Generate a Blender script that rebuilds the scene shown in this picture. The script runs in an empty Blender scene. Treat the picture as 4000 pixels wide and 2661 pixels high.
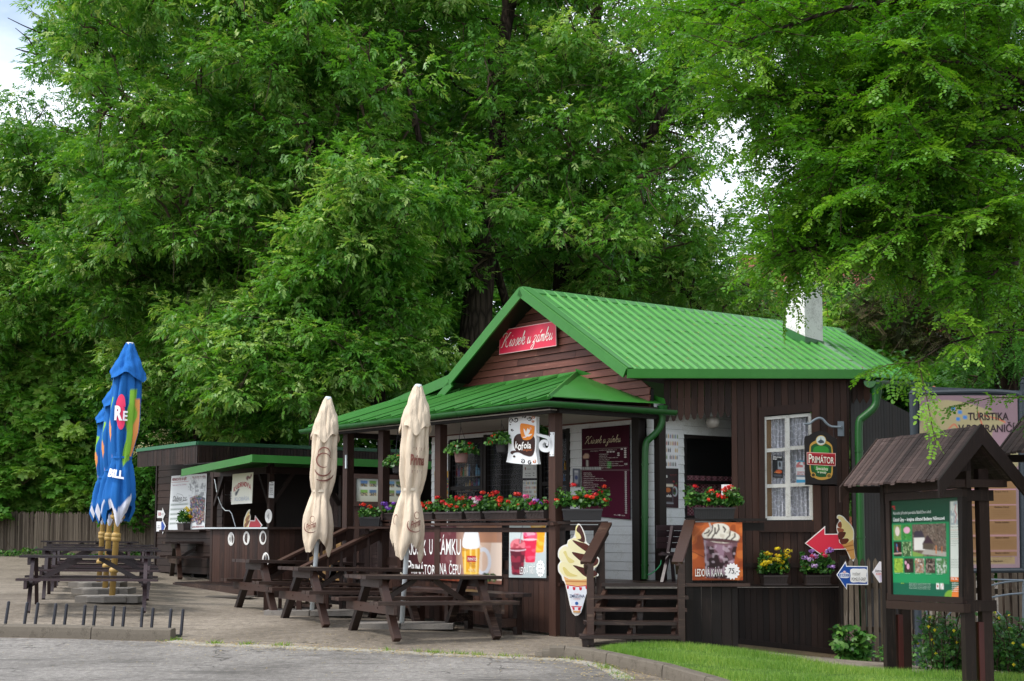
import bpy, math, random
import numpy as np
from mathutils import Vector, Matrix
rnd = random.Random(7)
SC = bpy.context.scene
COL = SC.collection
PI = math.pi
# ------------------------------------------------------------------ camera
F, CX, PPY, TH, CH = 5600.0, 2000.0, 1577.0, math.radians(5.0), 1.6
cam = bpy.data.objects.new('camera', bpy.data.cameras.new('camera'))
COL.objects.link(cam)
cam.location = (0, 0, CH)
cam.rotation_euler = (PI/2 + TH, 0, 0)
cam.data.lens = F/4000*36
cam.data.sensor_width = 36
cam.data.shift_y = (PPY-1330.5)/4000
cam.data.clip_end = 2000
SC.camera = cam
def ray(px, py):
    a = (px-CX)/F; b = -(py-PPY)/F
    return Vector((a, math.cos(TH)-math.sin(TH)*b, math.sin(TH)+math.cos(TH)*b))
CAM = Vector((0, 0, CH))
def P(px, py, Y):
    r = ray(px, py)
    return CAM + r*(Y/r.y)
def onpl(px, py, p0, n):
    r = ray(px, py)
    return CAM + r*((Vector(p0)-CAM).dot(Vector(n))/r.dot(Vector(n)))
# ------------------------------------------------------------------ ground heights (thin plate through measured spots)
_A = []
for (px, py, Y) in [(2172,2477,18),(2400,2520,16.9),(3300,2580,19.35),(2863,2535,19.1),(2863,2528,17.95),(599,2238,31),(0,2166,36),(600,2150,36.5),
                    (430,2350,21.3),(170,2372,20),(550,2392,20),(150,2440,18.6),(640,2462,18.3),(1050,2348,24.2),(1215,2395,20.3),
                    (1455,2467,17.6),(1850,2486,18.0),(1200,2425,19.2),(1540,2433,19.8),(1000,2392,20.6),(0,2495,18.2),(650,2508,17.9),
                    (2000,2563,16.3),(2225,2580,15.9),(2450,2661,14.3),(0,2661,14.2),(1200,2661,14.2),(2750,2661,14.3),(3400,2630,15.4),(3900,2640,14.6)]:
    q = P(px, py, Y); _A.append((q.x, q.y, q.z))
_A += [(-6,3,.05),(0,3,.02),(6,3,.0),(14,12,.0),(-16,14,.2),(-30,40,1.1),(-10,55,1.3),(20,45,.3),(14,26,-.1),(60,80,1),(-60,80,1.6),(0,90,1.6),(-9,24,.62),(8,34,.4),(0,30,.5)]
_A = np.array(_A)
def _U(r2): return r2*np.log(r2+1e-9)
def _tps():
    n = len(_A); d2 = ((_A[:,None,:2]-_A[None,:,:2])**2).sum(-1)
    K = _U(d2)+np.eye(n)*4.0; Q = np.c_[np.ones(n), _A[:,:2]]
    M = np.zeros((n+3, n+3)); M[:n,:n] = K; M[:n,n:] = Q; M[n:,:n] = Q.T
    return np.linalg.solve(M, np.r_[_A[:,2], 0, 0, 0])
_W = _tps()
def gza(x, y):
    x = np.asarray(x, float); y = np.asarray(y, float)
    xc = np.clip(x, -45, 45); yc = np.clip(y, 2, 90)
    s = _W[-3]+_W[-2]*xc+_W[-1]*yc
    for i in range(len(_A)):
        s = s+_W[i]*_U((xc-_A[i,0])**2+(yc-_A[i,1])**2)
    return s
def gz(x, y): return float(gza(x, y))
def G(px, py):
    Y = 18.0
    r = ray(px, py)
    lo, hi = 5.0, 70.0
    for _ in range(50):
        m = (lo+hi)/2; q = CAM+r*(m/r.y)
        if q.z > gz(q.x, q.y): lo = m
        else: hi = m
    q = CAM+r*(lo/r.y)
    return Vector((q.x, q.y, gz(q.x, q.y)))
# ------------------------------------------------------------------ materials
def lin(c):
    if isinstance(c, str):
        c = tuple(int(c[i:i+2], 16)/255 for i in (0, 2, 4))
    return tuple((v/12.92 if v <= .04045 else ((v+.055)/1.055)**2.4) for v in c)
MATS = {}
class NT:
    def __init__(s, name):
        s.m = bpy.data.materials.new(name); s.m.use_nodes = True
        s.t = s.m.node_tree; s.t.nodes.clear()
        s.out = s.n('ShaderNodeOutputMaterial')
    def n(s, k, **kw):
        x = s.t.nodes.new(k)
        for a, b in kw.items(): setattr(x, a, b)
        return x
    def l(s, a, b): s.t.links.new(a, b)
    def val(s, sock, v):
        if isinstance(v, (int, float)): sock.default_value = v
        elif isinstance(v, tuple): sock.default_value = (*v, 1) if len(v) == 3 else v
        else: s.l(v, sock)
    def mix(s, f, a, b, mode='MIX'):
        x = s.n('ShaderNodeMix', data_type='RGBA', blend_type=mode)
        s.val(x.inputs[0], f); s.val(x.inputs[6], a); s.val(x.inputs[7], b)
        return x.outputs[2]
    def math(s, op, a, b=0.0, c=None, clamp=False):
        x = s.n('ShaderNodeMath', operation=op, use_clamp=clamp)
        s.val(x.inputs[0], a); s.val(x.inputs[1], b)
        if c is not None: s.val(x.inputs[2], c)
        return x.outputs[0]
    def ramp(s, f, stops):
        x = s.n('ShaderNodeValToRGB'); s.val(x.inputs[0], f)
        e = x.color_ramp.elements
        while len(e) < len(stops): e.new(.5)
        for i, (p, c) in enumerate(stops):
            e[i].position = p; e[i].color = (*c, 1) if len(c) == 3 else c
        return x.outputs[0]
    def noise(s, scale, detail=4, rough=.6, vec=None, dist=0):
        x = s.n('ShaderNodeTexNoise'); x.inputs['Scale'].default_value = scale
        x.inputs['Detail'].default_value = detail; x.inputs['Roughness'].default_value = rough
        x.inputs['Distortion'].default_value = dist
        if vec is None: vec = s.obj()
        s.l(vec, x.inputs['Vector']); return x.outputs['Fac']
    def obj(s):
        return s.n('ShaderNodeTexCoord').outputs['Object']
    def mapv(s, scale=(1,1,1), rot=(0,0,0)):
        x = s.n('ShaderNodeMapping'); x.inputs['Scale'].default_value = scale; x.inputs['Rotation'].default_value = rot
        s.l(s.obj(), x.inputs['Vector']); return x.outputs[0]
    def attr(s, name):
        x = s.n('ShaderNodeAttribute', attribute_name=name); return x
    def bump(s, h, strength=.4, dist=.01):
        x = s.n('ShaderNodeBump'); x.inputs['Strength'].default_value = strength; x.inputs['Distance'].default_value = dist
        s.l(h, x.inputs['Height']); return x.outputs[0]
    def pbr(s, col, rough=.6, metal=0, spec=.5, normal=None, **kw):
        x = s.n('ShaderNodeBsdfPrincipled')
        s.val(x.inputs['Base Color'], col); s.val(x.inputs['Roughness'], rough)
        s.val(x.inputs['Metallic'], metal); s.val(x.inputs['Specular IOR Level'], spec)
        if normal is not None: s.l(normal, x.inputs['Normal'])
        for k, v in kw.items(): s.val(x.inputs[k], v)
        s.l(x.outputs[0], s.out.inputs[0]); return x
def reg(name, nt): MATS[name] = nt.m; return nt.m
def wood(name, c0, c1, worn=None, rough=.62, grain=(0,0,1), wornamt=.5, spec=.35):
    nt = NT(name)
    sc = tuple(2.2 if g else 38 for g in grain)
    v = nt.mapv(sc)
    g = nt.noise(1.0, 6, .65, v, 1.2)
    big = nt.noise(1.7, 3, .6)
    t = nt.attr('tint').outputs['Fac']
    f = nt.math('ADD', nt.math('MULTIPLY', g, .55), nt.math('MULTIPLY', t, .5))
    col = nt.ramp(f, [(.25, lin(c0)), (.85, lin(c1))])
    if worn:
        w = nt.ramp(nt.math('ADD', nt.math('MULTIPLY', g, .6), nt.math('MULTIPLY', big, .5)), [(.62, (0,0,0)), (.75, (1,1,1))])
        col = nt.mix(nt.math('MULTIPLY', w, wornamt), col, lin(worn))
    nt.pbr(col, nt.math('ADD', rough-.12, nt.math('MULTIPLY', big, .25)), spec=spec, normal=nt.bump(g, .35, .004))
    return reg(name, nt)
def paint(name, c, rough=.45, var=.12, spec=.5, metal=0, bump=.1, dirt=None, scale=6):
    nt = NT(name)
    n1 = nt.noise(scale, 5, .6); n2 = nt.noise(scale*9, 3, .6)
    c = lin(c)
    col = nt.mix(n1, tuple(v*(1-var) for v in c), tuple(min(1, v*(1+var)) for v in c))
    if dirt:
        col = nt.mix(nt.ramp(nt.math('ADD', nt.math('MULTIPLY', n1, .6), nt.math('MULTIPLY', n2, .4)), [(.5, (0,0,0)), (.68, (.75,.75,.75))]), col, lin(dirt))
    nt.pbr(col, nt.math('ADD', rough-.08, nt.math('MULTIPLY', n1, .16)), metal, spec, nt.bump(n2, bump, .002))
    return reg(name, nt)
wood('wood_dark', '180f0b', '33221b', '5f4a3e', wornamt=.4)
wood('wood_wall', '22140f', '493026', '70523f', wornamt=.3)
wood('wood_gable', '43251e', '824f43', 'a47f6e', grain=(1,1,0), wornamt=.55)
wood('wood_plank', '1c100d', '422c23', '85705f', rough=.42, grain=(1,0,0), wornamt=.75, spec=.5)
wood('wood_slat', '21161a', '3b2a2d', '65555a', rough=.4, grain=(1,0,0), wornamt=.45, spec=.5)
wood('wood_hut', '1b110d', '34231c', '4f3d33', grain=(1,1,0), wornamt=.35)
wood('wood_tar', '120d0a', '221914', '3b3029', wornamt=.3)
wood('wood_grey', '38312b', '70665a', 'aaa195', wornamt=.8, rough=.85, spec=.1)
wood('wood_shingle', '352826', '64514c', '8c7a74', wornamt=.6, rough=.7, grain=(1,1,0))
wood('wood_beige', '8a6a42', 'a88555', rough=.5)
paint('white_clap', 'e4e8e8', .5, .07, dirt='c2c4bc')
paint('ceiling_board', 'c8c3ba', .6, .08)
paint('white_paint', 'dcdcd6', .45, .06, dirt='9a958a', scale=9)
paint('chimney_plaster', 'f0f0ee', .8, .05, bump=.4, dirt='8f8c88', scale=5)
paint('roof_green', '307229', .42, .14, spec=.35, bump=.1, scale=3, dirt='3a7a34')
paint('roof_rib_lit', '559b49', .4, .12, spec=.5)  # lighter than the sheets: sky highlights of ribs and folds put into the colour
paint('roof_green_dark', '2e6a33', .5, .12)
paint('gutter_green', '17541d', .42, .1, spec=.5)
paint('hut_edge_green', '2c6a48', .5, .1)
paint('concrete', '8b8680', .85, .18, spec=.2, bump=.6, dirt='5b564f', scale=12)
paint('kerb_stone', '6d665c', .9, .25, spec=.15, bump=.9, dirt='3f3b33', scale=9)
paint('curb_white', 'a39f95', .85, .15, spec=.2, bump=.6, dirt='77736a', scale=7)
paint('foundation', '8a7a62', .9, .25, spec=.15, bump=1, dirt='56503f', scale=10)
paint('black_metal', '33343a', .4, .2, spec=.5, metal=.5)
paint('grey_metal', '7c8790', .4, .08, metal=.3)
paint('blue_grey_metal', '2c363f', .65, .1)
paint('white_metal', 'cfd8dc', .35, .05)
paint('brass_paint', 'b0904e', .45, .15, dirt='8a7444')
paint('dark_red_plastic', '4a1c18', .5, .1)
paint('planter_brown', '3b3230', .5, .12)
paint('planter_dark', '2b2a2c', .5, .12)
paint('planter_terracotta', '8f6f68', .6, .1)
paint('black', '050505', .6, .1)
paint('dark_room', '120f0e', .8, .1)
paint('canvas_cream', 'd8c8b2', .85, .06, spec=.15, bump=.15, scale=4)
paint('canvas_blue', '2a6cb8', .8, .08, spec=.2, bump=.1)
paint('canvas_white', 'd8dbe4', .8, .04, spec=.2)
paint('rope_cream', 'd8ccb8', .9, .05)
paint('curtain_white', 'b9bcc8', .9, .12, spec=.1, scale=20)
paint('salmon_wall', 'd58a6c', .9, .06, spec=.1)
paint('tile_red', '8a4a38', .8, .15)
paint('mat_grey', '5b544c', .9, .15)
paint('soil', '3a2d22', .95, .2)
paint('hose_green', '2f8a5a', .4)
paint('bark', '4a3f36', .95, .3, spec=.1, bump=1, dirt='2a2420', scale=7)
paint('twig', '4a4034', .9, .25, spec=.1, bump=.3)
for nm_, c_ in (('canvas_cream', 'd8c8b2'), ('canvas_blue', '2a6cb8')):
    nt = NT(nm_); v = nt.mapv((26, 26, 4)); w1 = nt.noise(1.0, 4, .6, v, 1.5); w2 = nt.noise(5, 4, .6)
    nt.pbr(nt.mix(nt.ramp(w2, [(.45, (0,0,0)), (.75, (.35,.35,.35))]), lin(c_), tuple(q*.62 for q in lin(c_))), .9, 0, .1, nt.bump(w1, .8, .02)); reg(nm_, nt)
# printed colours (attribute Col holds the ink itself)
for nm, rg, sp in (('print', .38, .35), ('print_matt', .8, .15)):
    nt = NT(nm); nt.pbr(nt.attr('Col').outputs['Color'], rg, 0, sp); reg(nm, nt)
# bark with furrows
nt = NT('bark_ash'); v = nt.mapv((5, 5, .9)); g = nt.noise(2.2, 6, .7, v, .8)
vo = nt.n('ShaderNodeTexVoronoi', feature='DISTANCE_TO_EDGE'); vo.inputs['Scale'].default_value = 2.4; nt.l(nt.mapv((4, 4, .8)), vo.inputs['Vector'])
h = nt.math('ADD', nt.math('MULTIPLY', vo.outputs['Distance'], 1.6), nt.math('MULTIPLY', g, .5))
nt.pbr(nt.ramp(h, [(.15, lin('15110f')), (.75, lin('453b34'))]), .95, spec=.1, normal=nt.bump(h, 1, .05)); reg('bark_ash', nt)
# glass
nt = NT('glass'); nt.pbr((.02, .022, .022), .06, 0, .6, Alpha=.10); reg('glass', nt)
nt = NT('lamp_glass'); nt.pbr(lin('a9a49c'), .2, 0, .6); reg('lamp_glass', nt)
# asphalt
def asphalt(name, c0, c1, c2, sc):
    nt = NT(name); vec = nt.n('ShaderNodeNewGeometry').outputs['Position']
    a = nt.noise(90, 2, .7, vec); b = nt.noise(.55, 5, .6, vec); c = nt.noise(14, 4, .7, vec)
    st = nt.n('ShaderNodeMapping'); st.inputs['Scale'].default_value = (.35, 2.2, 1); nt.l(vec, st.inputs['Vector'])
    d = nt.noise(2.4, 5, .7, st.outputs[0])
    col = nt.ramp(nt.math('ADD', nt.math('MULTIPLY', a, .5), nt.math('MULTIPLY', c, .5)), [(.36, lin(c0)), (.54, lin(c1)), (.7, lin(c2))])
    col = nt.mix(nt.ramp(b, [(.4, (0,0,0)), (.65, (.45,.45,.45))]), col, lin(c0), 'MULTIPLY')
    col = nt.mix(nt.ramp(d, [(.55, (0,0,0)), (.68, (.7,.7,.7))]), col, tuple(v*.6 for v in lin(c0)))
    vo = nt.n('ShaderNodeTexVoronoi'); vo.inputs['Scale'].default_value = sc; nt.l(vec, vo.inputs['Vector'])
    pt = nt.ramp(vo.outputs['Distance'], [(.06, (1,1,1)), (.13, (0,0,0))])
    pt = nt.math('MULTIPLY', pt, nt.ramp(nt.noise(.9, 3, .6, vec), [(.42, (0,0,0)), (.62, (1,1,1))]))
    col = nt.mix(nt.math('MULTIPLY', pt, .6), col, lin('b39a5e'))
    vc = nt.n('ShaderNodeTexVoronoi', feature='DISTANCE_TO_EDGE'); vc.inputs['Scale'].default_value = .45
    wv = nt.n('ShaderNodeVectorMath', operation='ADD'); nt.l(vec, wv.inputs[0]); nz = nt.n('ShaderNodeTexNoise'); nz.inputs['Scale'].default_value = 2.5; nz.inputs['Detail'].default_value = 6; nt.l(vec, nz.inputs['Vector']); nt.l(nz.outputs['Color'], wv.inputs[1]); nt.l(wv.outputs[0], vc.inputs['Vector'])
    cr = nt.math('MULTIPLY', nt.ramp(vc.outputs['Distance'], [(.003, (1,1,1)), (.012, (0,0,0))]), nt.ramp(nt.noise(.5, 2, .5, vec), [(.46, (0,0,0)), (.56, (.75,.75,.75))]))
    col = nt.mix(cr, col, tuple(v*.3 for v in lin(c0)))
    spt = nt.ramp(nt.noise(1.6, 5, .7, vec), [(.6, (0,0,0)), (.7, (.5,.5,.5))]); col = nt.mix(spt, col, tuple(v*.5 for v in lin(c0)))
    nt.pbr(col, .9, spec=.2, normal=nt.bump(a, .5, .006)); return reg(name, nt)
asphalt('asphalt_patio', '6f675c', '91877a', 'aea495', 9)
asphalt('asphalt_road', '66635f', '8b8782', 'b0aca6', 11)
def leafmat(name, c0, c1, c2, trans=.35, gloss=.42):
    nt = NT(name)
    t = nt.attr('tint').outputs['Fac']
    col = nt.ramp(t, [(0, lin(c0)), (.55, lin(c1)), (1, lin(c2))])
    x = nt.n('ShaderNodeBsdfPrincipled'); nt.l(col, x.inputs['Base Color']); x.inputs['Roughness'].default_value = gloss
    x.inputs['Specular IOR Level'].default_value = .45
    y = nt.n('ShaderNodeBsdfTranslucent'); nt.l(nt.mix(1.0, col, (1.0, 1.0, .35), 'MULTIPLY'), y.inputs['Color'])
    m = nt.n('ShaderNodeMixShader'); m.inputs[0].default_value = trans
    nt.l(x.outputs[0], m.inputs[1]); nt.l(y.outputs[0], m.inputs[2]); nt.l(m.outputs[0], nt.out.inputs[0])
    return reg(name, nt)
leafmat('leaf_ash', '3a7228', '68a03c', 'bcd484', .46, .36)
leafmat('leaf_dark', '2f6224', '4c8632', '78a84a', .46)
leafmat('leaf_bush', '4c8a36', '7cba4c', 'b4d874', .5)
leafmat('leaf_robinia', '33661a', '5c9426', '94c044', .46, .4)
leafmat('leaf_spruce', '1d2b14', '34441e', '5a5230', .1, .7)
leafmat('leaf_geranium', '22501c', '40742c', '72a046', .3)
leafmat('grass_blade', '4c7c28', '7aa440', 'b0c464', .35)
leafmat('petal', '808080', 'ffffff', 'ffffff', .25)
nt = NT('lawn_soil'); nt.pbr(nt.ramp(nt.noise(5, 5), [(.35, lin('3c5a22')), (.65, lin('5c7a34'))]), .95, spec=.1); reg('lawn_soil', nt)
nt = NT('blossom'); c = nt.attr('Col').outputs['Color']
x = nt.n('ShaderNodeBsdfPrincipled'); nt.l(c, x.inputs['Base Color']); x.inputs['Roughness'].default_value = .6
y = nt.n('ShaderNodeBsdfTranslucent'); nt.l(c, y.inputs['Color']); m = nt.n('ShaderNodeMixShader'); m.inputs[0].default_value = .3
nt.l(x.outputs[0], m.inputs[1]); nt.l(y.outputs[0], m.inputs[2]); nt.l(m.outputs[0], nt.out.inputs[0]); reg('blossom', nt)
# ------------------------------------------------------------------ object helpers
def tag(o, label=None, cat=None, group=None, kind=None):
    if label: o['label'] = label
    if cat: o['category'] = cat
    if group: o['group'] = group
    if kind: o['kind'] = kind
    return o
def thing(name, label, cat, loc=(0, 0, 0), rz=0, group=None):
    o = bpy.data.objects.new(name, None); COL.objects.link(o)
    o.location = loc; o.rotation_euler = (0, 0, rz); o.empty_display_size = .2
    tag(o, label, cat, group); return o
def kids(o): return [c for c in bpy.data.objects if c.parent == o]
def copy_tree(o, parent=None):
    c = o.copy(); COL.objects.link(c); c.parent = parent
    for ch in kids(o): copy_tree(ch, c)
    return c
def wloc(o):
    v = Vector((0, 0, 0))
    while o is not None: v = v + o.location; o = o.parent
    return v
class MB:
    """collects shapes in world metres and links them as ONE mesh"""
    def __init__(s): s.v = []; s.f = []; s.t = []; s.c = []; s.sm = False
    def add(s, vs, fs, tint=None, col=None):
        b = len(s.v); t = rnd.random() if tint is None else tint
        s.v += [tuple(q) for q in vs]; s.t += [t]*len(vs); s.c += [col or (.5, .5, .5)]*len(vs)
        s.f += [tuple(b+i for i in f) for f in fs]; return s
    def box8(s, p, tint=None, col=None):   # p: bottom 4 (ccw) then top 4
        return s.add(p, [(3,2,1,0), (4,5,6,7), (0,1,5,4), (1,2,6,5), (2,3,7,6), (3,0,4,7)], tint, col)
    def box(s, c, sz, ux=(1,0,0), uy=(0,1,0), uz=(0,0,1), tint=None, col=None):
        c, ux, uy, uz = Vector(c), Vector(ux)*sz[0]/2, Vector(uy)*sz[1]/2, Vector(uz)*sz[2]/2
        return s.box8([c-ux-uy-uz, c+ux-uy-uz, c+ux+uy-uz, c-ux+uy-uz, c-ux-uy+uz, c+ux-uy+uz, c+ux+uy+uz, c-ux+uy+uz], tint, col)
    def beam(s, a, b, w, h, up=(0, 0, 1), tint=None, col=None):
        a, b = Vector(a), Vector(b); d = (b-a); L = d.length; d.normalize()
        up = Vector(up); sx = d.cross(up)
        if sx.length < 1e-4: sx = d.cross(Vector((1, 0, 0)))
        sx.normalize(); u = sx.cross(d)
        return s.box((a+b)/2, (L, w, h), d, -sx, u, tint, col)
    def slab(s, quad, off, tint=None, col=None):    # quad of 4 pts extruded by vector off
        q = [Vector(x) for x in quad]; off = Vector(off)
        n = (q[1]-q[0]).cross(q[2]-q[0])
        if n.dot(off) < 0: q = q[::-1]
        return s.box8(q+[x+off for x in q], tint, col)
    def prism(s, pts, off, tint=None, col=None):
        q = [Vector(x) for x in pts]; off = Vector(off); n = len(q)
        nn = Vector((0, 0, 0))
        for i in range(n): nn += q[i].cross(q[(i+1) % n])
        if nn.dot(off) < 0: q = q[::-1]
        fs = [tuple(range(n-1, -1, -1)), tuple(range(n, 2*n))]+[(i, (i+1) % n, n+(i+1) % n, n+i) for i in range(n)]
        return s.add(q+[x+off for x in q], fs, tint, col)
    def tube(s, pts, r, n=8, cap=True, tint=None, col=None, squash=None):
        pts = [Vector(p) for p in pts]; k = len(pts)
        rr = r if isinstance(r, (list, tuple)) else [r]*k
        vs = []; ref = None
        for i in range(k):
            d = (pts[min(i+1, k-1)]-pts[max(i-1, 0)])
            if d.length < 1e-7: d = Vector((0, 0, 1))
            d.normalize()
            if ref is None:
                ref = d.cross(Vector((0, 0, 1)))
                if ref.length < .1: ref = d.cross(Vector((0, 1, 0)))
            ref = ref-d*ref.dot(d)
            if ref.length < 1e-5: ref = d.orthogonal()
            ref.normalize(); w = d.cross(ref)
            for j in range(n):
                a = 2*PI*j/n; vs.append(pts[i]+(ref*math.cos(a)+w*math.sin(a))*rr[i])
        fs = [(i*n+j, i*n+(j+1) % n, (i+1)*n+(j+1) % n, (i+1)*n+j) for i in range(k-1) for j in range(n)]
        if cap: fs += [tuple(range(n-1, -1, -1)), tuple((k-1)*n+j for j in range(n))]
        return s.add(vs, fs, tint, col)
    def lathe(s, c, prof, n=20, tint=None, col=None, up=(0, 0, 1)):
        c = Vector(c); up = Vector(up).normalized(); a1 = up.orthogonal().normalized(); a2 = up.cross(a1); vs = []
        for (r, z) in prof:
            for j in range(n):
                a = 2*PI*j/n; vs.append(c+(a1*math.cos(a)+a2*math.sin(a))*r+up*z)
        k = len(prof)
        fs = [(i*n+j, i*n+(j+1) % n, (i+1)*n+(j+1) % n, (i+1)*n+j) for i in range(k-1) for j in range(n)]
        fs += [tuple(range(n-1, -1, -1)), tuple((k-1)*n+j for j in range(n))]
        return s.add(vs, fs, tint, col)
    def grid(s, P2, tint=None, col=None, close=False):   # P2: rows of points
        R, Cn = len(P2), len(P2[0])
        fs = []
        for i in range(R-1):
            for j in range(Cn if close else Cn-1):
                j2 = (j+1) % Cn; fs.append((i*Cn+j, i*Cn+j2, (i+1)*Cn+j2, (i+1)*Cn+j))
        return s.add([p for r_ in P2 for p in r_], fs, tint, col)
    def build(s, name, mat, parent=None, smooth=False, loc=None, label=None, kind=None, tagd=None, local=False):
        me = bpy.data.meshes.new(name)
        o = bpy.data.objects.new(name, me); COL.objects.link(o)
        if parent is not None: o.parent = parent; base = wloc(parent)
        else:
            if loc is None and s.v:
                a = np.array(s.v); base = Vector(((a[:,0].min()+a[:,0].max())/2, (a[:,1].min()+a[:,1].max())/2, a[:,2].min()))
            else: base = Vector(loc or (0, 0, 0))
            o.location = base
        if local: base = Vector((0, 0, 0))
        me.from_pydata([(x-base.x, y-base.y, z-base.z) for x, y, z in s.v], [], s.f)
        at = me.attributes.new('tint', 'FLOAT', 'POINT'); at.data.foreach_set('value', np.array(s.t, np.float32))
        c = np.ones((len(s.v), 4), np.float32); c[:, :3] = np.array(s.c, np.float32).reshape(-1, 3)
        at = me.attributes.new('Col', 'FLOAT_COLOR', 'POINT'); at.data.foreach_set('color', c.ravel())
        me.materials.append(MATS[mat])
        if smooth: me.polygons.foreach_set('use_smooth', [True]*len(me.polygons))
        me.update()
        if label: o['label'] = label
        if kind: o['kind'] = kind
        if tagd: tag(o, *tagd)
        return o
def npmesh(name, verts, k, mat, parent=None, tint=None, col=None, loc=None, smooth=False):
    """verts (N*k,3) polygons of k corners"""
    base = wloc(parent) if parent is not None else Vector(loc or (0, 0, 0))
    verts = np.asarray(verts, np.float32)-np.array(base, np.float32)
    nv = len(verts); nf = nv//k
    me = bpy.data.meshes.new(name); me.vertices.add(nv); me.vertices.foreach_set('co', verts.ravel())
    me.loops.add(nv); me.loops.foreach_set('vertex_index', np.arange(nv, dtype=np.int32))
    me.polygons.add(nf); me.polygons.foreach_set('loop_start', np.arange(0, nv, k, dtype=np.int32))
    try: me.polygons.foreach_set('loop_total', np.full(nf, k, dtype=np.int32))
    except Exception: pass
    me.update(calc_edges=True)
    if tint is not None:
        at = me.attributes.new('tint', 'FLOAT', 'FACE'); at.data.foreach_set('value', np.asarray(tint, np.float32))
    if col is not None:
        at = me.attributes.new('Col', 'FLOAT_COLOR', 'FACE'); c = np.ones((nf, 4), np.float32); c[:, :3] = col
        at.data.foreach_set('color', c.ravel())
    me.materials.append(MATS[mat])
    o = bpy.data.objects.new(name, me); COL.objects.link(o)
    if parent is not None: o.parent = parent
    else: o.location = base
    return o
# ------------------------------------------------------------------ text
_TX = {}
def textmesh(body, bold=0.0, shear=0.0):
    key = (body, bold, shear)
    if key in _TX: return _TX[key]
    cu = bpy.data.curves.new('t', 'FONT'); cu.body = body; cu.size = 1; cu.offset = bold; cu.shear = shear
    cu.resolution_u = 3; cu.fill_mode = 'BOTH'
    ob = bpy.data.objects.new('t', cu); COL.objects.link(ob)
    me = bpy.data.meshes.new_from_object(ob)
    v = np.array([q.co[:2] for q in me.vertices]); f = [tuple(p.vertices) for p in me.polygons]
    bpy.data.objects.remove(ob); bpy.data.meshes.remove(me); bpy.data.curves.remove(cu)
    if len(v):
        mn, mx = v.min(0), v.max(0); asp = (mx[0]-mn[0])/max(1e-6, mx[1]-mn[1]); v = (v-mn)/(mx-mn)
    else: asp = 1
    _TX[key] = (v, f, asp); return _TX[key]
class Quad:
    """a planar-ish panel: canvas coordinates x 0..asp rightwards, y 0..1 downwards"""
    def __init__(s, TL, TR, BR, BL):
        s.p = [Vector(q) for q in (TL, TR, BR, BL)]
        s.n = (s.p[1]-s.p[0]).cross(s.p[3]-s.p[0]).normalized()*-1
        if s.n.dot(CAM-s.p[0]) < 0: s.n = -s.n
        s.w = ((s.p[1]-s.p[0]).length+(s.p[2]-s.p[3]).length)/2; s.h = ((s.p[3]-s.p[0]).length+(s.p[2]-s.p[1]).length)/2
        s.asp = s.w/s.h
    def at(s, u, v, off=0):
        a, b, c, d = s.p
        return (a*(1-u)+b*u)*(1-v)+(d*(1-u)+c*u)*v+s.n*off
def put_text(mb, q, items, off=.004):
    """items: (text, x0, y0, x1, y1, colour, bold, shear) in 0..1 panel units; x1 None keeps the natural width"""
    for it in items:
        tx, x0, y0, x1, y1, c = it[:6]; b = it[6] if len(it) > 6 else 0; sh = it[7] if len(it) > 7 else 0
        v, f, asp = textmesh(tx, b, sh)
        if not len(v): continue
        if x1 is None: x1 = x0+(y1-y0)*asp/q.asp*(it[8] if len(it) > 8 else 1)
        rot = it[9] if len(it) > 9 else 0
        mb.add([q.at(x0+(x1-x0)*a, y1+(y0-y1)*bb+rot*(a-.5), off) for a, bb in v], f, col=lin(c))
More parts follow.
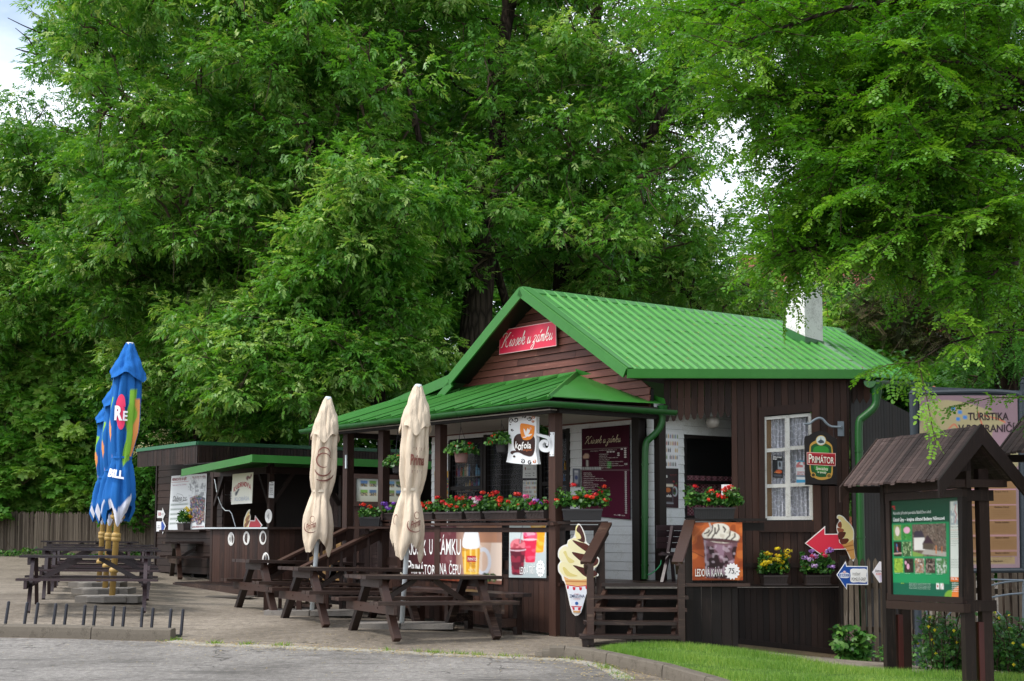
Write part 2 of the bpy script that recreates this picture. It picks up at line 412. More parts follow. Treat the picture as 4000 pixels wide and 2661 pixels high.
class Cv:
    """a little painter: builds the printed picture of a poster as colours on a fine mesh"""
    def __init__(s, w, h, asp, bg='ffffff', ss=3):
        s.w, s.h, s.asp, s.ss = w, h, asp, ss
        W, H = (w+1)*ss, (h+1)*ss
        x = (np.arange(W)+.5)/W; y = (np.arange(H)+.5)/H
        s.X, s.Y = np.meshgrid(x*asp, y); s.im = np.zeros((H, W, 3)); s.im[:] = lin(bg)
        s.rg = np.random.RandomState(int(w*h) % 9999)
    def fill(s, m, c, a=1.0):
        c = np.array(lin(c)) if isinstance(c, (str, tuple)) else c
        m = m.astype(float)*a
        s.im = s.im*(1-m[..., None])+c*m[..., None]
    def grad(s, c0, c1, ax='y', m=None, p0=0, p1=None):
        q = s.Y if ax == 'y' else s.X; p1 = p1 if p1 is not None else (1 if ax == 'y' else s.asp)
        t = np.clip((q-p0)/(p1-p0), 0, 1)[..., None]
        c = np.array(lin(c0))*(1-t)+np.array(lin(c1))*t
        m = np.ones_like(s.X) if m is None else m.astype(float)
        s.im = s.im*(1-m[..., None])+c*m[..., None]
    def ell(s, cx, cy, rx, ry, rot=0):
        dx, dy = s.X-cx, s.Y-cy; c, n = math.cos(rot), math.sin(rot)
        return ((dx*c+dy*n)/rx)**2+((-dx*n+dy*c)/ry)**2 < 1
    def rect(s, x0, y0, x1, y1): return (s.X > x0) & (s.X < x1) & (s.Y > y0) & (s.Y < y1)
    def poly(s, pts):
        ins = np.zeros(s.X.shape, bool); n = len(pts)
        for i in range(n):
            x1, y1 = pts[i]; x2, y2 = pts[(i+1) % n]
            c = ((y1 > s.Y) != (y2 > s.Y)) & (s.X < (x2-x1)*(s.Y-y1)/((y2-y1) or 1e-9)+x1)
            ins ^= c
        return ins
    def line(s, pts, w):
        m = np.zeros(s.X.shape, bool)
        for (x1, y1), (x2, y2) in zip(pts[:-1], pts[1:]):
            dx, dy = x2-x1, y2-y1; L = dx*dx+dy*dy or 1e-9
            t = np.clip(((s.X-x1)*dx+(s.Y-y1)*dy)/L, 0, 1)
            m |= (s.X-x1-t*dx)**2+(s.Y-y1-t*dy)**2 < (w/2)**2
        return m
    def noise(s, n, seed=0):
        r = np.random.RandomState(seed); g = r.rand(n+2, int(n*s.asp)+3)
        yy = s.Y*n; xx = s.X*n; i = np.floor(yy).astype(int).clip(0, n); j = np.floor(xx).astype(int).clip(0, int(n*s.asp)+1)
        fy = yy-i; fx = xx-j; fy = fy*fy*(3-2*fy); fx = fx*fx*(3-2*fx)
        return (g[i, j]*(1-fx)+g[i, j+1]*fx)*(1-fy)+(g[i+1, j]*(1-fx)+g[i+1, j+1]*fx)*fy
    def speck(s, m, cols, n, seed=0):
        r = np.random.RandomState(seed); g = r.randint(0, len(cols), (n+2, int(n*s.asp)+3))
        i = np.floor(s.Y*n).astype(int).clip(0, n+1); j = np.floor(s.X*n).astype(int).clip(0, int(n*s.asp)+2)
        c = np.array([lin(k) for k in cols])[g[i, j]]; s.fill(m, c)
    def verts(s):
        H, W = s.im.shape[:2]; k = s.ss
        return s.im.reshape(H//k, k, W//k, k, 3).mean((1, 3))
def panel(name, q, cv, parent=None, thick=.012, edge='d8d8d4', mat='print', tagd=None, mask=None):
    mb = MB(); c = cv.verts(); h, w = cv.h, cv.w
    b = 0
    for j in range(h+1):
        for i in range(w+1):
            mb.v.append(tuple(q.at(i/w, j/h, .001))); mb.t.append(.5); mb.c.append(tuple(c[j, i]))
    for j in range(h):
        for i in range(w):
            a = j*(w+1)+i; mb.f.append((a, a+w+1, a+w+2, a+1))
    mb.slab([q.at(0, 0, -.0005), q.at(1, 0, -.0005), q.at(1, 1, -.0005), q.at(0, 1, -.0005)], -q.n*thick, col=lin(edge))
    return mb.build(name, mat, parent, tagd=tagd)
def lettering(q, items, parent, name='lettering', mat='print', off=.005):
    mb = MB(); put_text(mb, q, items, off); return mb.build(name, mat, parent)
def clip_xy(poly, a, b, c):   # keep a*x+b*y<=c
    out = []
    for i in range(len(poly)):
        p, q = poly[i], poly[(i+1) % len(poly)]
        dp, dq = a*p[0]+b*p[1]-c, a*q[0]+b*q[1]-c
        if dp <= 0: out.append(p)
        if (dp < 0 < dq) or (dq < 0 < dp):
            t = dp/(dp-dq); out.append((p[0]+(q[0]-p[0])*t, p[1]+(q[1]-p[1])*t))
    return out
def boards(mb, poly, O, ux, uy, out, pitch, vertical=True, th=.018, gap=.006, jit=.002, clap=False, seed=1):
    """clads a polygon (2-D, in axes ux,uy from O) with separate boards standing proud along out"""
    r = random.Random(seed); O, ux, uy, out = Vector(O), Vector(ux), Vector(uy), Vector(out)
    k = 0 if vertical else 1
    lo = min(p[k] for p in poly); hi = max(p[k] for p in poly); x = lo
    while x < hi-1e-4:
        x2 = min(x+pitch, hi)
        a = (1, 0) if vertical else (0, 1)
        pc = clip_xy(clip_xy(poly, a[0], a[1], x2-gap), -a[0], -a[1], -x)
        if len(pc) >= 3:
            j = r.uniform(0, jit)
            def pt(p, extra): return O+ux*p[0]+uy*p[1]+out*(th+j+extra)
            tint = r.random()
            if clap:
                q = [pt(p, .010*(1-(p[1]-x)/(x2-x))) for p in pc]
            else: q = [pt(p, 0) for p in pc]
            mb.prism(q, -out*th, tint)
        x = x2
# ------------------------------------------------------------------ kiosk frame
g = Vector((.615, -.788, 0)).normalized(); rr = Vector((.788, .615, 0)).normalized(); UP = Vector((0, 0, 1))
K0 = P(2172, 2477, 18.0); KX = Vector((K0.x, K0.y, 0))
def L(s, t, h): return KX-g*s+rr*t+UP*(h+CH)          # h is measured from eye height
def stof(p): d = Vector((p.x, p.y, 0))-KX; return -d.dot(g), d.dot(rr)
def onG(px, py, t): return onpl(px, py, L(0, t, 0), rr)   # point on the plane at depth t behind the porch front
def onS(px, py, s): return onpl(px, py, L(s, 0, 0), g)    # point on the plane at distance s along the front
kiosk = thing('kiosk_building', 'dark brown timber snack kiosk with bright green ribbed metal roof, porch and white chimney', 'kiosk', (K0.x, K0.y, gz(K0.x, K0.y)))
DZ = onpl(2500, 2266, L(0, 1.5, 0), rr).z - CH          # deck level
DECK = CH+DZ
# --- main roof
A = onG(2035, 1130, 1.12); E = onG(2448, 1447, 1.12)
B = P(3280, 1290, 23.0); C = P(3398, 1450, 19.15); D = P(3612, 1490, 21.2)
Bc = A+(B-A)*((3082-2035)/(3280-2035)*1.0)
C2 = P(3396, 1472, 19.1)
KL = onG(1757, 1474, 1.12)                               # kink of the left slope
mb = MB(); rbm = MB()
def ruled(a0, a1, b0, b1, n, i0=0):
    "sheets between ridge a0->a1 and eave b0->b1, one standing rib per sheet edge"
    nn = (b0-a0).cross(a1-a0).normalized()
    if nn.z < 0: nn = -nn
    def lap(p, k): return p+nn*(-.004*k)
    rows = [0, .22, .43, .62, .8, 1.0]
    off = [0, .006, .012, .006, .012, .006]
    for i in range(n):
        u0, u1 = i/n, (i+1)/n
        R0, R1 = a0.lerp(a1, u0), a0.lerp(a1, u1); S0, S1 = b0.lerp(b1, u0), b0.lerp(b1, u1)
        tb = rnd.random()*.3
        for k in range(5):
            p = [R0.lerp(S0, rows[k]), R1.lerp(S1, rows[k]), R1.lerp(S1, rows[k+1]+.004), R0.lerp(S0, rows[k+1]+.004)]
            lo, hi = .007, .002
            j = rnd.uniform(-.002, .002)
            mb.add([p[0]+nn*(hi+j), p[1]+nn*(hi+j), p[2]+nn*(lo+j), p[3]+nn*(lo+j), p[3]-nn*.004, p[2]-nn*.004], [(0, 3, 2, 1), (3, 4, 5, 2)], tb+rnd.random()*.1)
        mb.add([R0-nn*.03, R1-nn*.03, S1-nn*.03, S0-nn*.03], [(0, 1, 2, 3)], 0)
        ax = (R1-R0).normalized()
        for q0, q1, w, hgt in ((R0, S0, .015, .034),):
            m = (q0-ax*w+nn*.004, q0+ax*w+nn*.004, q0+ax*w*.35+nn*hgt, q0-ax*w*.35+nn*hgt)
            e = (q1-ax*w+nn*.004, q1+ax*w+nn*.004, q1+ax*w*.35+nn*hgt, q1-ax*w*.35+nn*hgt)
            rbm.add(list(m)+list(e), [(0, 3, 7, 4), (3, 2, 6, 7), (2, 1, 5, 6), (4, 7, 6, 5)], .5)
ruled(A, Bc, E, C, 28)
ruled(Bc, B, C2, D, 6)
# back slope (seen from the side only)
AB = L(4.9, 1.12, 1.66); BB = B+Vector((-2.2, 1.6, -1.5))
mb.add([A, KL, L(3.9, 1.12, 2.3)+rr*6.5+Vector((0,0,-.15)), B], [(0, 1, 2, 3)], .4)
LL = onG(1175, 1682, 1.12)
LL = onG(1411, 1624, 1.12)
mb.add([KL, LL, LL+rr*6, KL+rr*6.5], [(0, 1, 2, 3)], .4)
nA = UP
roof = mb.build('roof', 'roof_green', kiosk); rbm.build('standing_ribs', 'roof_rib_lit', roof)
rs = np.random.RandomState(8); nlv = 240; u_, v_ = rs.rand(nlv), rs.rand(nlv)**.7; rn_ = (E-A).cross(B-A).normalized(); rn_ = rn_ if rn_.z > 0 else -rn_
LV = []
for a_, b_ in zip(u_, v_):
    p_ = A.lerp(Bc, a_).lerp(E.lerp(C, a_), b_)+rn_*.014; th_ = rs.rand()*6.28; s_ = rs.uniform(.01, .024); d1 = (rd0*math.cos(th_)+dn0*math.sin(th_)) if False else None
    e1 = (B-A).normalized(); e2 = rn_.cross(e1); d1 = e1*math.cos(th_)+e2*math.sin(th_); d2 = rn_.cross(d1)
    LV += [p_-d1*s_, p_+d2*s_*.4, p_+d1*s_+rn_*.006, p_-d2*s_*.4]
o = npmesh('fallen_leaves', np.array([tuple(q) for q in LV]), 4, 'print_matt', roof, col=np.array([lin(c) for c in ('a8a060', '6a7a3a', '8a6a3c', 'c0b880')])[rs.randint(0, 4, nlv)]); o['kind'] = 'stuff'
# ridge cap
mb = MB(); dn = (E-A).normalized(); dl = (KL-A).normalized(); rd = (B-A).normalized()
for k in range(9):
    a = A.lerp(B, k/9); b = A.lerp(B, (k+1)/9+.003); hgt = Vector((0, 0, .035+.002*(k % 2)))
    mb.add([a+hgt, b+hgt, b+dn*.14+hgt*.8, a+dn*.14+hgt*.8, a+dl*.14+hgt*.6, b+dl*.14+hgt*.6, a+dn*.145-UP*.0, b+dn*.145-UP*.0], [(0, 1, 2, 3), (0, 4, 5, 1), (3, 2, 7, 6)])
mb.build('ridge_cap', 'roof_green', roof)
# verge boards on the gable face
def verge(a, b, w, nm='verge_board', th=.03, mat='roof_green', lift=.03):
    m2 = MB(); d = (b-a).normalized(); upv = rr.cross(d); upv = upv if upv.z > 0 else -upv
    n = 4
    for k in range(n):
        p, q = a.lerp(b, k/n), a.lerp(b, (k+1)/n+.004); j = .0015*(k % 2)
        m2.slab([p+upv*lift-rr*j, q+upv*lift-rr*j, q-upv*(w-lift)-rr*j, p-upv*(w-lift)-rr*j], -rr*th)
        m2.slab([p+upv*(lift+.012+j), q+upv*(lift+.012+j), q+upv*(lift+.012+j)+rr*.16, p+upv*(lift+.012+j)+rr*.16], upv*.006)
    return m2.build(nm, mat, roof)
verge(A, E, .13); verge(A, KL, .15)
KL2 = onG(1673, 1572, 1.12)
verge(KL, LL+Vector((0,0,.0)), .15); verge(KL, KL2, .12, lift=-.06)
# eave fascia from gable corner to the right corner
mb = MB(); ed = (C-E).normalized(); en = ed.cross(UP).normalized(); en = en if en.y < 0 else -en
for k in range(6):
    a, b = E.lerp(C, k/6), E.lerp(C, (k+1)/6+.004); j = en*(.0015*(k % 2))
    mb.slab([a+j+UP*.02, b+j+UP*.02, b+j-UP*.085+en*.01, a+j-UP*.085+en*.01], en*.02)
    mb.slab([a+j-UP*.085, b+j-UP*.085, b+j-UP*.105+en*.0, a+j-UP*.105], en*.038)
mb.build('eave_fascia', 'roof_green', roof)
# soffit
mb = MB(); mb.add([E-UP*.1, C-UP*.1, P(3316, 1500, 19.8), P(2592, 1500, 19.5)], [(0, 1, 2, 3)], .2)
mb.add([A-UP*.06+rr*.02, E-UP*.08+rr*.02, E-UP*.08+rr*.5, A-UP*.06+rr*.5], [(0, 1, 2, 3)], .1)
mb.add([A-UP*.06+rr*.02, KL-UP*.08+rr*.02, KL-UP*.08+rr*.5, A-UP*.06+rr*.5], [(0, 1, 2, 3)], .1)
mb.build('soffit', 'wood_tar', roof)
# gable cladding (horizontal boards of the gable triangle)
def cladding(name, pxs, plane, mat, pitch, vertical, parent=kiosk, seed=1, th=.02, clap=False, jit=.003, gap=.006, split=None):
    """polygon given by corner points already in world space"""
    O = pxs[0]; ux, nrm = plane
    poly = [((p-O).dot(ux), p.z-O.z) for p in pxs]
    m2 = MB(); boards(m2, poly, O, ux, UP, nrm, pitch, vertical, th, gap, jit, clap, seed)
    return m2.build(name, mat, parent)
gp = [onG(2035, 1180, 1.5), onG(2580, 1590, 1.5), onG(1650, 1640, 1.5)]
O = onG(2035, 1640, 1.5)
poly = [((p-O).dot(g), (p-O).z) for p in (L(2.17, 1.5, 3.30), L(-.16, 1.5, 1.86), L(-.16, 1.5, 1.45), L(4.9, 1.5, 1.45), L(4.9, 1.5, 1.66))]
mb = MB(); r2 = random.Random(3)
y = min(p[1] for p in poly); rowh = .105; row = 0
while y < max(p[1] for p in poly):
    pc = clip_xy(clip_xy(poly, 0, 1, y+rowh-.007), 0, -1, -y)
    if len(pc) > 2:
        x = min(p[0] for p in pc)-r2.uniform(0, 1.2)
        while x < max(p[0] for p in pc):
            x2 = x+r2.uniform(.9, 2.3)
            q = clip_xy(clip_xy(pc, 1, 0, x2-.003), -1, 0, -x)
            if len(q) > 2:
                j = r2.uniform(0, .004); sl = r2.uniform(-.002, .002)
                mb.prism([O+g*a+UP*b-rr*(.012+j+.022*(1-(b-y)/rowh)+sl*a) for a, b in q], rr*.02, r2.random())
            x = x2
    y += rowh
mb.build('gable_wall', 'wood_gable', kiosk)
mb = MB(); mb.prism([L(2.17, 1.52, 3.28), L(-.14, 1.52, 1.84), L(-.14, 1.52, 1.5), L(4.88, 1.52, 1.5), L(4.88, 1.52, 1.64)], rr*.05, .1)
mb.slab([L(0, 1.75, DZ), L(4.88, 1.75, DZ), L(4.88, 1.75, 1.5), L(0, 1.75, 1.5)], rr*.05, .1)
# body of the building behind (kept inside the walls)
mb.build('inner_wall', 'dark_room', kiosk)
# --- porch wall: white clapboards with openings
ZT = 1.46
mb = MB()
def whites(s0, s1, z0, z1, t=1.5, mbx=None): boards(mbx, [(0, 0), (s1-s0, 0), (s1-s0, z1-z0), (0, z1-z0)], L(s0, t, z0), -g, UP, -rr, .118, False, .016, .003, .002, True, 5)
def sx(px, py=1900, t=1.5): return stof(onG(px, py, t))[0]
s_l, s_w0, s_w1 = sx(1690), sx(1758), sx(2232)
whites(0.03, s_w1, DZ, ZT, mbx=mb)
whites(s_w0, s_l, DZ, ZT, mbx=mb)
wt = onG(2100, 1690, 1.5).z-CH
whites(s_w1, s_w0, wt, ZT, mbx=mb)
mb.build('porch_wall', 'white_clap', kiosk)
# windows and door of the porch wall
def shop_window(pxa, pxb, top, bot, mullions, nm='window', shelf=True, seed=0):
    sa, sb = sx(pxb), sx(pxa)             # sa < sb
    r3 = random.Random(seed)
    mb = MB(); w = .06
    for a, b in ((sa, sa+w), (sb-w, sb)): mb.slab([L(a, 1.46, bot), L(b, 1.46, bot), L(b, 1.46, top), L(a, 1.46, top)], rr*.09)
    for z in (bot, top-w, bot+(top-bot)*.42): mb.slab([L(sa+w, 1.465, z), L(sb-w, 1.465, z), L(sb-w, 1.465, z+w*.9), L(sa+w, 1.465, z+w*.9)], rr*.07)
    wn = mb.build(nm, 'wood_tar', kiosk)
    mb = MB(); mb.slab([L(sa+w, 1.52, bot+w), L(sb-w, 1.52, bot+w), L(sb-w, 1.52, top-w), L(sa+w, 1.52, top-w)], rr*.004); mb.build('pane', 'glass', wn)
    mb = MB(); n = max(3, int((sb-sa)/.075))
    for i in range(1, n): mb.beam(L(sa+(sb-sa)*i/n, 1.49, bot+.05), L(sa+(sb-sa)*i/n, 1.49, top-.05), .004, .004)
    n = int((top-bot)/.075)
    for i in range(1, n): mb.beam(L(sa+.05, 1.493, bot+(top-bot)*i/n), L(sb-.05, 1.493, bot+(top-bot)*i/n), .004, .004)
    mb.build('grille', 'black_metal', wn)
    if shelf:
        mb = MB()
        cols = ['2f6fae', '3b8f4a', 'c9c3b0', 'b8632e', '8a2c2c', 'd0a53a', '4f5a68', 'e2ded2', '6d4a8a', '2b2b2e', '77a9c9', 'b9a07a']
        for k in range(5):
            z = bot+.08+(top-bot-.2)*k/5; hh = (top-bot)/5
            if z+hh > top-.1: continue
            mb.slab([L(sa+w, 1.535, z), L(sb-w, 1.535, z), L(sb-w, 1.535, z+.012), L(sa+w, 1.535, z+.012)], rr*.01, col=lin('7c766c'))
            s = sa+w+.02
            while s < sb-w-.05:
                ww = r3.uniform(.03, .06); h2 = r3.uniform(.4, .8)*hh; c = lin(r3.choice(cols))
                c = tuple(v*.9 for v in c)
                if r3.random() < .8:
                    mb.slab([L(s, 1.548, z+.014), L(s+ww, 1.548, z+.014), L(s+ww*.9, 1.548, z+h2*.75), L(s+ww*.1, 1.548, z+h2*.75)], rr*.02, col=c)
                    mb.slab([L(s+ww*.3, 1.548, z+h2*.75), L(s+ww*.7, 1.548, z+h2*.75), L(s+ww*.65, 1.548, z+h2), L(s+ww*.35, 1.548, z+h2)], rr*.02, col=tuple(v*.7 for v in c))
                s += ww+.01
        mb.build('goods', 'print_matt', wn)
    return wn
zb = onG(1800, 2030, 1.5).z-CH
shop_window(1758, 1893, wt-.02, zb-.1, 1, seed=1)
door = shop_window(1896, 2110, wt+.03, DZ+.02, 1, 'door', False, 2)
shop_window(2114, 2232, wt+.02, zb-.1, 1, seed=3)
# --- main F wall behind the alcove (white) s = 0
mb = MB()
def whiteF(t0, t1, z0, z1, mbx): boards(mbx, [(0, 0), (t1-t0, 0), (t1-t0, z1-z0), (0, z1-z0)], L(0, t0, z0), rr, UP, g, .118, False, .016, .003, .002, True, 9)
tx = lambda px, py=1800: stof(onS(px, py, 0))[1]
t0w, t1w = tx(2668), tx(2880)
ztw = onS(2668, 1697, 0).z-CH; zbw = onS(2668, 2028, 0).z-CH
whiteF(1.56, t0w, DZ, 1.75, mb); whiteF(t0w, t1w+.5, ztw, 1.75, mb); whiteF(t0w, t1w+.5, DZ, zbw, mb)
mb.build('alcove_wall', 'white_clap', kiosk)
mb = MB()
for a, b in ((t0w, t0w+.05), (t1w-.02, t1w+.03)): mb.slab([L(-.02, a, zbw), L(-.02, b, zbw), L(-.02, b, ztw), L(-.02, a, ztw)], -g*.06)
for z in (zbw, ztw-.05, zbw+(ztw-zbw)*.42): mb.slab([L(-.015, t0w+.05, z), L(-.015, t1w, z), L(-.015, t1w, z+.045), L(-.015, t0w+.05, z+.045)], -g*.05)
aw = mb.build('window', 'wood_tar', kiosk)
mb = MB(); mb.slab([L(.03, t0w, zbw), L(.03, t1w, zbw), L(.03, t1w, ztw), L(.03, t0w, ztw)], -g*.004); mb.build('pane', 'glass', aw)
mb = MB(); mb.slab([L(-.06, t0w-.05, zbw-.03), L(-.06, t1w+.1, zbw-.03), L(-.06, t1w+.1, zbw), L(-.06, t0w-.05, zbw)], g*.05); mb.build('sill', 'white_paint', aw)
# checked red curtains on the lower half
nt = NT('gingham'); ck = nt.n('ShaderNodeTexChecker'); ck.inputs['Scale'].default_value = 45; nt.l(nt.obj(), ck.inputs['Vector'])
ck.inputs['Color1'].default_value = (*lin('6d1f33'), 1); ck.inputs['Color2'].default_value = (*lin('a07a80'), 1); nt.pbr(ck.outputs[0], .9); reg('gingham', nt)
mb = MB(); n = 60
rows = []
for z in (zbw+.05, zbw+(ztw-zbw)*.36, zbw+(ztw-zbw)*.40, zbw+(ztw-zbw)*.52):
    rows.append([L(.07+.02*math.sin(i*.9)*1, t0w+.03+(t1w-t0w-.06)*i/n, z) for i in range(n+1)])
mb.grid(rows); mb.build('curtain', 'gingham', aw, smooth=True)
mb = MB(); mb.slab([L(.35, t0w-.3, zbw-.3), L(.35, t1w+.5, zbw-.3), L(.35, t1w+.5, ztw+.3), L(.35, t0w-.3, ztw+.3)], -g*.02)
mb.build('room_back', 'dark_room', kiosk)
# --- W wall (window wall)
WL, WR = P(2592, 2067, 19.02), P(3316, 2067, 19.3)
wx = (WR-WL); wx.z = 0; wx.normalize(); wn_ = Vector((wx.y, -wx.x, 0))
def onW(px, py): return onpl(px, py, WL, wn_)
def W2(p): return ((p-WL).dot(wx), p.z-WL.z)
mb = MB()
top = lambda px: onW(px, 1500)+UP*.05
outer = [W2(p) for p in (onW(2862, 2500), onW(3316, 2552), onW(3316, 1478), onW(2856, 1480))]
wi = [W2(p) for p in (onW(2975, 1600), onW(3180, 1585), onW(3180, 2050), onW(2975, 2050))]
x0, x1 = (wi[0][0]+wi[3][0])/2, (wi[1][0]+wi[2][0])/2; zt_, zb_ = (wi[0][1]+wi[1][1])/2, wi[2][1]
o2 = Vector((WL.x, WL.y, WL.z))
big = outer
def region(poly, a0=None, a1=None, z0=None, z1=None):
    if a0 is not None: poly = clip_xy(poly, -1, 0, -a0)
    if a1 is not None: poly = clip_xy(poly, 1, 0, a1)
    if z0 is not None: poly = clip_xy(poly, 0, -1, -z0)
    if z1 is not None: poly = clip_xy(poly, 0, 1, z1)
    return poly
zl = W2(onW(3100, 2292))[1]
xk = W2(onW(2965, 2100))[0]
xa, xb = outer[0][0], outer[1][0]
for (pl, sd) in ((region(big, None, x0, zl), 1), (region(big, x1, None, zl), 2), (region(big, x0, x1, zt_, None), 3), (region(big, x0, x1, zl, zb_), 4)):
    boards(mb, pl, WL, wx, UP, wn_, .094, True, .02, .006, .003, False, sd)
mb.build('front_wall', 'wood_wall', kiosk)
mb = MB(); boards(mb, region(big, None, None, None, zl-.01), WL, wx, UP, wn_*1.0, .082, True, .03, .004, .002, False, 7)
# ledge & skirt trims
a, b = onW(2862, 2292), onW(3282, 2292); mb.slab([a+wn_*.03, b+wn_*.03, b+wn_*.03+UP*.03, a+wn_*.03+UP*.03], wn_*.05, .6)
a, b = onW(2900, 2217), onW(3282, 2217); mb.slab([a+wn_*.024, b+wn_*.024, b+wn_*.024+UP*.06, a+wn_*.024+UP*.06], wn_*.02, .3)
a, b = onW(2862, 2512), onW(3300, 2560); mb.slab([a+wn_*.034, b+wn_*.034, b+wn_*.034+UP*.07, a+wn_*.034+UP*.07], wn_*.02, .3)
mb.build('lower_panel', 'wood_dark', kiosk)
mb = MB(); a, b = onW(2855, 2500), onW(3300, 2555)
mb.slab([a-UP*.6+wn_*.01, b-UP*.6+wn_*.01, b+UP*.02+wn_*.01, a+UP*.02+wn_*.01], wn_*.04)
mb.build('foundation', 'foundation', kiosk)
# window in W wall
sash = [onW(2982, 1630), onW(3167, 1614), onW(3174, 2031), onW(2985, 2032)]   # TL TR BR BL
q = Quad(*[p+wn_*.0 for p in sash])
mb = MB()
def qbar(qd, x0, y0, x1, y1, off, th, m, tint=None): m.slab([qd.at(x0, y1, off), qd.at(x1, y1, off), qd.at(x1, y0, off), qd.at(x0, y0, off)], qd.n*th, tint)
for (a0, b0, a1, b1) in ((-.12, -.095, -.0, 1.115), (1.0, -.095, 1.145, 1.115)): qbar(q, a0, b0, a1, b1, .025, .03, mb)
for (a0, b0, a1, b1) in ((0, -.095, 1, -.01), (0, 1.01, 1, 1.115)): qbar(q, a0, b0, a1, b1, .024, .03, mb)
win = mb.build('window', 'wood_wall', kiosk)
mb = MB()
for (a0, b0, a1, b1) in ((0, 0, .055, 1), (.945, 0, 1, 1), (.45, .03, .54, .97), (.055, 0, .945, .03), (.055, .965, .945, 1)): qbar(q, a0, b0, a1, b1, -.012, .03, mb)
for (a0, b0, a1, b1) in ((.055, .31, .45, .345), (.54, .30, .945, .335), (.055, .655, .45, .69), (.54, .65, .945, .685)): qbar(q, a0, b0, a1, b1, -.010, .022, mb)
mb.build('sash', 'white_paint', win)
mb = MB(); qbar(q, 0, 0, 1, 1, -.03, .003, mb); mb.build('pane', 'glass', win)
mb = MB(); qbar(q, .04, .0, .09, 1, -.14, .10, mb)
mb.slab([q.at(.055, .97, -.033), q.at(.055, .03, -.033), q.at(.19, .03, -.05), q.at(.19, .97, -.05)], wx*.01); mb.build('jamb', 'wood_beige', win)
# lace curtains: two wavy sheets
for (u0, u1, sd) in ((.18, .52, 0), (.56, 1.0, 3)):
    mb = MB(); rows = []
    for j in range(22):
        v = j/21
        rows.append([q.at(u0+(u1-u0)*i/40, v, -.055+.014*math.sin(i*.75+sd+.6*math.sin(v*3))+.004*math.sin(i*2.1)) for i in range(41)])
    mb.grid(rows, .5); mb.build('curtain', 'lace', win, smooth=True) if 'lace' in MATS else None
    if 'lace' not in MATS:
        nt = NT('lace'); nz = nt.noise(60, 3, .7); vo = nt.n('ShaderNodeTexVoronoi', feature='DISTANCE_TO_EDGE'); vo.inputs['Scale'].default_value = 14; nt.l(nt.obj(), vo.inputs['Vector'])
        nt.pbr(lin('eceef8'), .9, 0, .1, Alpha=nt.math('ADD', .62, nt.ramp(vo.outputs['Distance'], [(.03, (.4,.4,.4)), (.07, (.0,.0,.0))]), None, True)); reg('lace', nt)
        mb.build('curtain', 'lace', win, smooth=True)
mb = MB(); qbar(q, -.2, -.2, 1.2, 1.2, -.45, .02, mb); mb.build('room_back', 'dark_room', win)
# valance over the alcove: pointed boards
mb = MB(); n = 10
for i in range(n):
    pa, pb = 2592+(2856-2592)*i/n+1, 2592+(2856-2592)*(i+1)/n-2
    yb = 1640-22*(i+.5)/n; a, b = onW(pa, yb-16), onW(pb, yb-16); c_ = onW((pa+pb)/2, yb+10)
    j = wn_*rnd.uniform(.018, .03)
    mb.prism([a+j, onW(pa+6, yb+6)+j, c_+j, onW(pb-6, yb+6)+j, b+j, onW(pb, 1478)+j, onW(pa, 1478)+j], -wn_*.02)
mb.build('valance', 'wood_wall', kiosk); mb = MB()
for i in range(3):
    pa, pb = 3322+26*i, 3322+26*(i+1)-2; a, b, c_ = P(pa, 1556, 19.35), P(pb, 1556, 19.35), P((pa+pb)/2, 1577, 19.35)
    mb.prism([a, c_, b, P(pb, 1480, 19.35), P(pa, 1480, 19.35)], Vector((0, .02, 0)))
mb.build('corner_valance', 'wood_wall', kiosk)
# return wall on the right, and closing walls behind
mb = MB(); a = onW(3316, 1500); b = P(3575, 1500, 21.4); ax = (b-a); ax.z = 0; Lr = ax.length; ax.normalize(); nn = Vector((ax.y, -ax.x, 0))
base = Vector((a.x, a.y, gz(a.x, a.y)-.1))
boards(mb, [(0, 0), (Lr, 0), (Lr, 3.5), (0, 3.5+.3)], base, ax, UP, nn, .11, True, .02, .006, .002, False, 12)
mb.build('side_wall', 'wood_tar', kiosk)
# alcove ceiling, porch ceiling
mb = MB(); mb.add([P(2600, 1560, 19.15), L(0, 1.5, 1.66), L(0, 3.1, 1.66), P(2850, 1545, 19.4)], [(0, 1, 2, 3)], .4); mb.build('alcove_ceiling', 'ceiling_board', kiosk)
mb = MB()
for i in range(18): mb.box(L(2.45, -.22+.1*i, 1.475), (5.3, .094, .012), -g, rr, UP)
mb.build('porch_ceiling', 'ceiling_board', kiosk)
# --- porch roof
cF = L(-.28, -.33, 1.60); cL = onG(1190, 1676, -.33); cR = L(-.28, 1.66, 1.62)
ap = onG(2253, 1465, 1.47); tl = onG(1700, 1574, 1.47); tlL = onG(1330, 1650, 1.47)
tl = L(4.9, 1.47, ap.z-CH-.02)
roofp = MB(); foldm = MB(); n = 17
side_top = L(5.9, 1.1, ap.z-CH-.1)
nn = (cL-cF).cross(ap-cF).normalized(); nn = nn if nn.z > 0 else -nn
def prib(m, a, b, w=.022, h=.045):
    ax = (b-a).cross(nn).normalized()
    m.add([a-ax*w, a+ax*w, a+ax*w*.4+nn*h, a-ax*w*.4+nn*h, b-ax*w, b+ax*w, b+ax*w*.4+nn*h, b-ax*w*.4+nn*h], [(0, 3, 7, 4), (3, 2, 6, 7), (2, 1, 5, 6), (0, 1, 2, 3), (4, 7, 6, 5)], .5)
hipL = cF.lerp(ap, 1)
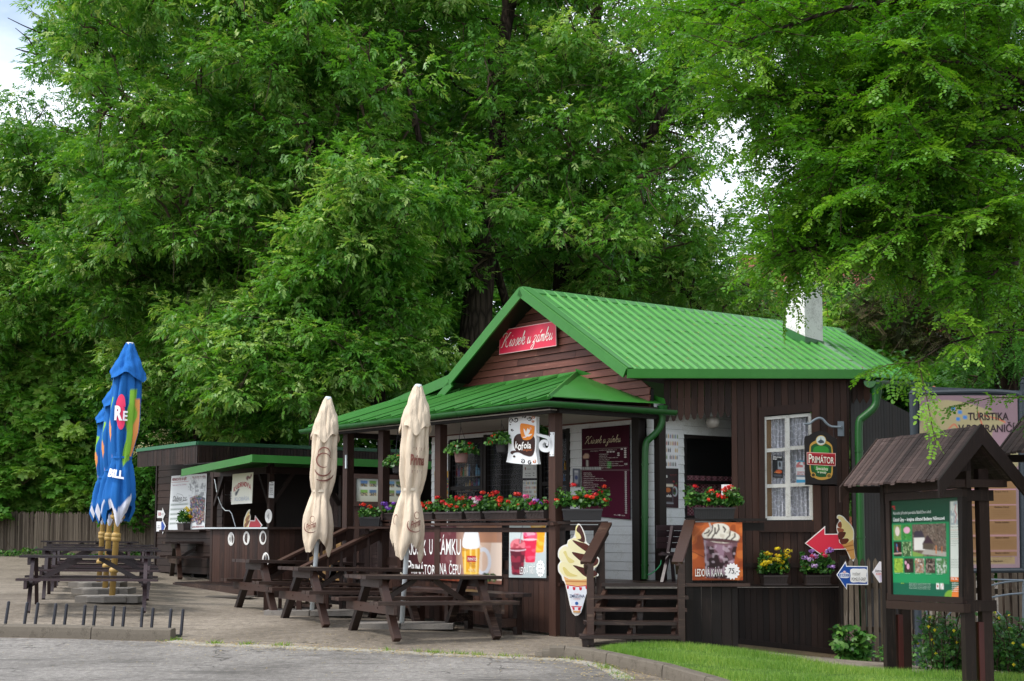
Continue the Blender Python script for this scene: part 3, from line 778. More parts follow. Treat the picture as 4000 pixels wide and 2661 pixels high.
# front face: narrow sheets running up the slope, each lapping over its neighbour, ending on the hip or the wall
sA_, sB_ = stof(cF)[0], stof(cL)[0]; sap, stl = stof(ap)[0], stof(tl)[0]
def eavp(s): return cF.lerp(cL, (s-sA_)/(sB_-sA_))
def topp(s):
    if s < sap: return cF.lerp(ap, (s-sA_)/(sap-sA_))
    return ap.lerp(tl, (s-sap)/(stl-sap))
s_ = sA_; r5 = random.Random(5)
while s_ < sB_-.02:
    s2_ = min(s_+r5.uniform(.36, .44), sB_); e0_, e1_, t0_, t1_ = eavp(s_), eavp(s2_), topp(s_), topp(s2_); k0 = r5.uniform(.004, .01); k1 = r5.uniform(.03, .045); dr = -rr*r5.uniform(0, .02)
    sg = UP*r5.uniform(-.006, .006)
    roofp.add([e0_+nn*k1+dr, e1_+nn*k0+dr, t1_+nn*k0, t0_+nn*k1, e0_-nn*.01, t0_-nn*.01, e1_-nn*.012+dr, (e0_+e1_)/2+nn*(k0+.004)+dr+sg], [(0, 7, 1, 2, 3), (0, 3, 5, 4), (0, 4, 6, 1, 7)], r5.random())
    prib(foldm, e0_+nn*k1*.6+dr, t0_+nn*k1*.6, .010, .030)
    s_ = s2_
roofp.add([cF-UP*.01, cL-UP*.01, tl-UP*.01, ap-UP*.01], [(0, 1, 2, 3)], .2)
roofp.add([cF+nn*.02, ap+nn*.01, cR+UP*.02, cF.lerp(cR, .5)+UP*.012], [(0, 1, 2), (0, 2, 3)], .6)
roofp.add([cF+nn*.028, cF.lerp(ap, .5)+nn*.03, cF.lerp(cR, .45)+UP*.03], [(0, 1, 2)], .8)
prib(roofp, cF, ap, .035, .05)
roofp.add([ap+nn*.02, cR+nn*.02, cR+UP*.09-rr*.03, ap+UP*.09-rr*.03], [(0, 1, 2, 3)], .4)
roofp.add([ap+UP*.05-rr*.01, tl+UP*.05-rr*.01, tl-UP*.02-rr*.06, ap-UP*.02-rr*.06], [(0, 1, 2, 3)], .4)
pr = roofp.build('porch_roof', 'roof_green', kiosk); foldm.build('sheet_folds', 'roof_rib_lit', pr)
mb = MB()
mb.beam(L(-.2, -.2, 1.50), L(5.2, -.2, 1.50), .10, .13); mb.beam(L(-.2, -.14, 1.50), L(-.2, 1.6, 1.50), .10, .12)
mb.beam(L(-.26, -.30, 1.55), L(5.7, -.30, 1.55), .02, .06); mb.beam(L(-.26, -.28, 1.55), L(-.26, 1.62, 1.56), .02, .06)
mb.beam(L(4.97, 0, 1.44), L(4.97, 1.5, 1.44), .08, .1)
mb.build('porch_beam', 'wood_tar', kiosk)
# gutters
mb = MB()
gA, gC, gR = cL+UP*-.03-rr*.05, L(-.33, -.40, 1.545), L(-.38, 1.72, 1.535)
def half_gutter(m, pts, r=.055, lip=.007):
    pts = [Vector(p) for p in pts]; rows = []
    for i, p in enumerate(pts):
        d = (pts[min(i+1, len(pts)-1)]-pts[max(i-1, 0)]); d.z = 0; d.normalize(); sd = d.cross(UP)
        if 0 < i < len(pts)-1:
            d1 = (pts[i]-pts[i-1]).normalized(); d2 = (pts[i+1]-pts[i]).normalized(); c_ = math.cos(d1.angle(d2)/2); sd = sd/max(.5, c_)
        row = [p+sd*(r*math.cos(PI+a))+UP*(r*math.sin(PI+a)) for a in [PI*k/10 for k in range(11)]]
        row = [row[0]+UP*lip*2]+row+[row[-1]+UP*lip*2]
        rows.append(row)
    m.grid(rows, .5)
    inner = [[p+(pts[i]-p)*.12+UP*.0 for p in row] for i, row in enumerate(rows)]
    m.grid(inner, .5)
    for i in (0, -1): m.add(rows[i][1:-1], [tuple(range(11))], .5)
half_gutter(mb, [gA]+[gA.lerp(gC, k/8) for k in range(1, 9)]+[gC.lerp(gR, k/3) for k in range(1, 4)])
for (a, b, n) in ((gA, gC, 13), (gC, gR, 4)):
    for k in range(1, n):
        p = a.lerp(b, k/n); d = (b-a); d.z = 0; d.normalize(); sd = d.cross(UP)
        m_ = [p+sd*(.061*math.cos(PI+x))+UP*(.061*math.sin(PI+x)) for x in [PI*q_/8 for q_ in range(9)]]
        mb.grid([[w-d*.012 for w in m_], [w+d*.012 for w in m_]], .3)
mb.build('gutter', 'gutter_green', kiosk, smooth=True)
mb = MB(); h0 = P(3398, 1490, 19.05); h1 = P(3615, 1500, 21.2)
half_gutter(mb, [h0, h0.lerp(h1, .5), h1], .085); mb.build('gutter', 'gutter_green', kiosk, smooth=True)
def pipe(pts, r, name='downpipe', rings=()):
    m = MB(); m.tube(pts, r, 16, tint=.5)
    for p, d in rings: m.tube([Vector(p)-Vector(d)*.012, Vector(p)+Vector(d)*.012], r*1.16 if not isinstance(r, list) else r[-1]*1.16, 16, tint=.5)
    return m.build(name, 'gutter_green', kiosk, smooth=False)
Yp = stof  # downpipe by the porch corner
p0 = gR+Vector((.03, 0, -.03)); pb = L(-.10, 1.42, DZ); Yq = pb.y
top_ = P(2588, 1600, 18.75); mid = P(2586, 1672, 18.75); low = P(2520, 1730, Yq-.05); dwn = P(2519, 2262, Yq-.05)
def bend(p, a, b, n=5, f=.35):
    "rounded corner"
    p, a, b = Vector(p), Vector(a), Vector(b); s0 = p.lerp(a, f); s1 = p.lerp(b, f)
    return [(s0.lerp(p, t)).lerp(p.lerp(s1, t), t) for t in [k/(n-1) for k in range(n)]]
pts = [top_+UP*.05, top_]+bend(mid, top_, low, f=.5)+bend(low, mid, dwn, f=.12)+[dwn]
rad = [.075, .06]+[.044]*(len(pts)-2)
pipe(pts, rad, rings=[(low.lerp(dwn, .16), UP), (low.lerp(dwn, .55), UP), (low.lerp(dwn, .9), UP)])
T0 = P(3424, 1495, 19.1); T1 = P(3424, 1545, 19.1); T2 = P(3421, 1590, 19.1); T3 = P(3353, 1645, 19.1); T4 = P(3372, 2560, 19.05)
pts = [T0, T1, T1.lerp(T2, .5)]+bend(T2, T1, T3, f=.4)+bend(T3, T2, T4, f=.1)+[T4]
pipe(pts, [.085, .06]+[.052]*(len(pts)-2), rings=[(T3.lerp(T4, .13), UP), (T3.lerp(T4, .5), UP)])
# --- deck, posts, rails
mb = MB()
for i in range(14): mb.box(L(2.45, .03+.105*i, DZ-.02), (5.1, .099, .04), -g, rr, UP)
fl = P(2352, 2277, 17.95); fr = P(2690, 2280, 17.95)
for i in range(15):
    y = 17.93+.105*i; xl = KX.x-.12+max(0, (18.0-y))*1.0; xl = KX.x-.05+(y-18)*1.15 if y > 18 else 1.1
    mb.box(((xl+2.95)/2, y, DECK-.022), (2.95-xl, .099, .04))
mb.build('deck', 'wood_plank', kiosk)
for s in (0, sx(1722, 1900, 0), sx(1499, 1900, 0), sx(1360, 1900, 0)):
    mb = MB(); b = L(s, 0, 0); mb.slab([b+g*.065-rr*.06+UP*(-b.z+gz(b.x, b.y)-.1), b-g*.065-rr*.06+UP*(-b.z+gz(b.x, b.y)-.1), L(s, 0, 1.45)-g*.065-rr*.06, L(s, 0, 1.45)+g*.065-rr*.06], rr*.12)
    mb.build('post', 'wood_wall', kiosk)
for (a_, b_) in (((-.0, 1.42), .1), ((-.22, 1.60), .09)):
    mb = MB(); mb.beam(L(a_[0], a_[1], DZ), L(a_[0], a_[1], 1.5), .14 if b_ == .1 else .1, .12, rr); mb.build('post', 'wood_tar', kiosk)
s3, s4, s5 = sx(1722, 1900, 0), sx(1499, 1900, 0), sx(1360, 1900, 0)
# front lower cladding below the rail
RZ = onG(2100, 2044, 0).z-CH; RZ2 = RZ
mb = MB(); zl0 = onG(2000, 2246, 0).z-CH
gb = [gz(L(s, 0, 0).x, L(s, 0, 0).y)-CH for s in (0, s4)]
boards(mb, [(0, gb[0]+.03), (s4, gb[1]+.03), (s4, zl0), (0, zl0)], L(0, 0, 0), -g, UP, -rr, .105, True, .02, .005, .003, False, 21)
mb.build('porch_cladding', 'wood_wall', kiosk)
mb = MB()
mb.beam(L(-.08, -.03, RZ-.01), L(s4+.06, -.03, RZ-.01), .15, .035, tint=.7); mb.beam(L(-.06, -.03, RZ-.085), L(s4+.06, -.03, RZ-.085), .05, .06, tint=.3)
mb.beam(L(.05, -.03, RZ+.045), L(s4+.06, -.03, RZ+.045), .17, .02, tint=.6)
mb.beam(L(0, -.01, zl0-.02), L(s4, -.01, zl0-.02), .05, .05)
for s in [s4*k/9 for k in range(1, 9)]+[.36, .9]: mb.beam(L(s, .0, zl0), L(s, .0, RZ-.05), .09, .025, rr)
mb.beam(L(0.0, .02, DZ+.2), L(s4, .02, DZ+.2), .03, .12)
mb.build('railing', 'wood_wall', kiosk)
# side panel with the ice cream sign; right panel with iced coffee sign
RS = [P(2180, 2477, 17.98), P(2352, 2500, 17.93)]
def frontpanel(pa, pb, Ya, Yb, ytop, ybot0, ybot1, pitch, mat, nm, open_=None):
    a, b = P(pa, ybot0, Ya), P(pb, ybot1, Yb); ax = b-a; ax.z = 0; w = ax.length; ax.normalize(); n_ = Vector((ax.y, -ax.x, 0))
    m = MB(); zt = P(pa, ytop, Ya).z
    boards(m, [(0, 0), (w, b.z-a.z), (w, zt-a.z), (0, zt-a.z)], a, ax, UP, n_, pitch, True, .02, .006, .002, False, 31)
    return a, ax, w, n_, m, zt
a, ax, w, n_, m, zt = frontpanel(2172, 2352, 17.98, 17.93, 2132, 2482, 2500, .125, 0, 0)
for (x0_, x1_) in ((0, .12), (w-.10, w)): m.slab([a+ax*x0_+UP*(zt-a.z), a+ax*x1_+UP*(zt-a.z), a+ax*x1_+UP*(P(2200, 2060, 17.98).z-a.z), a+ax*x0_+UP*(P(2200, 2060, 17.98).z-a.z)], n_*.02)
zr = P(2200, 2048, 17.98).z
m.slab([a-ax*.1+n_*.06+UP*(zr-a.z), a+ax*(w+.08)+n_*.06+UP*(zr-a.z), a+ax*(w+.08)-n_*.08+UP*(zr-a.z), a-ax*.1-n_*.08+UP*(zr-a.z)], UP*.035, .7)
m.slab([a+n_*.02+UP*(zr-.08-a.z), a+ax*(w+.04)+n_*.02+UP*(zr-.08-a.z), a+ax*(w+.04)-n_*.02+UP*(zr-.08-a.z), a-n_*.02+UP*(zr-.08-a.z)], UP*.07, .7)
m.beam(a+ax*w, a+ax*w+UP*(zr-a.z), .08, .09, n_)
m.build('side_panel', 'wood_dark', kiosk)
a, ax, w, n_, m, zt = frontpanel(2703, 2866, 17.95, 17.97, 2060, 2528, 2528, .125, 0, 0)
zr2 = P(2800, 2036, 17.95).z; zt2 = P(2800, 2262, 17.95).z
m.slab([a-ax*.05+n_*.10+UP*(zr2-a.z), a+ax*(w+.42)+n_*.10+UP*(zr2-a.z), a+ax*(w+.42)-n_*.08+UP*(zr2-a.z), a-ax*.05-n_*.08+UP*(zr2-a.z)], UP*.035, .7)
m.slab([a+n_*.022+UP*(zr2-.12-a.z), a+ax*(w+.4)+n_*.022+UP*(zr2-.12-a.z), a+ax*(w+.4)-n_*.02+UP*(zr2-.12-a.z), a-n_*.02+UP*(zr2-.12-a.z)], UP*.10, .3)
m.beam(a-ax*.03, a-ax*.03+UP*(zr2-a.z), .09, .09, n_); m.beam(a+ax*(w+.02), a+ax*(w+.02)+UP*(zr2-a.z), .06, .05, n_)
boards(m, [(0, .08), (1.05, .08), (1.05, zr2-a.z), (0, zr2-a.z)], a+ax*w, -n_, UP, ax, .125, True, .02, .006, .002, False, 33)
m.build('front_panel', 'wood_tar', kiosk)
# --- stairs (right, five treads)
stairs = MB(); tr = [(2352, 2683, 2278, 17.93), (2318, 2690, 2327, 17.69), (2320, 2684, 2376, 17.43), (2283, 2665, 2428, 17.17), (2265, 2656, 2482, 16.91)]
st_pts = []
for (xa, xb, y, Y) in tr:
    a, b = P(xa, y, Y-.13), P(xb, y+2, Y-.13); st_pts.append((a, b)); ax = (b-a).normalized()
    stairs.box8([a-UP*.04, b-UP*.04, b+Vector((0, .27, -.04)), a+Vector((0, .27, -.04)), a, b, b+Vector((0, .27, 0)), a+Vector((0, .27, 0))])
    if Y < 17.9:
        for f in (.06, .5, .93):
            c_ = a.lerp(b, f)+Vector((0, .12, -.045)); zg = gz(c_.x, c_.y)
            stairs.beam(c_, Vector((c_.x, c_.y, max(zg-.02, c_.z-.2 if Y > 17 else zg-.05))), .07, .07, (0, 1, 0))
for (f, X) in ((.05, 0), (.5, 0), (.95, 0)):
    a = st_pts[0][0].lerp(st_pts[0][1], f)+Vector((0, .1, -.15)); b = st_pts[4][0].lerp(st_pts[4][1], f)+Vector((0, .22, -.1))
    stairs.beam(a, b, .05, .16)
stairs.build('stairs', 'wood_plank', kiosk)
mb = MB(); mb.slab([P(2350, 2300, 18.1), P(2700, 2300, 18.1), P(2700, 2520, 18.1), P(2350, 2500, 18.1)], (0, .03, 0)); mb.build('stair_back', 'wood_tar', kiosk)
for (ta, tb_, pa, pb_) in ((P(2370, 2046, 17.85), P(2288, 2200, 16.95), P(2305, 2200, 16.98), P(2306, 2432, 16.98)), (P(2695, 2036, 17.85), P(2645, 2200, 16.95), P(2660, 2196, 16.98), P(2662, 2500, 16.98))):
    mb = MB(); mb.beam(ta, tb_, .13, .035, tint=.9); mb.beam(ta-UP*.08, tb_-UP*.08, .04, .12, tint=.3)
    mb.beam(pa, Vector((pb_.x, pb_.y, gz(pb_.x, pb_.y))), .08, .08, (0, 1, 0)); mb.build('handrail', 'wood_plank', kiosk)
# --- left stairs between the last two posts, going down towards the patio
mb = MB()
for k in range(5):
    t = -.02-.27*k; z = DZ-.03-.125*k
    mb.box(L((s4+s5)/2, t-.13, z-.02), (s5-s4-.1, .27, .04), -g, rr, UP)
    mb.box(L((s4+s5)/2, t-.02, z-.09), (s5-s4-.14, .02, .11), -g, rr, UP)
mb.build('stairs', 'wood_plank', kiosk)
for s in (s4+.02, s5-.02):
    mb = MB(); a = L(s, -.02, RZ-.06); b = L(s, -1.45, RZ-.66)
    mb.beam(a, b, .13, .035, tint=.9); mb.beam(a-UP*.09, b-UP*.09, .04, .13, tint=.3)
    for k in range(1, 7):
        p = a.lerp(b, k/6.3); mb.beam(p-UP*.05, Vector((p.x, p.y, max(gz(p.x, p.y), p.z-.95))), .07 if k == 6 else .045, .06, (0, 1, 0))
    mb.build('handrail', 'wood_wall', kiosk)
# chimney
mb = MB(); c0 = P(3145, 1346, 20.75); h_ = P(3145, 1112, 20.75).z
q = [c0, c0+rr*.40, c0+rr*.40-g*.36, c0-g*.36]; q = [Vector((p.x, p.y, c0.z-.55)) for p in q]
mb.box8(q+[Vector((p.x, p.y, h_)) for p in q])
cm = sum(q, Vector())/4
mb.box8([Vector((cm.x+(p.x-cm.x)*1.12, cm.y+(p.y-cm.y)*1.12, h_)) for p in q]+[Vector((cm.x+(p.x-cm.x)*1.12, cm.y+(p.y-cm.y)*1.12, h_+.07)) for p in q])
ch = mb.build('chimney', 'chimney_plaster', kiosk)
mb = MB(); mb.tube([Vector((cm.x, cm.y, h_+.05)), Vector((cm.x, cm.y, P(3158, 975, 20.9).z))], .055, 18); mb.lathe(Vector((cm.x, cm.y, P(3158, 982, 20.9).z)), [(.05, -.02), (.075, 0), (.075, .05), (.05, .07)], 18); mb.build('flue_pipe', 'white_metal', ch)
pn_ = (C2-Bc).cross(D-Bc).normalized()
def roofz(v): return Bc.z-(pn_.x*(v.x-Bc.x)+pn_.y*(v.y-Bc.y))/pn_.z
mb = MB(); q2 = [Vector((cm.x+(p.x-cm.x)*1.07, cm.y+(p.y-cm.y)*1.07, 0)) for p in q]; q3 = [Vector((cm.x+(p.x-cm.x)*1.35, cm.y+(p.y-cm.y)*1.35, 0)) for p in q]
vs = [Vector((p.x, p.y, roofz(p)+.06)) for p in q2]+[Vector((p.x, p.y, roofz(p)-.12)) for p in q2]+[Vector((p.x, p.y, roofz(p)-.14)) for p in q3]
mb.add(vs, [(k, (k+1) % 4, 4+(k+1) % 4, 4+k) for k in range(4)]+[(4+k, 4+(k+1) % 4, 8+(k+1) % 4, 8+k) for k in range(4)], .3)
mb.build('chimney_flashing', 'roof_green_dark', ch)
# alcove lamp
lp = P(2784, 1648, 19.3); mb = MB(); mb.lathe(lp-UP*.09, [(.02, 0), (.07, .02), (.095, .07), (.09, .12), (.06, .16)], 20); 
lamp = mb.build('ceiling_lamp', 'lamp_glass', kiosk, smooth=True); mb = MB(); mb.lathe(lp+UP*.07, [(.06, 0), (.065, .02), (.06, .06)], 16); mb.build('lamp_base', 'white_metal', lamp)
# ------------------------------------------------------------------ ground
def axis(lo, hi, dense0, dense1, d, D):
    out = []; x = lo
    while x < hi: out.append(x); x += d if dense0 <= x < dense1 else D
    out.append(hi); return np.array(out)
xs = np.r_[axis(-60, 60, -12, 12, .5, 4)]; ys = axis(1.5, 100, 8, 34, .5, 4)
xs = np.r_[[-600, -200], xs, [200, 600]]; ys = np.r_[[-60, -10], ys, [200, 900]]
X, Y = np.meshgrid(xs, ys); Z = gza(X, Y)
mb = MB(); mb.grid([[(X[i, j], Y[i, j], Z[i, j]) for j in range(len(xs))] for i in range(len(ys))], .5)
gr = mb.build('ground', 'asphalt_patio', smooth=True, kind='structure')
def resample(pts, n):
    pts = [np.array(p) for p in pts]; d = [0]
    for a, b in zip(pts[:-1], pts[1:]): d.append(d[-1]+np.linalg.norm(b-a))
    out = []
    for t in np.linspace(0, d[-1], n):
        k = min(len(pts)-2, max(0, np.searchsorted(d, t)-1)); f = (t-d[k])/(d[k+1]-d[k]+1e-9); out.append(pts[k]*(1-f)+pts[k+1]*f)
    return out
edge_px = [(-900, 2480), (-300, 2488), (0, 2493), (330, 2499), (662, 2509), (800, 2523), (1207, 2539), (1615, 2557), (2050, 2577), (2225, 2584), (2340, 2606), (2400, 2636), (2440, 2661), (2560, 2760), (2700, 2900)]
edge = [G(x, y) for x, y in edge_px]
E2 = resample([(p.x, p.y) for p in edge], 160)
rows = []
for k in range(24):
    f = (k/23)**1.0; row = []
    for (x, y) in E2:
        yy = y*(1-f)+2.0*f; row.append((x, yy, gz(x, yy)+.006))
    rows.append(row)
mb = MB(); mb.grid(rows, .5); mb.build('road', 'asphalt_road', smooth=True, kind='structure')
# pale gutter stones along the road edge
mb = MB(); i0 = 0; E3 = resample([(p.x, p.y) for p in edge[4:13]], 90)
for k in range(0, 88):
    a, b = Vector((*E3[k], 0)), Vector((*E3[k+1], 0))
    d = (b-a).normalized(); n = Vector((-d.y, d.x, 0)); n = n if n.y > 0 else -n; gap = .012 if k % 6 == 5 else 0; b2 = b-d*gap
    q = [a-n*.05, b2-n*.05, b2+n*.11, a+n*.11]; q = [Vector((p.x, p.y, gz(p.x, p.y)+.0)) for p in q]
    mb.box8([p-UP*.03 for p in q]+[p+UP*.016 for p in q], .5)
mb.build('gutter_stones', 'curb_white', kind='structure')
# raised kerb, left
def kerb(pxs, h, w, nm, seg=.9, seed=0, taper=(0, 0)):
    pp = resample([(p.x, p.y) for p in [G(*q) for q in pxs]], 60); m = MB(); r = random.Random(seed)
    N = len(pp)
    prev = None; acc = 0
    for k in range(N-1):
        a, b = Vector((*pp[k], 0)), Vector((*pp[k+1], 0)); d = (b-a).normalized(); n = Vector((-d.y, d.x, 0)); n = n if n.y > 0 else -n
        acc += (b-a).length; gap = 0
        if acc > seg: acc = 0; gap = .012
        f = (k+.5)/N; hh = h*min(1, (f/taper[0]) if taper[0] else 1, ((1-f)/taper[1]) if taper[1] else 1)+.004
        def pt(p, off, z): c = p+n*off; return Vector((c.x, c.y, gz(c.x, c.y)+z))
        b2 = b-d*gap; j = r.uniform(-.006, .006)
        prof = [(0, -.03), (.004+j*.3, hh*.55), (.012, hh-.012), (.03, hh), (w-.02, hh+.0), (w, hh-.02), (w, -.03)]
        mm = len(prof)
        m.add([pt(a, o, z) for o, z in prof]+[pt(b2, o, z) for o, z in prof], [(i, i+1, mm+i+1, mm+i) for i in range(mm-1)]+[tuple(range(mm)), tuple(range(2*mm-1, mm-1, -1))], .5)
    return m.build(nm, 'kerb_stone', kind='structure')
kerb([(-600, 2486), (0, 2490), (330, 2497), (664, 2506)], .14, .16, 'kerb', 1.5)
kerb([(2060, 2574), (2200, 2575), (2320, 2591), (2415, 2611), (2582, 2648), (2750, 2700), (3000, 2790)], .13, .15, 'kerb', 1.0, 3, (.06, 0))
# lawn
low = [(2330, 2572), (2420, 2595), (2582, 2630), (2750, 2682), (3000, 2770), (3600, 2800), (4300, 2800)]
hig = [(2391, 2541), (2450, 2537), (2582, 2537), (2849, 2550), (3193, 2607), (3600, 2650), (4300, 2670)]
lo_ = resample([(G(*p).x, G(*p).y) for p in low], 60); hi_ = resample([(G(*p).x, G(*p).y) for p in hig], 60)
rows = []
for k in range(14):
    f = k/13; rows.append([(a[0]*(1-f)+b[0]*f, a[1]*(1-f)+b[1]*f) for a, b in zip(lo_, hi_)])
mb = MB(); mb.grid([[(x, y, gz(x, y)+.05*min(1, 4*(k/13))*min(1, 6*(1-k/13))+.012) for x, y in r] for k, r in enumerate(rows)], .5)
mb.build('lawn', 'lawn_soil', kind='structure')
rs = np.random.RandomState(5); NB = 110000
a = rs.rand(NB)**.75; k = rs.rand(NB); i = np.clip((k*59).astype(int), 0, 58); f = k*59-i
lo_a, hi_a = np.array(lo_), np.array(hi_)
pa = lo_a[i]*(1-f)[:, None]+lo_a[i+1]*f[:, None]; pb = hi_a[i]*(1-f)[:, None]+hi_a[i+1]*f[:, None]
pp = pa*(1-a)[:, None]+pb*a[:, None]+rs.randn(NB, 2)*.012
keep = (np.sin(pp[:, 0]*4.1+1)*np.sin(pp[:, 1]*5.3)+np.sin(pp[:, 0]*11+pp[:, 1]*9)*.5 > -.75+rs.rand(NB)*.5) | (rs.rand(NB) < .5); pp = pp[keep]; NB = len(pp)
z = gza(pp[:, 0], pp[:, 1])+.03
h = rs.uniform(.02, .085, NB)*(1+.5*np.sin(pp[:, 0]*3+pp[:, 1]*5)*.5); th = rs.rand(NB)*2*PI; ln = rs.randn(NB, 2)*.022
bx = np.stack([np.cos(th), np.sin(th)], 1)*.0035
V = np.zeros((NB, 3, 3)); V[:, 0, :2] = pp-bx; V[:, 1, :2] = pp+bx; V[:, 2, :2] = pp+ln; V[:, 0, 2] = V[:, 1, 2] = z-.01; V[:, 2, 2] = z+h
o = npmesh('grass', V.reshape(-1, 3), 3, 'grass_blade', tint=np.clip(rs.rand(NB)*.8+.2*np.sin(pp[:, 0]*2.3)**2, 0, 1)); o['kind'] = 'stuff'
# fallen petals and crumbs collecting along the kerb
def litter(n, line, spread, name, cols, size=.012, seed=0):
    r = np.random.RandomState(seed); ln_ = np.array(line); k = r.rand(n)*(len(ln_)-1); i = k.astype(int); f = (k-i)[:, None]
    c = ln_[i]*(1-f)+ln_[i+1]*f+r.randn(n, 2)*np.array(spread); z = gza(c[:, 0], c[:, 1])+.022
    V = np.zeros((n, 4, 3)); a = r.rand(n)*PI; s = r.uniform(.5, 1.3, n)*size
    for q in range(4):
        V[:, q, 0] = c[:, 0]+np.cos(a+q*PI/2)*s; V[:, q, 1] = c[:, 1]+np.sin(a+q*PI/2)*s*.7; V[:, q, 2] = z+r.rand(n)*.004
    C_ = np.array([lin(x) for x in cols])[r.randint(0, len(cols), n)]
    o = npmesh(name, V.reshape(-1, 3), 4, 'print_matt', col=C_); o['kind'] = 'stuff'; return o
litter(2600, E3, (.25, .10), 'fallen_petals', ['b89c5a', '9a8450', 'c8b070', '8a7a58'])
litter(2200, E3, (1.6, .5), 'scattered_petals', ['a08c58', '7c6c48', 'b8a678', '5e5442'], .010, 3)
patio_line = [(G(x, y).x, G(x, y).y) for x, y in [(300, 2420), (900, 2440), (1500, 2500), (2100, 2500), (2400, 2530)]]
litter(1500, patio_line, (1.2, .8), 'scattered_crumbs', ['a8966a', '8a7c5c', '6a604c'], .009, 4)
# weeds rooted in the joint beside the stones
rs = np.random.RandomState(12); N = 900; k = rs.rand(N)*(len(E3)-2); i = k.astype(int); c = np.array(E3)[i]; cl = np.array(E3)[rs.choice(len(E3), 26)][rs.randint(0, 26, N)]+rs.randn(N, 2)*.05+np.array([0, .12])
z = gza(cl[:, 0], cl[:, 1]); V = np.zeros((N, 3, 3)); a = rs.rand(N)*6.28; V[:, 0, :2] = cl-.004; V[:, 1, :2] = cl+.004; V[:, 2, :2] = cl+rs.randn(N, 2)*.03; V[:, 0, 2] = V[:, 1, 2] = z; V[:, 2, 2] = z+rs.uniform(.02, .07, N)
o = npmesh('weeds', V.reshape(-1, 3), 3, 'grass_blade', tint=rs.rand(N)); o['kind'] = 'stuff'
# ------------------------------------------------------------------ foliage
def unit(a): return a/(np.linalg.norm(a, axis=-1, keepdims=True)+1e-9)
def leaflet(x, y, ang, L, W, k, z0=0, dz=0, curl=0):
    "one leaflet polygon with k corners starting at (x,y) and pointing at ang"
    c, s = math.cos(ang), math.sin(ang)
    if k == 4: pr = [(0, 0), (.45, .5), (1, 0), (.45, -.5)]
    elif k == 6: pr = [(0, 0), (.3, .48), (.72, .46), (1, 0), (.72, -.46), (.3, -.48)]
    out = []
    for a, b in pr:
        u, v = a*L, b*W
        out.append((x+u*c-v*s, y+u*s+v*c, z0+dz*a*a+curl*abs(b)))
    return out
def t_ash(k=4, pairs=3, L=.20, l=.10, w=.046):
    v = []
    for i in range(pairs):
        x = L*(.3+.7*i/pairs); zz = -.05*(x/L)**2
        for sg in (1, -1): v += leaflet(x, 0, sg*(.75+.2*(i % 2)), l*(.85+.15*i/pairs), w, k, zz, -.035, .008)
    v += leaflet(L, 0, 0, l*1.1, w, k, -.05, -.03, .008)
    return np.array(v), k
def t_robinia(k=6, pairs=5, L=.17, l=.044, w=.025):
    v = []
    for i in range(pairs):
        x = L*(.2+.8*i/pairs); zz = -.04*(x/L)**2
        for sg in (1, -1): v += leaflet(x, 0, sg*1.25, l, w, k, zz, -.008, .002)
    v += leaflet(L, 0, 0, l, w, k, -.04, -.008, .002)
    return np.array(v), k
def t_broad(k=6, n=3, l=.11, w=.062):
    v = []
    for i in range(n):
        a = (i-(n-1)/2)*1.0; v += leaflet(.02, 0, a, l*(1 if i == n//2 else .85), w, k, 0, -.03, .012)
    return np.array(v), k
def t_big(k=4, l=.24, w=.10):
    v = []
    for i in range(5): v += leaflet(.05*i, 0, (1 if i % 2 else -1)*(.9-.12*i), l, w, k, -.02*i, -.06, .02)
    return np.array(v), k
def t_needle():
    v = []
    for i in range(10):
        for sg in (1, -1): v += leaflet(.03*i, 0, sg*.9, .05, .012, 4, 0, -.01)
    return np.array(v), 4
def place(tmpl, pos, d, up, sc):
    T, k = tmpl; X_ = unit(d); Z_ = unit(up-X_*(up*X_).sum(-1, keepdims=True)); Y_ = np.cross(Z_, X_)
    R = np.stack([X_, Y_, Z_], -1)                       # N,3,3
    V = np.einsum('nij,mj->nmi', R, T)*np.asarray(sc)[:, None, None]+pos[:, None, :]
    return V.reshape(-1, 3)
def clump_leaves(C_, R_, per, tmpl, rs, flat=.6, out=.9, droop=.16, sc=(.8, 1.2), tbase=None, updown=.3):
    """C_ (n,3) clump centres, R_ (n,) radii; returns vertices and per-face tints"""
    n = len(C_); N = n*per; idx = np.repeat(np.arange(n), per)
    u = unit(rs.randn(N, 3)); u[:, 2] = u[:, 2]*.85+updown*.5; rad = rs.rand(N)**.4
    off = u*rad[:, None]*R_[idx][:, None]; off[:, 2] *= flat
    pos = C_[idx]+off
    d = u*out+rs.randn(N, 3)*.45; d[:, 2] = d[:, 2]*.6-droop
    up = np.zeros((N, 3)); up[:, 2] = 1; up += u*.35+rs.randn(N, 3)*.35
    var = tmpl if isinstance(tmpl, list) else [tmpl]; q = N//len(var)
    S_ = rs.uniform(sc[0], sc[1], N); pm = rs.permutation(N); pos, d, up, idx = pos[pm], d[pm], up[pm], idx[pm]
    V = np.concatenate([place(tv, pos[i*q:(i+1)*q if i < len(var)-1 else N], d[i*q:(i+1)*q if i < len(var)-1 else N], up[i*q:(i+1)*q if i < len(var)-1 else N], S_[i*q:(i+1)*q if i < len(var)-1 else N]) for i, tv in enumerate(var)])
    nl = len(var[0][0])//var[0][1]
    tb = (rs.rand(n)*.45 if tbase is None else tbase)[idx]
    t = np.repeat(np.clip(tb+rs.rand(N)*.35+(rs.rand(N) < .05)*.5, 0, 1), nl)+rs.rand(N*nl)*.15
    return V, np.clip(t, 0, 1)
def inpoly(x, y, pts):
    c = False; n = len(pts)
    for i in range(n):
        x1, y1 = pts[i]; x2, y2 = pts[(i+1) % n]
        if (y1 > y) != (y2 > y) and x < (x2-x1)*(y-y1)/(y2-y1)+x1: c = not c
    return c
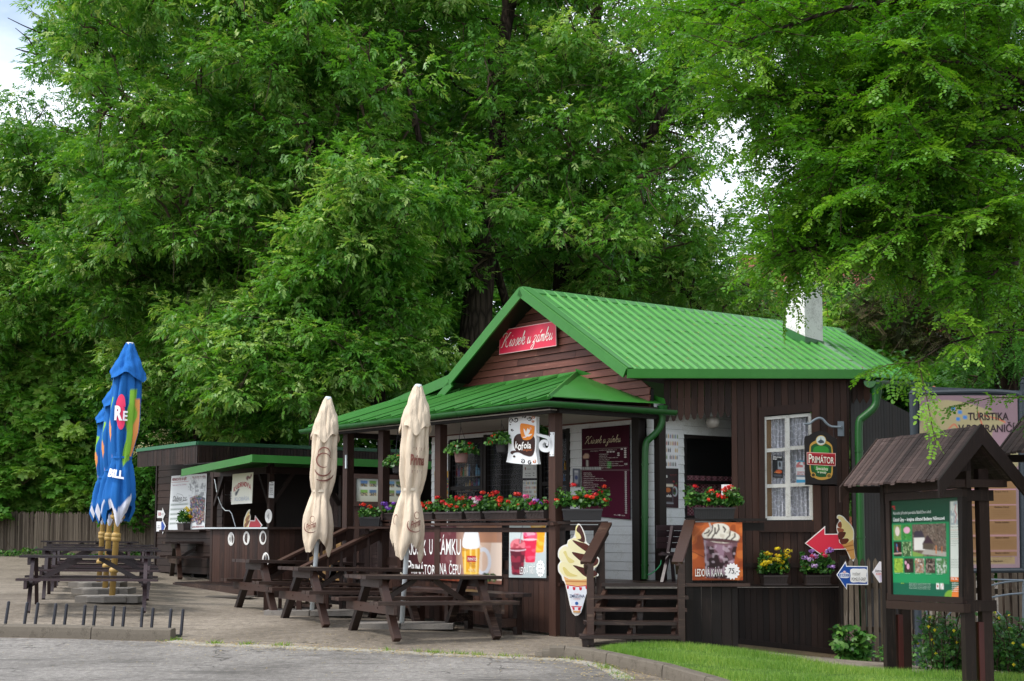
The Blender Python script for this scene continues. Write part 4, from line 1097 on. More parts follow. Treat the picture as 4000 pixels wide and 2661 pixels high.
def spots_in(polys, Y0, Y1, n, rs, tries=12):
    """well-spread points inside a crown's outline at depths Y0..Y1"""
    pts = []; px = []
    bb = [(min(p[0] for p in P_), max(p[0] for p in P_), min(p[1] for p in P_), max(p[1] for p in P_)) for P_ in polys]
    area = np.array([(b[1]-b[0])*(b[3]-b[2]) for b in bb], float); area /= area.sum()
    while len(pts) < n:
        best = None; bd = -1
        for _ in range(tries):
            while True:
                k = rs.choice(len(polys), p=area); b = bb[k]; x, y = rs.uniform(b[0], b[1]), rs.uniform(b[2], b[3])
                if inpoly(x, y, polys[k]): break
            Yd = rs.uniform(Y0, Y1); c = np.array([x, y, Yd*60])
            dd = min([np.abs(c-q).sum() for q in px[-400:]], default=1e9)
            if dd > bd: bd, best = dd, c
        px.append(best); pts.append(P(best[0], best[1], best[2]/60))
    return np.array([tuple(p) for p in pts])
def curve3(a, b, sag, rs, n=6):
    a, b = np.array(a), np.array(b); L = np.linalg.norm(b-a); m = (a+b)/2+rs.randn(3)*L*.12+np.array([0, 0, sag*L])
    return [a*(1-t)**2+2*m*t*(1-t)+b*t*t+(rs.randn(3)*L*.02 if 0 < t < 1 else 0) for t in np.linspace(0, 1, n)]
def tree(label, trunkpts, trunkr, polys, Y0, Y1, nbl, nsub, per, tmpl, mat, seed=0, subr=(.35, .7), brad=1.2, name='ash_tree', flat=.6, bark='bark_ash', twigs=1, cat='tree', sc=(.75, 1.2), droop=.16, limb_r=.09, tint=None, group=None, fine=1.0, sag=.12, extra=None):
    rs = np.random.RandomState(seed)
    b0 = Vector(trunkpts[0]); root = thing(name, label, cat, b0, 0, group)
    mb = MB(); tp = [np.array(p) for p in trunkpts]
    TP = resample(tp, 26); tr_ = np.interp(np.linspace(0, 1, 26), np.linspace(0, 1, len(trunkr)), trunkr)
    mb.tube([Vector(p)+Vector((math.sin(i*1.3)*.03*trunkr[0], 0, 0)) for i, p in enumerate(TP)], list(tr_), 18)
    B_ = spots_in(polys, Y0, Y1, nbl, rs)
    order = np.argsort([np.min(np.linalg.norm(np.array(TP)-b, axis=1)) for b in B_])
    nodes = [(np.array(p), tr_[i]) for i, p in enumerate(TP) if i > 6]
    limbs = []
    for j in order:
        b = B_[j]
        P_ = np.array([q[0] for q in nodes]); dist = np.linalg.norm(P_-b, axis=1)+np.maximum(0, P_[:, 2]-b[2])*.8
        k = int(np.argmin(dist)); a, ra = nodes[k]
        cv = curve3(a, b, sag, rs, 8); r0 = min(ra*.75, limb_r*(.6+.12*dist[k])); rads = np.linspace(r0, r0*.35, 8)
        limbs.append((cv, rads)); mb.tube([Vector(p) for p in cv], list(rads), 7)
        for i in range(2, 8): nodes.append((cv[i], rads[i]))
    if extra:
        for pts, rads in extra: mb.tube([Vector(p) for p in resample([np.array(p) for p in pts], 14)], list(np.interp(np.linspace(0, 1, 14), np.linspace(0, 1, len(rads)), rads)), 8)
    mb.build('trunk', bark, root, smooth=True)
    # clumps gathered around each limb end
    idx = rs.randint(0, nbl, nsub); u = unit(rs.randn(nsub, 3)); rad = rs.rand(nsub)**.45
    C_ = B_[idx]+u*rad[:, None]*brad*np.array([1.15, 1.0, .8])
    R_ = rs.uniform(subr[0], subr[1], nsub)
    if twigs:
        mb = MB()
        NP = np.array([q[0] for q in nodes])
        for c in C_[::max(1, int(1/twigs))]:
            k = int(np.argmin(np.linalg.norm(NP-c, axis=1))); cv = curve3(NP[k], c, .1, rs, 5)
            mb.tube([Vector(p) for p in cv], [.022*fine, .018*fine, .014*fine, .010*fine, .006*fine], 4, cap=False)
            for _ in range(2):
                e = c+rs.randn(3)*.4; cv2 = curve3(cv[3], e, .05, rs, 4); mb.tube([Vector(p) for p in cv2], [.009*fine, .007*fine, .005*fine, .003*fine], 3, cap=False)
        mb.build('branches', 'twig', root)
    V, t = clump_leaves(C_, R_, per, tmpl, rs, flat=flat, sc=sc, droop=droop, tbase=(rs.rand(nsub)*.45 if tint is None else rs.uniform(tint[0], tint[1], nsub)))
    npmesh('crown', V, (tmpl[0] if isinstance(tmpl, list) else tmpl)[1], mat, root, tint=t)
    return root
def TPx(*a): return [tuple(P(x, y, Y)) for x, y, Y in a]
def down(p): return (p[0], p[1], gz(p[0], p[1])-.1)
def trunk_at(*a):
    t = TPx(*a); return [down(t[0])]+t
def vary(f, n, amt, seed=1, **kw):
    r = np.random.RandomState(seed); out = []
    for i in range(n):
        T, k = f(**kw); nl = len(T)//k; T = T.copy()
        for j in range(nl):
            s = slice(j*k, (j+1)*k); b = T[s][0].copy(); a = r.randn()*amt; c_, s_ = math.cos(a), math.sin(a); q = (T[s]-b)*r.uniform(.7, 1.2)
            q = np.c_[q[:, 0]*c_-q[:, 1]*s_, q[:, 0]*s_+q[:, 1]*c_, q[:, 2]+q[:, 0]*r.randn()*.35]; T[s] = q+b
        out.append((T, k))
    return out
ASH = vary(t_ash, 5, .35)
tree('tall ash with thick furrowed trunk rising behind the gable of the kiosk', trunk_at((1840, 1700, 28.6), (1862, 1250, 28.6), (1888, 950, 28.8), (1945, 600, 29.6), (1935, 350, 30.2), (1985, 50, 30.8), (1970, -500, 31)), [.45, .40, .34, .27, .2, .16, .13, .08],
     [[(1300, -450), (2750, -450), (2780, 300), (2620, 520), (2560, 800), (2500, 1000), (1950, 1060), (1800, 900), (1500, 500), (1350, 200)]], 27.6, 33.5, 74, 520, 60, ASH, 'leaf_ash', 11, (.3, .65), 1.15, fine=1.5,
     extra=[(TPx((2170, 480, 29.8), (2080, 400, 29.5), (1960, 330, 29.8), (1920, 230, 30)), [.1, .12, .13, .1]), (TPx((2160, 485, 29.8), (2080, 390, 29.4), (2130, 250, 29), (2230, 60, 28.6)), [.09, .08, .06, .04]),
            (TPx((1870, 980, 30), (1780, 880, 29), (1690, 780, 28.5), (1500, 720, 28), (1420, 690, 28)), [.13, .12, .13, .1, .06]), (TPx((1990, 1230, 29.5), (1930, 1020, 29), (1800, 900, 28.8), (1740, 820, 28.6)), [.09, .09, .08, .05]),
            (TPx((1650, 700, 28.5), (1640, 560, 28.2), (1610, 400, 28), (1560, 200, 28)), [.08, .06, .05, .03])])
tree('second ash with a forked trunk behind the ridge of the green roof', trunk_at((2180, 1700, 32), (2190, 1150, 32), (2200, 950, 32), (2230, 700, 32), (2300, 300, 32), (2380, -300, 32)), [.26, .24, .22, .18, .16, .12, .06],
     [[(2050, 760), (2480, 600), (2680, 780), (2820, 1000), (2950, 1120), (3040, 1240), (2700, 1230), (2150, 1080)], [(2540, 200), (2700, 100), (2760, 260), (2660, 430), (2540, 450)]], 30, 34.5, 34, 250, 50, ASH, 'leaf_ash', 12, (.3, .55), 1.0, fine=1.5,
     extra=[(TPx((2205, 960, 32), (2290, 900, 31.5), (2420, 790, 31), (2500, 620, 30.5), (2590, 430, 30), (2700, 280, 30)), [.15, .13, .11, .11, .09, .05]), (TPx((2210, 1120, 32), (2320, 1040, 31.6), (2480, 1010, 31), (2620, 1080, 31), (2750, 1220, 31)), [.12, .1, .09, .07, .04])])
tree('left ash with slender dark trunk and wide low limbs over the snack huts', trunk_at((1240, 1500, 30), (1240, 900, 30), (1215, 500, 30), (1200, 100, 30), (1180, -400, 30)), [.2, .17, .15, .12, .09, .05],
     [[(420, -450), (1400, -450), (1520, 300), (1600, 700), (1450, 900), (900, 980), (500, 900), (330, 500)]], 26.5, 31.5, 84, 600, 62, ASH, 'leaf_ash', 13, (.3, .65), 1.15, fine=1.5,
     extra=[(TPx((1175, 840, 29), (1050, 700, 28.4), (930, 640, 28), (800, 620, 27.6), (720, 560, 27.3)), [.07, .09, .08, .06, .03]), (TPx((930, 640, 28), (700, 570, 27.6), (480, 540, 27.2)), [.06, .05, .02]),
            (TPx((1240, 560, 30), (1420, 640, 29.5), (1500, 680, 29), (1620, 700, 28.6)), [.07, .09, .1, .09])])
tree('pale green ash bough mass hanging low between the umbrellas and the gable', trunk_at((1500, 1750, 27.5), (1480, 1500, 27.5), (1420, 1200, 27.5), (1400, 900, 27.5)), [.16, .14, .12, .09, .05],
     [[(1130, 1000), (1300, 870), (1460, 900), (1560, 1050), (1660, 1180), (1540, 1380), (1380, 1500), (1180, 1400)], [(820, 1250), (1150, 1180), (1200, 1480), (900, 1460)], [(1450, 720), (1680, 740), (1760, 880), (1640, 980), (1520, 900)]], 25, 30, 50, 420, 66, ASH, 'leaf_ash', 14, (.3, .6), .9, tint=(.05, .5))
tree('broad ash behind the left snack hut with a low spreading crown', trunk_at((850, 1900, 34.5), (850, 1500, 34), (830, 1200, 33), (820, 950, 32)), [.22, .2, .16, .12, .06],
     [[(420, 820), (1200, 850), (1250, 1300), (1300, 1600), (1000, 1640), (600, 1550), (480, 1300), (350, 1000)]], 31.5, 35, 60, 580, 70, ASH, 'leaf_ash', 15, (.35, .7), 1.1)
tree('tall ash at the left edge of the square behind the picket fence', trunk_at((60, 2000, 41), (60, 1500, 40), (140, 1000, 38), (340, 600, 37.5), (500, 150, 37.5), (520, -200, 37.5)), [.28, .26, .22, .18, .14, .08, .03],
     [[(-500, 470), (150, 490), (330, 650), (480, 900), (450, 1400), (-500, 1400)], [(300, 330), (520, 0), (560, -200), (420, -350), (340, 0), (270, 150)], [(250, 90), (430, -60), (420, 250), (300, 300)]], 34.5, 39, 74, 620, 66, ASH, 'leaf_ash', 16, (.35, .7), 1.1,
     extra=[(TPx((330, 250, 33.8), (240, 205, 33.7), (150, 215, 33.6), (60, 190, 33.5)), [.05, .036, .025, .012]), (TPx((240, 205, 33.7), (160, 130, 33.5), (90, 100, 33.3), (30, 70, 33.2)), [.03, .022, .015, .009]),
            (TPx((150, 215, 33.6), (110, 150, 33.5), (60, 110, 33.4)), [.022, .015, .008]), (TPx((200, 170, 33.6), (150, 60, 33.5), (90, 30, 33.4)), [.022, .014, .008]), (TPx((250, 215, 33.7), (150, 250, 33.5), (80, 240, 33.4)), [.022, .015, .008])])
# shrubs and hedge behind the fence
BR = t_broad(); BRs = t_broad(6, 3, .085, .05)
tree('leafy maple thicket behind the picket fence on the far left', trunk_at((120, 1950, 38), (130, 1600, 38), (140, 1450, 38)), [.14, .12, .08, .04],
     [[(-500, 1300), (520, 1330), (560, 1900), (520, 1985), (-500, 1985)]], 35.9, 37.6, 64, 760, 60, t_broad(6, 5, .15, .08), 'leaf_bush', 21, (.3, .55), .8, 'maple_shrub', tint=(.1, .7), cat='shrub')
tree('dense dark elder shrub with cream flower heads beside the poster hut', trunk_at((760, 1950, 34), (760, 1700, 34), (770, 1600, 34)), [.1, .09, .06, .03],
     [[(430, 1560), (700, 1480), (1220, 1560), (1300, 1720), (1250, 1790), (700, 1850), (640, 1990), (480, 1990)]], 34.5, 36, 38, 480, 56, BR, 'leaf_dark', 22, (.3, .55), .7, 'elder_shrub', cat='shrub')
# cream flower heads on the elder
ef = bpy.data.objects.get('elder_shrub'); rs = np.random.RandomState(4); hp = []
for (x, y) in [(745, 1540), (640, 1690), (610, 1708), (830, 1635), (850, 1660), (700, 1640), (660, 1735), (560, 1750), (600, 1780), (780, 1560), (960, 1560), (1010, 1655), (1130, 1640), (1010, 1600), (520, 1770)]:
    c = np.array(P(x, y, 33.9)); hp.append(c+rs.randn(60, 3)*np.array([.13, .05, .05]))
hp = np.concatenate(hp); V = place((np.array(leaflet(-.02, 0, 0, .04, .04, 4)), 4), hp, rs.randn(len(hp), 3), np.array([0, -.3, 1])+rs.randn(len(hp), 3)*.4, np.ones(len(hp)))
npmesh('blossoms', V, 4, 'blossom', ef, col=np.array(lin('d8d2a0'))*np.ones((len(hp), 3)))
# dark mass further back: wood behind the trees
rs = np.random.RandomState(31)
def backwood(polys, Y0, Y1, n, per, mat, seed, R=(.8, 1.5), sc=(.9, 1.4), tint=(0, .4), tm=None):
    rs = np.random.RandomState(seed); C_ = spots_in(polys, Y0, Y1, n, rs, 4)
    return clump_leaves(C_, rs.uniform(R[0], R[1], n), per, tm or t_big(), rs, sc=sc, tbase=rs.uniform(tint[0], tint[1], n))
V1, t1 = backwood([[(-700, 900), (250, 1000), (600, 400), (1400, 250), (1900, 300), (2300, 760), (2800, 1130), (3100, 1230), (3400, 1300), (3400, 2000), (-700, 2080)]], 42, 48, 900, 75, 'leaf_dark', 32)
V2, t2 = backwood([[(500, -200), (2200, -200), (2300, 450), (1900, 300), (1400, 250), (600, 400)]], 40, 46, 120, 50, 'leaf_dark', 33)
o = npmesh('woodland', np.concatenate([V1, V2]), 4, 'leaf_dark', tint=np.concatenate([t1, t2]), loc=(0, 45, 1)); o['kind'] = 'stuff'
# robinia overhanging from the right, close to the camera
RB = t_robinia(); vary_one = vary(t_robinia, 1, .12, 3)[0]
def sprays(label, base, r0, boughs, mat, seed, tmpl, nper, name='robinia_tree', leafsc=(.85, 1.2), spread=.28, tint=(0, .6), twigr=.006):
    """boughs: polylines; side sprays leave each bough, leaves hang along each spray"""
    rs = np.random.RandomState(seed); root = thing(name, label, 'tree', base[0])
    mb = MB(); mb.tube([Vector(p) for p in resample([np.array(p) for p in base], 20)], list(np.interp(np.linspace(0, 1, 20), np.linspace(0, 1, len(r0)), r0)), 14)
    pos, dirs, tb = [], [], []
    tw = MB()
    for (pts, ra, rb, dens) in boughs:
        pl = resample([np.array(p) for p in pts], 16); mb.tube([Vector(p) for p in pl], list(np.linspace(ra, rb, 16)), 7)
        L = sum(np.linalg.norm(pl[i+1]-pl[i]) for i in range(15)); n = int(L*dens)
        for _ in range(n):
            t = rs.rand()**.8*15; i = min(14, int(t)); p = pl[i]+(pl[i+1]-pl[i])*(t-i); ax = unit((pl[i+1]-pl[i])[None])[0]
            d = unit((ax*.7+rs.randn(3)*np.array([.7, .6, .45])+np.array([0, 0, .05]))[None])[0]
            ls = rs.uniform(.35, .8)*spread/.28; e = p+d*ls+np.array([0, 0, -.05*ls]); tw.tube([Vector(p), Vector((p+e)/2+np.array([0, 0, .04])), Vector(e)], [twigr, twigr*.7, twigr*.4], 4, cap=False)
            base_t = rs.uniform(*tint)
            m = int(nper*ls/.5)
            for q in range(m):
                f = (q+rs.rand())/m; sd = 1 if q % 2 else -1
                side = np.cross(d, [0, 0, 1]); pos.append(p*(1-f)+e*f+np.array([0, 0, .04*4*f*(1-f)])); dirs.append(d*.6+side*sd*.9+rs.randn(3)*.3+np.array([0, 0, -.12])); tb.append(base_t)
    mb.build('trunk', 'bark_ash', root, smooth=True); tw.build('branches', 'twig', root)
    pos, dirs, tb = np.array(pos), np.array(dirs), np.array(tb); N = len(pos)
    up = np.array([0, 0, 1.0])+rs.randn(N, 3)*.3
    V = place(tmpl, pos, dirs, up, rs.uniform(*leafsc, N)); nl = len(tmpl[0])//tmpl[1]
    npmesh('crown', V, tmpl[1], mat, root, tint=np.clip(np.repeat(tb+rs.rand(N)*.3, nl)+rs.rand(N*nl)*.12, 0, 1))
    return root, N
rs = np.random.RandomState(77); boughs = []
hub = [P(4350, 500, 13.2), P(4400, -100, 13.2), P(4300, 1000, 13.5)]
targets = [(3000, 60), (2820, 220), (2900, 420), (3080, 380), (3150, 180), (3400, 60), (3650, 80), (3350, 300), (3560, 260), (3800, 150), (3920, 330), (3240, 500), (3420, 470), (3000, 560), (3120, 720), (3320, 640), (3520, 520), (3720, 430), (3900, 560),
           (3080, 600), (3260, 800), (3450, 760), (3640, 700), (3820, 760), (3950, 860), (3380, 960), (3560, 900), (3740, 980), (3900, 1080), (3180, 1060), (3060, 1150), (3020, 1210), (3280, 1120), (3480, 1100), (3650, 1150), (3820, 1240), (3960, 1320), (3120, 1000), (2700, 90), (2860, 20), (3900, 20), (3560, 60), (3250, 20)]
for k, (x, y) in enumerate(targets*2):
    y = y-(120 if y > 880 else 40)-(90 if 3000 < x < 3500 and y > 880 else 0); Yt = rs.uniform(11.3, 14.0); e = P(x+(rs.uniform(-60, 60) if k >= len(targets) else 0), y+10+(rs.uniform(-50, 50) if k >= len(targets) else 0), Yt); h = hub[0] if 200 < y < 800 else (hub[1] if y <= 200 else hub[2])
    f = rs.uniform(.45, .7); s0 = h.lerp(e, .0); m = s0.lerp(e, .55)+Vector((0, rs.uniform(-.3, .3), .25)); fs = s0.lerp(e, rs.uniform(.35, .6))+Vector((0, 0, .12))
    boughs.append(([tuple(fs), tuple(fs.lerp(e, .5)+Vector((0, 0, .1))), tuple(e)], .03, .006, 15))
boughs += [([tuple(P(4150, 1280, 11.5)), tuple(P(3850, 1300, 11.5)), tuple(P(3680, 1350, 11.5)), tuple(P(3560, 1430, 11.5))], .016, .004, 9), ([tuple(P(4250, 1440, 12)), tuple(P(4120, 1520, 12)), tuple(P(4000, 1570, 12))], .014, .004, 7),
           ([tuple(P(3600, 1100, 12.5)), tuple(P(3300, 990, 12.3)), tuple(P(3120, 1010, 12.2)), tuple(P(3050, 1080, 12.1))], .016, .004, 20),
           ([tuple(P(4150, 250, 13.5)), tuple(P(3700, 200, 13.4)), tuple(P(3350, 240, 13.3))], .05, .02, 8)]
_, NR_ = sprays('robinia with bright feathery leaves overhanging the roof from the right', [down(P(4700, 2600, 13.2)), tuple(P(4650, 1500, 13.2)), tuple(P(4400, 600, 13.2)), tuple(P(4350, -300, 13.2))], [.2, .17, .12, .06], boughs, 'leaf_robinia', 41, vary_one, 20, leafsc=(.55, .95))
print('robinia leaves', NR_)
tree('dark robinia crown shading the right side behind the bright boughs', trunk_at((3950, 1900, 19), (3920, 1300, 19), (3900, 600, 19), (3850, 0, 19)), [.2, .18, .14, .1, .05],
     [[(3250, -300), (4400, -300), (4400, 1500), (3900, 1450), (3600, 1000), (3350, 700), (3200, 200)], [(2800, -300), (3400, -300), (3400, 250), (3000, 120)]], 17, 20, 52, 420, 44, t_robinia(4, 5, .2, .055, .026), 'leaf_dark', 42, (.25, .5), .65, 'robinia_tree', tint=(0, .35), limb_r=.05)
tree('brown and green spruce with bare lower twigs right of the chimney', trunk_at((3720, 1900, 26), (3720, 1300, 26), (3730, 900, 26), (3740, 300, 26)), [.22, .2, .16, .1, .05],
     [[(3330, 1020), (4100, 900), (4100, 1560), (3800, 1560), (3560, 1350), (3360, 1200)]], 25, 27.5, 40, 300, 60, t_needle(), 'leaf_spruce', 43, (.3, .6), .8, 'spruce_tree', bark='bark', tint=(0, .8), sag=-.05)
tree('young green tree growing behind the right end of the ridge', trunk_at((3380, 1900, 27), (3380, 1500, 27), (3370, 1300, 27)), [.1, .09, .06, .03],
     [[(3230, 1150), (3480, 1150), (3650, 1450), (3450, 1420), (3260, 1290)]], 26, 28, 14, 110, 50, BR, 'leaf_bush', 44, (.25, .45), .5, 'young_tree', tint=(.2, .8))

tree('dark evergreen hedge closing the gap behind the map board', trunk_at((3700, 2200, 23), (3700, 1900, 23), (3700, 1750, 23)), [.08, .07, .05, .03],
     [[(3400, 1500), (4200, 1450), (4200, 2300), (3480, 2300)]], 22.5, 24, 34, 260, 60, BR, 'leaf_dark', 45, (.3, .5), .6, 'hedge', cat='hedge', tint=(0, .3))
# ------------------------------------------------------------------ picnic tables
def plank(m, L_, w, h, c, tint=None): m.box(c, (L_, w, h), tint=tint)
def make_table(name, label, group, L_, H, topw, nslat, slatgap, mat, frame_end, slim=False, top_over=.26, bench_over=.22):
    t = thing(name, label, 'picnic table', (0, 0, 0), 0, group)
    m = MB(); w = (topw-slatgap*(nslat-1))/nslat; th = .028 if slim else .042
    for i in range(nslat):
        y = -topw/2+w/2+i*(w+slatgap); m.box((rnd.uniform(-.006, .006), y, H-th/2), (L_, w, th))
    m.build('table_top', mat, t, local=True)
    bh = .44; by = topw/2+.30
    for s in (-1, 1):
        m = MB(); nb = 3 if slim else 2; bw = .075 if slim else .12
        for i in range(nb): m.box((rnd.uniform(-.006, .006), s*(by+(i-(nb-1)/2)*(bw+.018)), bh-th/2), (L_-.02+ (0 if slim else .04), bw, th))
        m.build('bench', mat, t, local=True)
    xe = L_/2-top_over; lw = .055 if slim else .075
    for sx_ in (-1, 1):
        for s in (-1, 1):
            m = MB(); m.beam((sx_*xe, s*(by-.05+.12), 0), (sx_*xe, s*(.20 if not slim else .26), H-th), lw, .05 if slim else .09, (1, 0, 0)); m.build('leg', mat, t, local=True)
        m = MB(); m.box((sx_*(xe+.05), 0, bh-th-.055), (.04, by*2+.24, .11)); m.box((sx_*(xe+.05), 0, H-th-.05), (.04, topw*.86, .10))
        for yy in (-.3, .3): m.tube([(sx_*(xe+.068), yy*.9, bh-.09), (sx_*(xe+.078), yy*.9, bh-.09)], .008, 8)
        m.build('crossbeam', mat, t, local=True)
        m = MB(); m.beam((sx_*(xe), 0, bh-th-.05), (sx_*.12, 0, H-th-.01), .05, .06); m.build('brace', mat, t, local=True)
    return t
PT = make_table('picnic_table', 'dark brown picnic table nearest the road, cream parasol pole rising behind it', 'brown picnic tables in front of the porch', 1.82, .73, .70, 5, .008, 'wood_plank', 0)
def put(o, pa, pb, Ya, Yb):
    """stand a table so that its two ends come over the ground spots a and b"""
    a, b = P(*pa, Ya), P(*pb, Yb); za, zb = gz(a.x, a.y), gz(b.x, b.y)
    c = (a+b)/2; o.location = (c.x, c.y, (za+zb)/2)
    d = Vector((b.x-a.x, b.y-a.y, 0)); L_ = d.length
    o.rotation_euler = (0, -math.atan2(P(*pb, Yb).z-P(*pa, Ya).z, L_)*0-math.atan2(zb-za, L_), math.atan2(d.y, d.x))
    return o
def relabel(o, lab): o['label'] = lab; return o
put(PT, (1460, 2467), (1840, 2486), 17.45, 18.05)
t2 = put(relabel(copy_tree(PT), 'middle dark brown picnic table of the three, between the two cream parasols'), (1165, 2425), (1560, 2433), 19.0, 19.75)
t3 = put(relabel(copy_tree(PT), 'rear dark brown picnic table of the three, beside the snack counter platform'), (990, 2392), (1330, 2400), 20.7, 21.4)
t4 = relabel(copy_tree(PT), 'dark brown picnic table tucked beside the poster hut, half hidden by the counter'); p = G(800, 2262); t4.location = (p.x, p.y+.3, p.z+.03); t4.rotation_euler = (0, 0, math.radians(20))
ST = make_table('slatted_table', 'purple brown slatted picnic table at the front of the left row by the bike rack', 'slatted picnic tables in a row at the left', 1.85, .74, .72, 6, .03, 'wood_slat', 0, slim=True, top_over=.18)
rowsY = [(20.1, 355, 'purple brown slatted picnic table at the front of the left row by the bike rack'), (22.3, 385, 'slatted picnic table second from the front in the left row, around the brass parasol poles'),
         (24.5, 395, 'slatted picnic table third from the front in the left row'), (26.6, 395, 'slatted picnic table fourth from the front in the left row'), (28.7, 350, 'rearmost slatted picnic table of the left row, nearest the picket fence')]
for i, (Y, px, lab) in enumerate(rowsY):
    o = ST if i == 0 else relabel(copy_tree(ST), lab); c = P(px, 2067, Y); o.location = (c.x, c.y, gz(c.x, c.y)); o.rotation_euler = (0, math.radians(.8), math.radians(14+i*.8))
# wall bench in front of the porch
m = MB(); z0 = onG(1900, 2330, -.35).z
s0, s1 = 1.45-1.25, 3.3
bt = thing('bench', 'long low brown plank bench standing along the porch wall under the banner', 'bench', (L(1.8, -.42, 0).x, L(1.8, -.42, 0).y, gz(L(1.8, -.42, 0).x, L(1.8, -.42, 0).y)))
gb0 = lambda s: gz(L(s, -.45, 0).x, L(s, -.45, 0).y)
sA, sB = stof(onpl(1585, 2300, L(0, -.45, 0), rr))[0], stof(onpl(2028, 2345, L(0, -.45, 0), rr))[0]
for k in range(3):
    a, b = L(sA, -.60+.14*k, 0), L(sB, -.60+.14*k, 0); a.z = gb0(sA)+.46; b.z = gb0(sB)+.50; m.beam(a, b, .13, .045)
m.build('seat', 'wood_plank', bt)
for s in (sA-.15, (sA+sB)/2, sB+.22):
    m = MB()
    for t in (-.62, -.30): a = L(s, t, 0); m.beam(Vector((a.x, a.y, gb0(s)-.02)), Vector((a.x, a.y, gb0(s)+.46)), .08, .08, rr)
    a, b = L(s, -.64, 0), L(s, -.28, 0); a.z = b.z = gb0(s)+.15; m.beam(a, b, .05, .1); m.build('leg', 'wood_plank', bt)
# slatted bench on the deck by the alcove
sb = thing('garden_bench', 'dark slatted bench with backrest standing on the deck by the white alcove wall', 'bench', (P(2700, 2262, 18.6).x, P(2700, 2262, 18.6).y, DECK))
m = MB(); by0 = [P(2565, y, 18.35) for y in (2062, 2085, 2108, 2132)]
for k, p in enumerate(by0): m.beam(p, P(2690+k*4, 2062+k*23, 18.55), .022, .07, UP)
m.build('backrest', 'wood_slat', sb)
m = MB()
for k in range(3): m.beam(P(2590-k*6, 2160+k*3, 18.3-k*.12), P(2700, 2162+k*3, 18.45-k*.12), .09, .025)
m.build('seat', 'wood_slat', sb)
for px_ in (2615, 2690):
    m = MB(); m.beam(P(px_+12, 2056, 18.4), P(px_-6, 2170, 18.3), .04, .04); m.beam(P(px_-2, 2160, 18.2), Vector((P(px_-28, 2255, 17.98).x, 18.0, DECK)), .04, .04); m.beam(P(px_+8, 2165, 18.4), Vector((P(px_+20, 2255, 18.4).x, 18.5, DECK)), .04, .04)
    m.build('leg', 'wood_slat', sb)
# ------------------------------------------------------------------ closed parasols
def canopy(m, base, axis, H, prof, nf=8, amp=.3, ph=0, twist=0, corner=0, col=None, n=96, rows=46, tieh=None, colf=None):
    """folded cloth: prof = list of (height fraction from bottom, radius). corner: how far the hem dips at the corners"""
    base, axis = Vector(base), Vector(axis).normalized(); a1 = Vector((1, 0, 0)); a1 = (a1-axis*a1.dot(axis)).normalized(); a2 = axis.cross(a1)
    R_ = []
    hs = [q[0] for q in prof]; rs_ = [q[1] for q in prof]
    for i in range(rows):
        f = i/(rows-1); row = []
        for j in range(n):
            a = 2*PI*j/n
            hem = corner*((.5+.5*math.cos(3*a+.6+ph))**1.5+.35*(.5+.5*math.cos(7*a+ph)))*(1-f)**2
            h = (f*(1-0)+0)*H-hem*H
            r = float(np.interp(f, hs, rs_)); k = amp*(1-.55*(abs(f-(tieh or 9)) < .04))*(.45+.55*min(1, f/.22))
            fold = 1+k*(abs(math.cos(nf/2*a+ph+twist*f))**.8-.6)+.03*math.sin(13*a+f*7)+.05*math.sin(3*a-f*9)+.03*math.sin(5*a-f*21)
            row.append(base+axis*h+(a1*math.cos(a)+a2*math.sin(a))*r*fold)
        R_.append(row)
    m.grid(R_, .5, close=True, col=col)
    if colf:
        k0 = len(m.c)-rows*n
        for i in range(rows):
            for j in range(n): m.c[k0+i*n+j] = colf(i/(rows-1), 2*PI*j/n)
    return R_
def wrap_text(m, base, axis, H, txt, fh0, fh1, ang0, ang1, rad, c, bold=.02, shear=0, rot=0):
    base, axis = Vector(base), Vector(axis).normalized(); a1 = Vector((1, 0, 0)); a1 = (a1-axis*a1.dot(axis)).normalized(); a2 = axis.cross(a1)
    v, f, asp = textmesh(txt, bold, shear); pts = []
    for x, y in v:
        a = ang0+(ang1-ang0)*x; h = fh0+(fh1-fh0)*y+rot*(x-.5); r = rad(h) if callable(rad) else rad
        pts.append(base+axis*h*H+(a1*math.cos(a)+a2*math.sin(a))*r)
    m.add(pts, f, col=lin(c))
def ring_arc(m, base, axis, H, fh, ang, ra, rh, a0, a1_, w, rad, c, n=24):
    base, axis = Vector(base), Vector(axis).normalized(); b1 = Vector((1, 0, 0)); b1 = (b1-axis*b1.dot(axis)).normalized(); b2 = axis.cross(b1); pts = []
    for i in range(n+1):
        t = a0+(a1_-a0)*i/n; ww = w*math.sin(PI*min(1, max(.08, i/n)))**.6
        for s in (1-ww, 1+ww):
            a = ang+ra*math.cos(t)*s; h = fh+rh*math.sin(t)*s; r = rad(h) if callable(rad) else rad
            pts.append(base+axis*h*H+(b1*math.cos(a)+b2*math.sin(a))*r)
    m.add(pts, [(2*i, 2*i+1, 2*i+3, 2*i+2) for i in range(n)], col=lin(c))
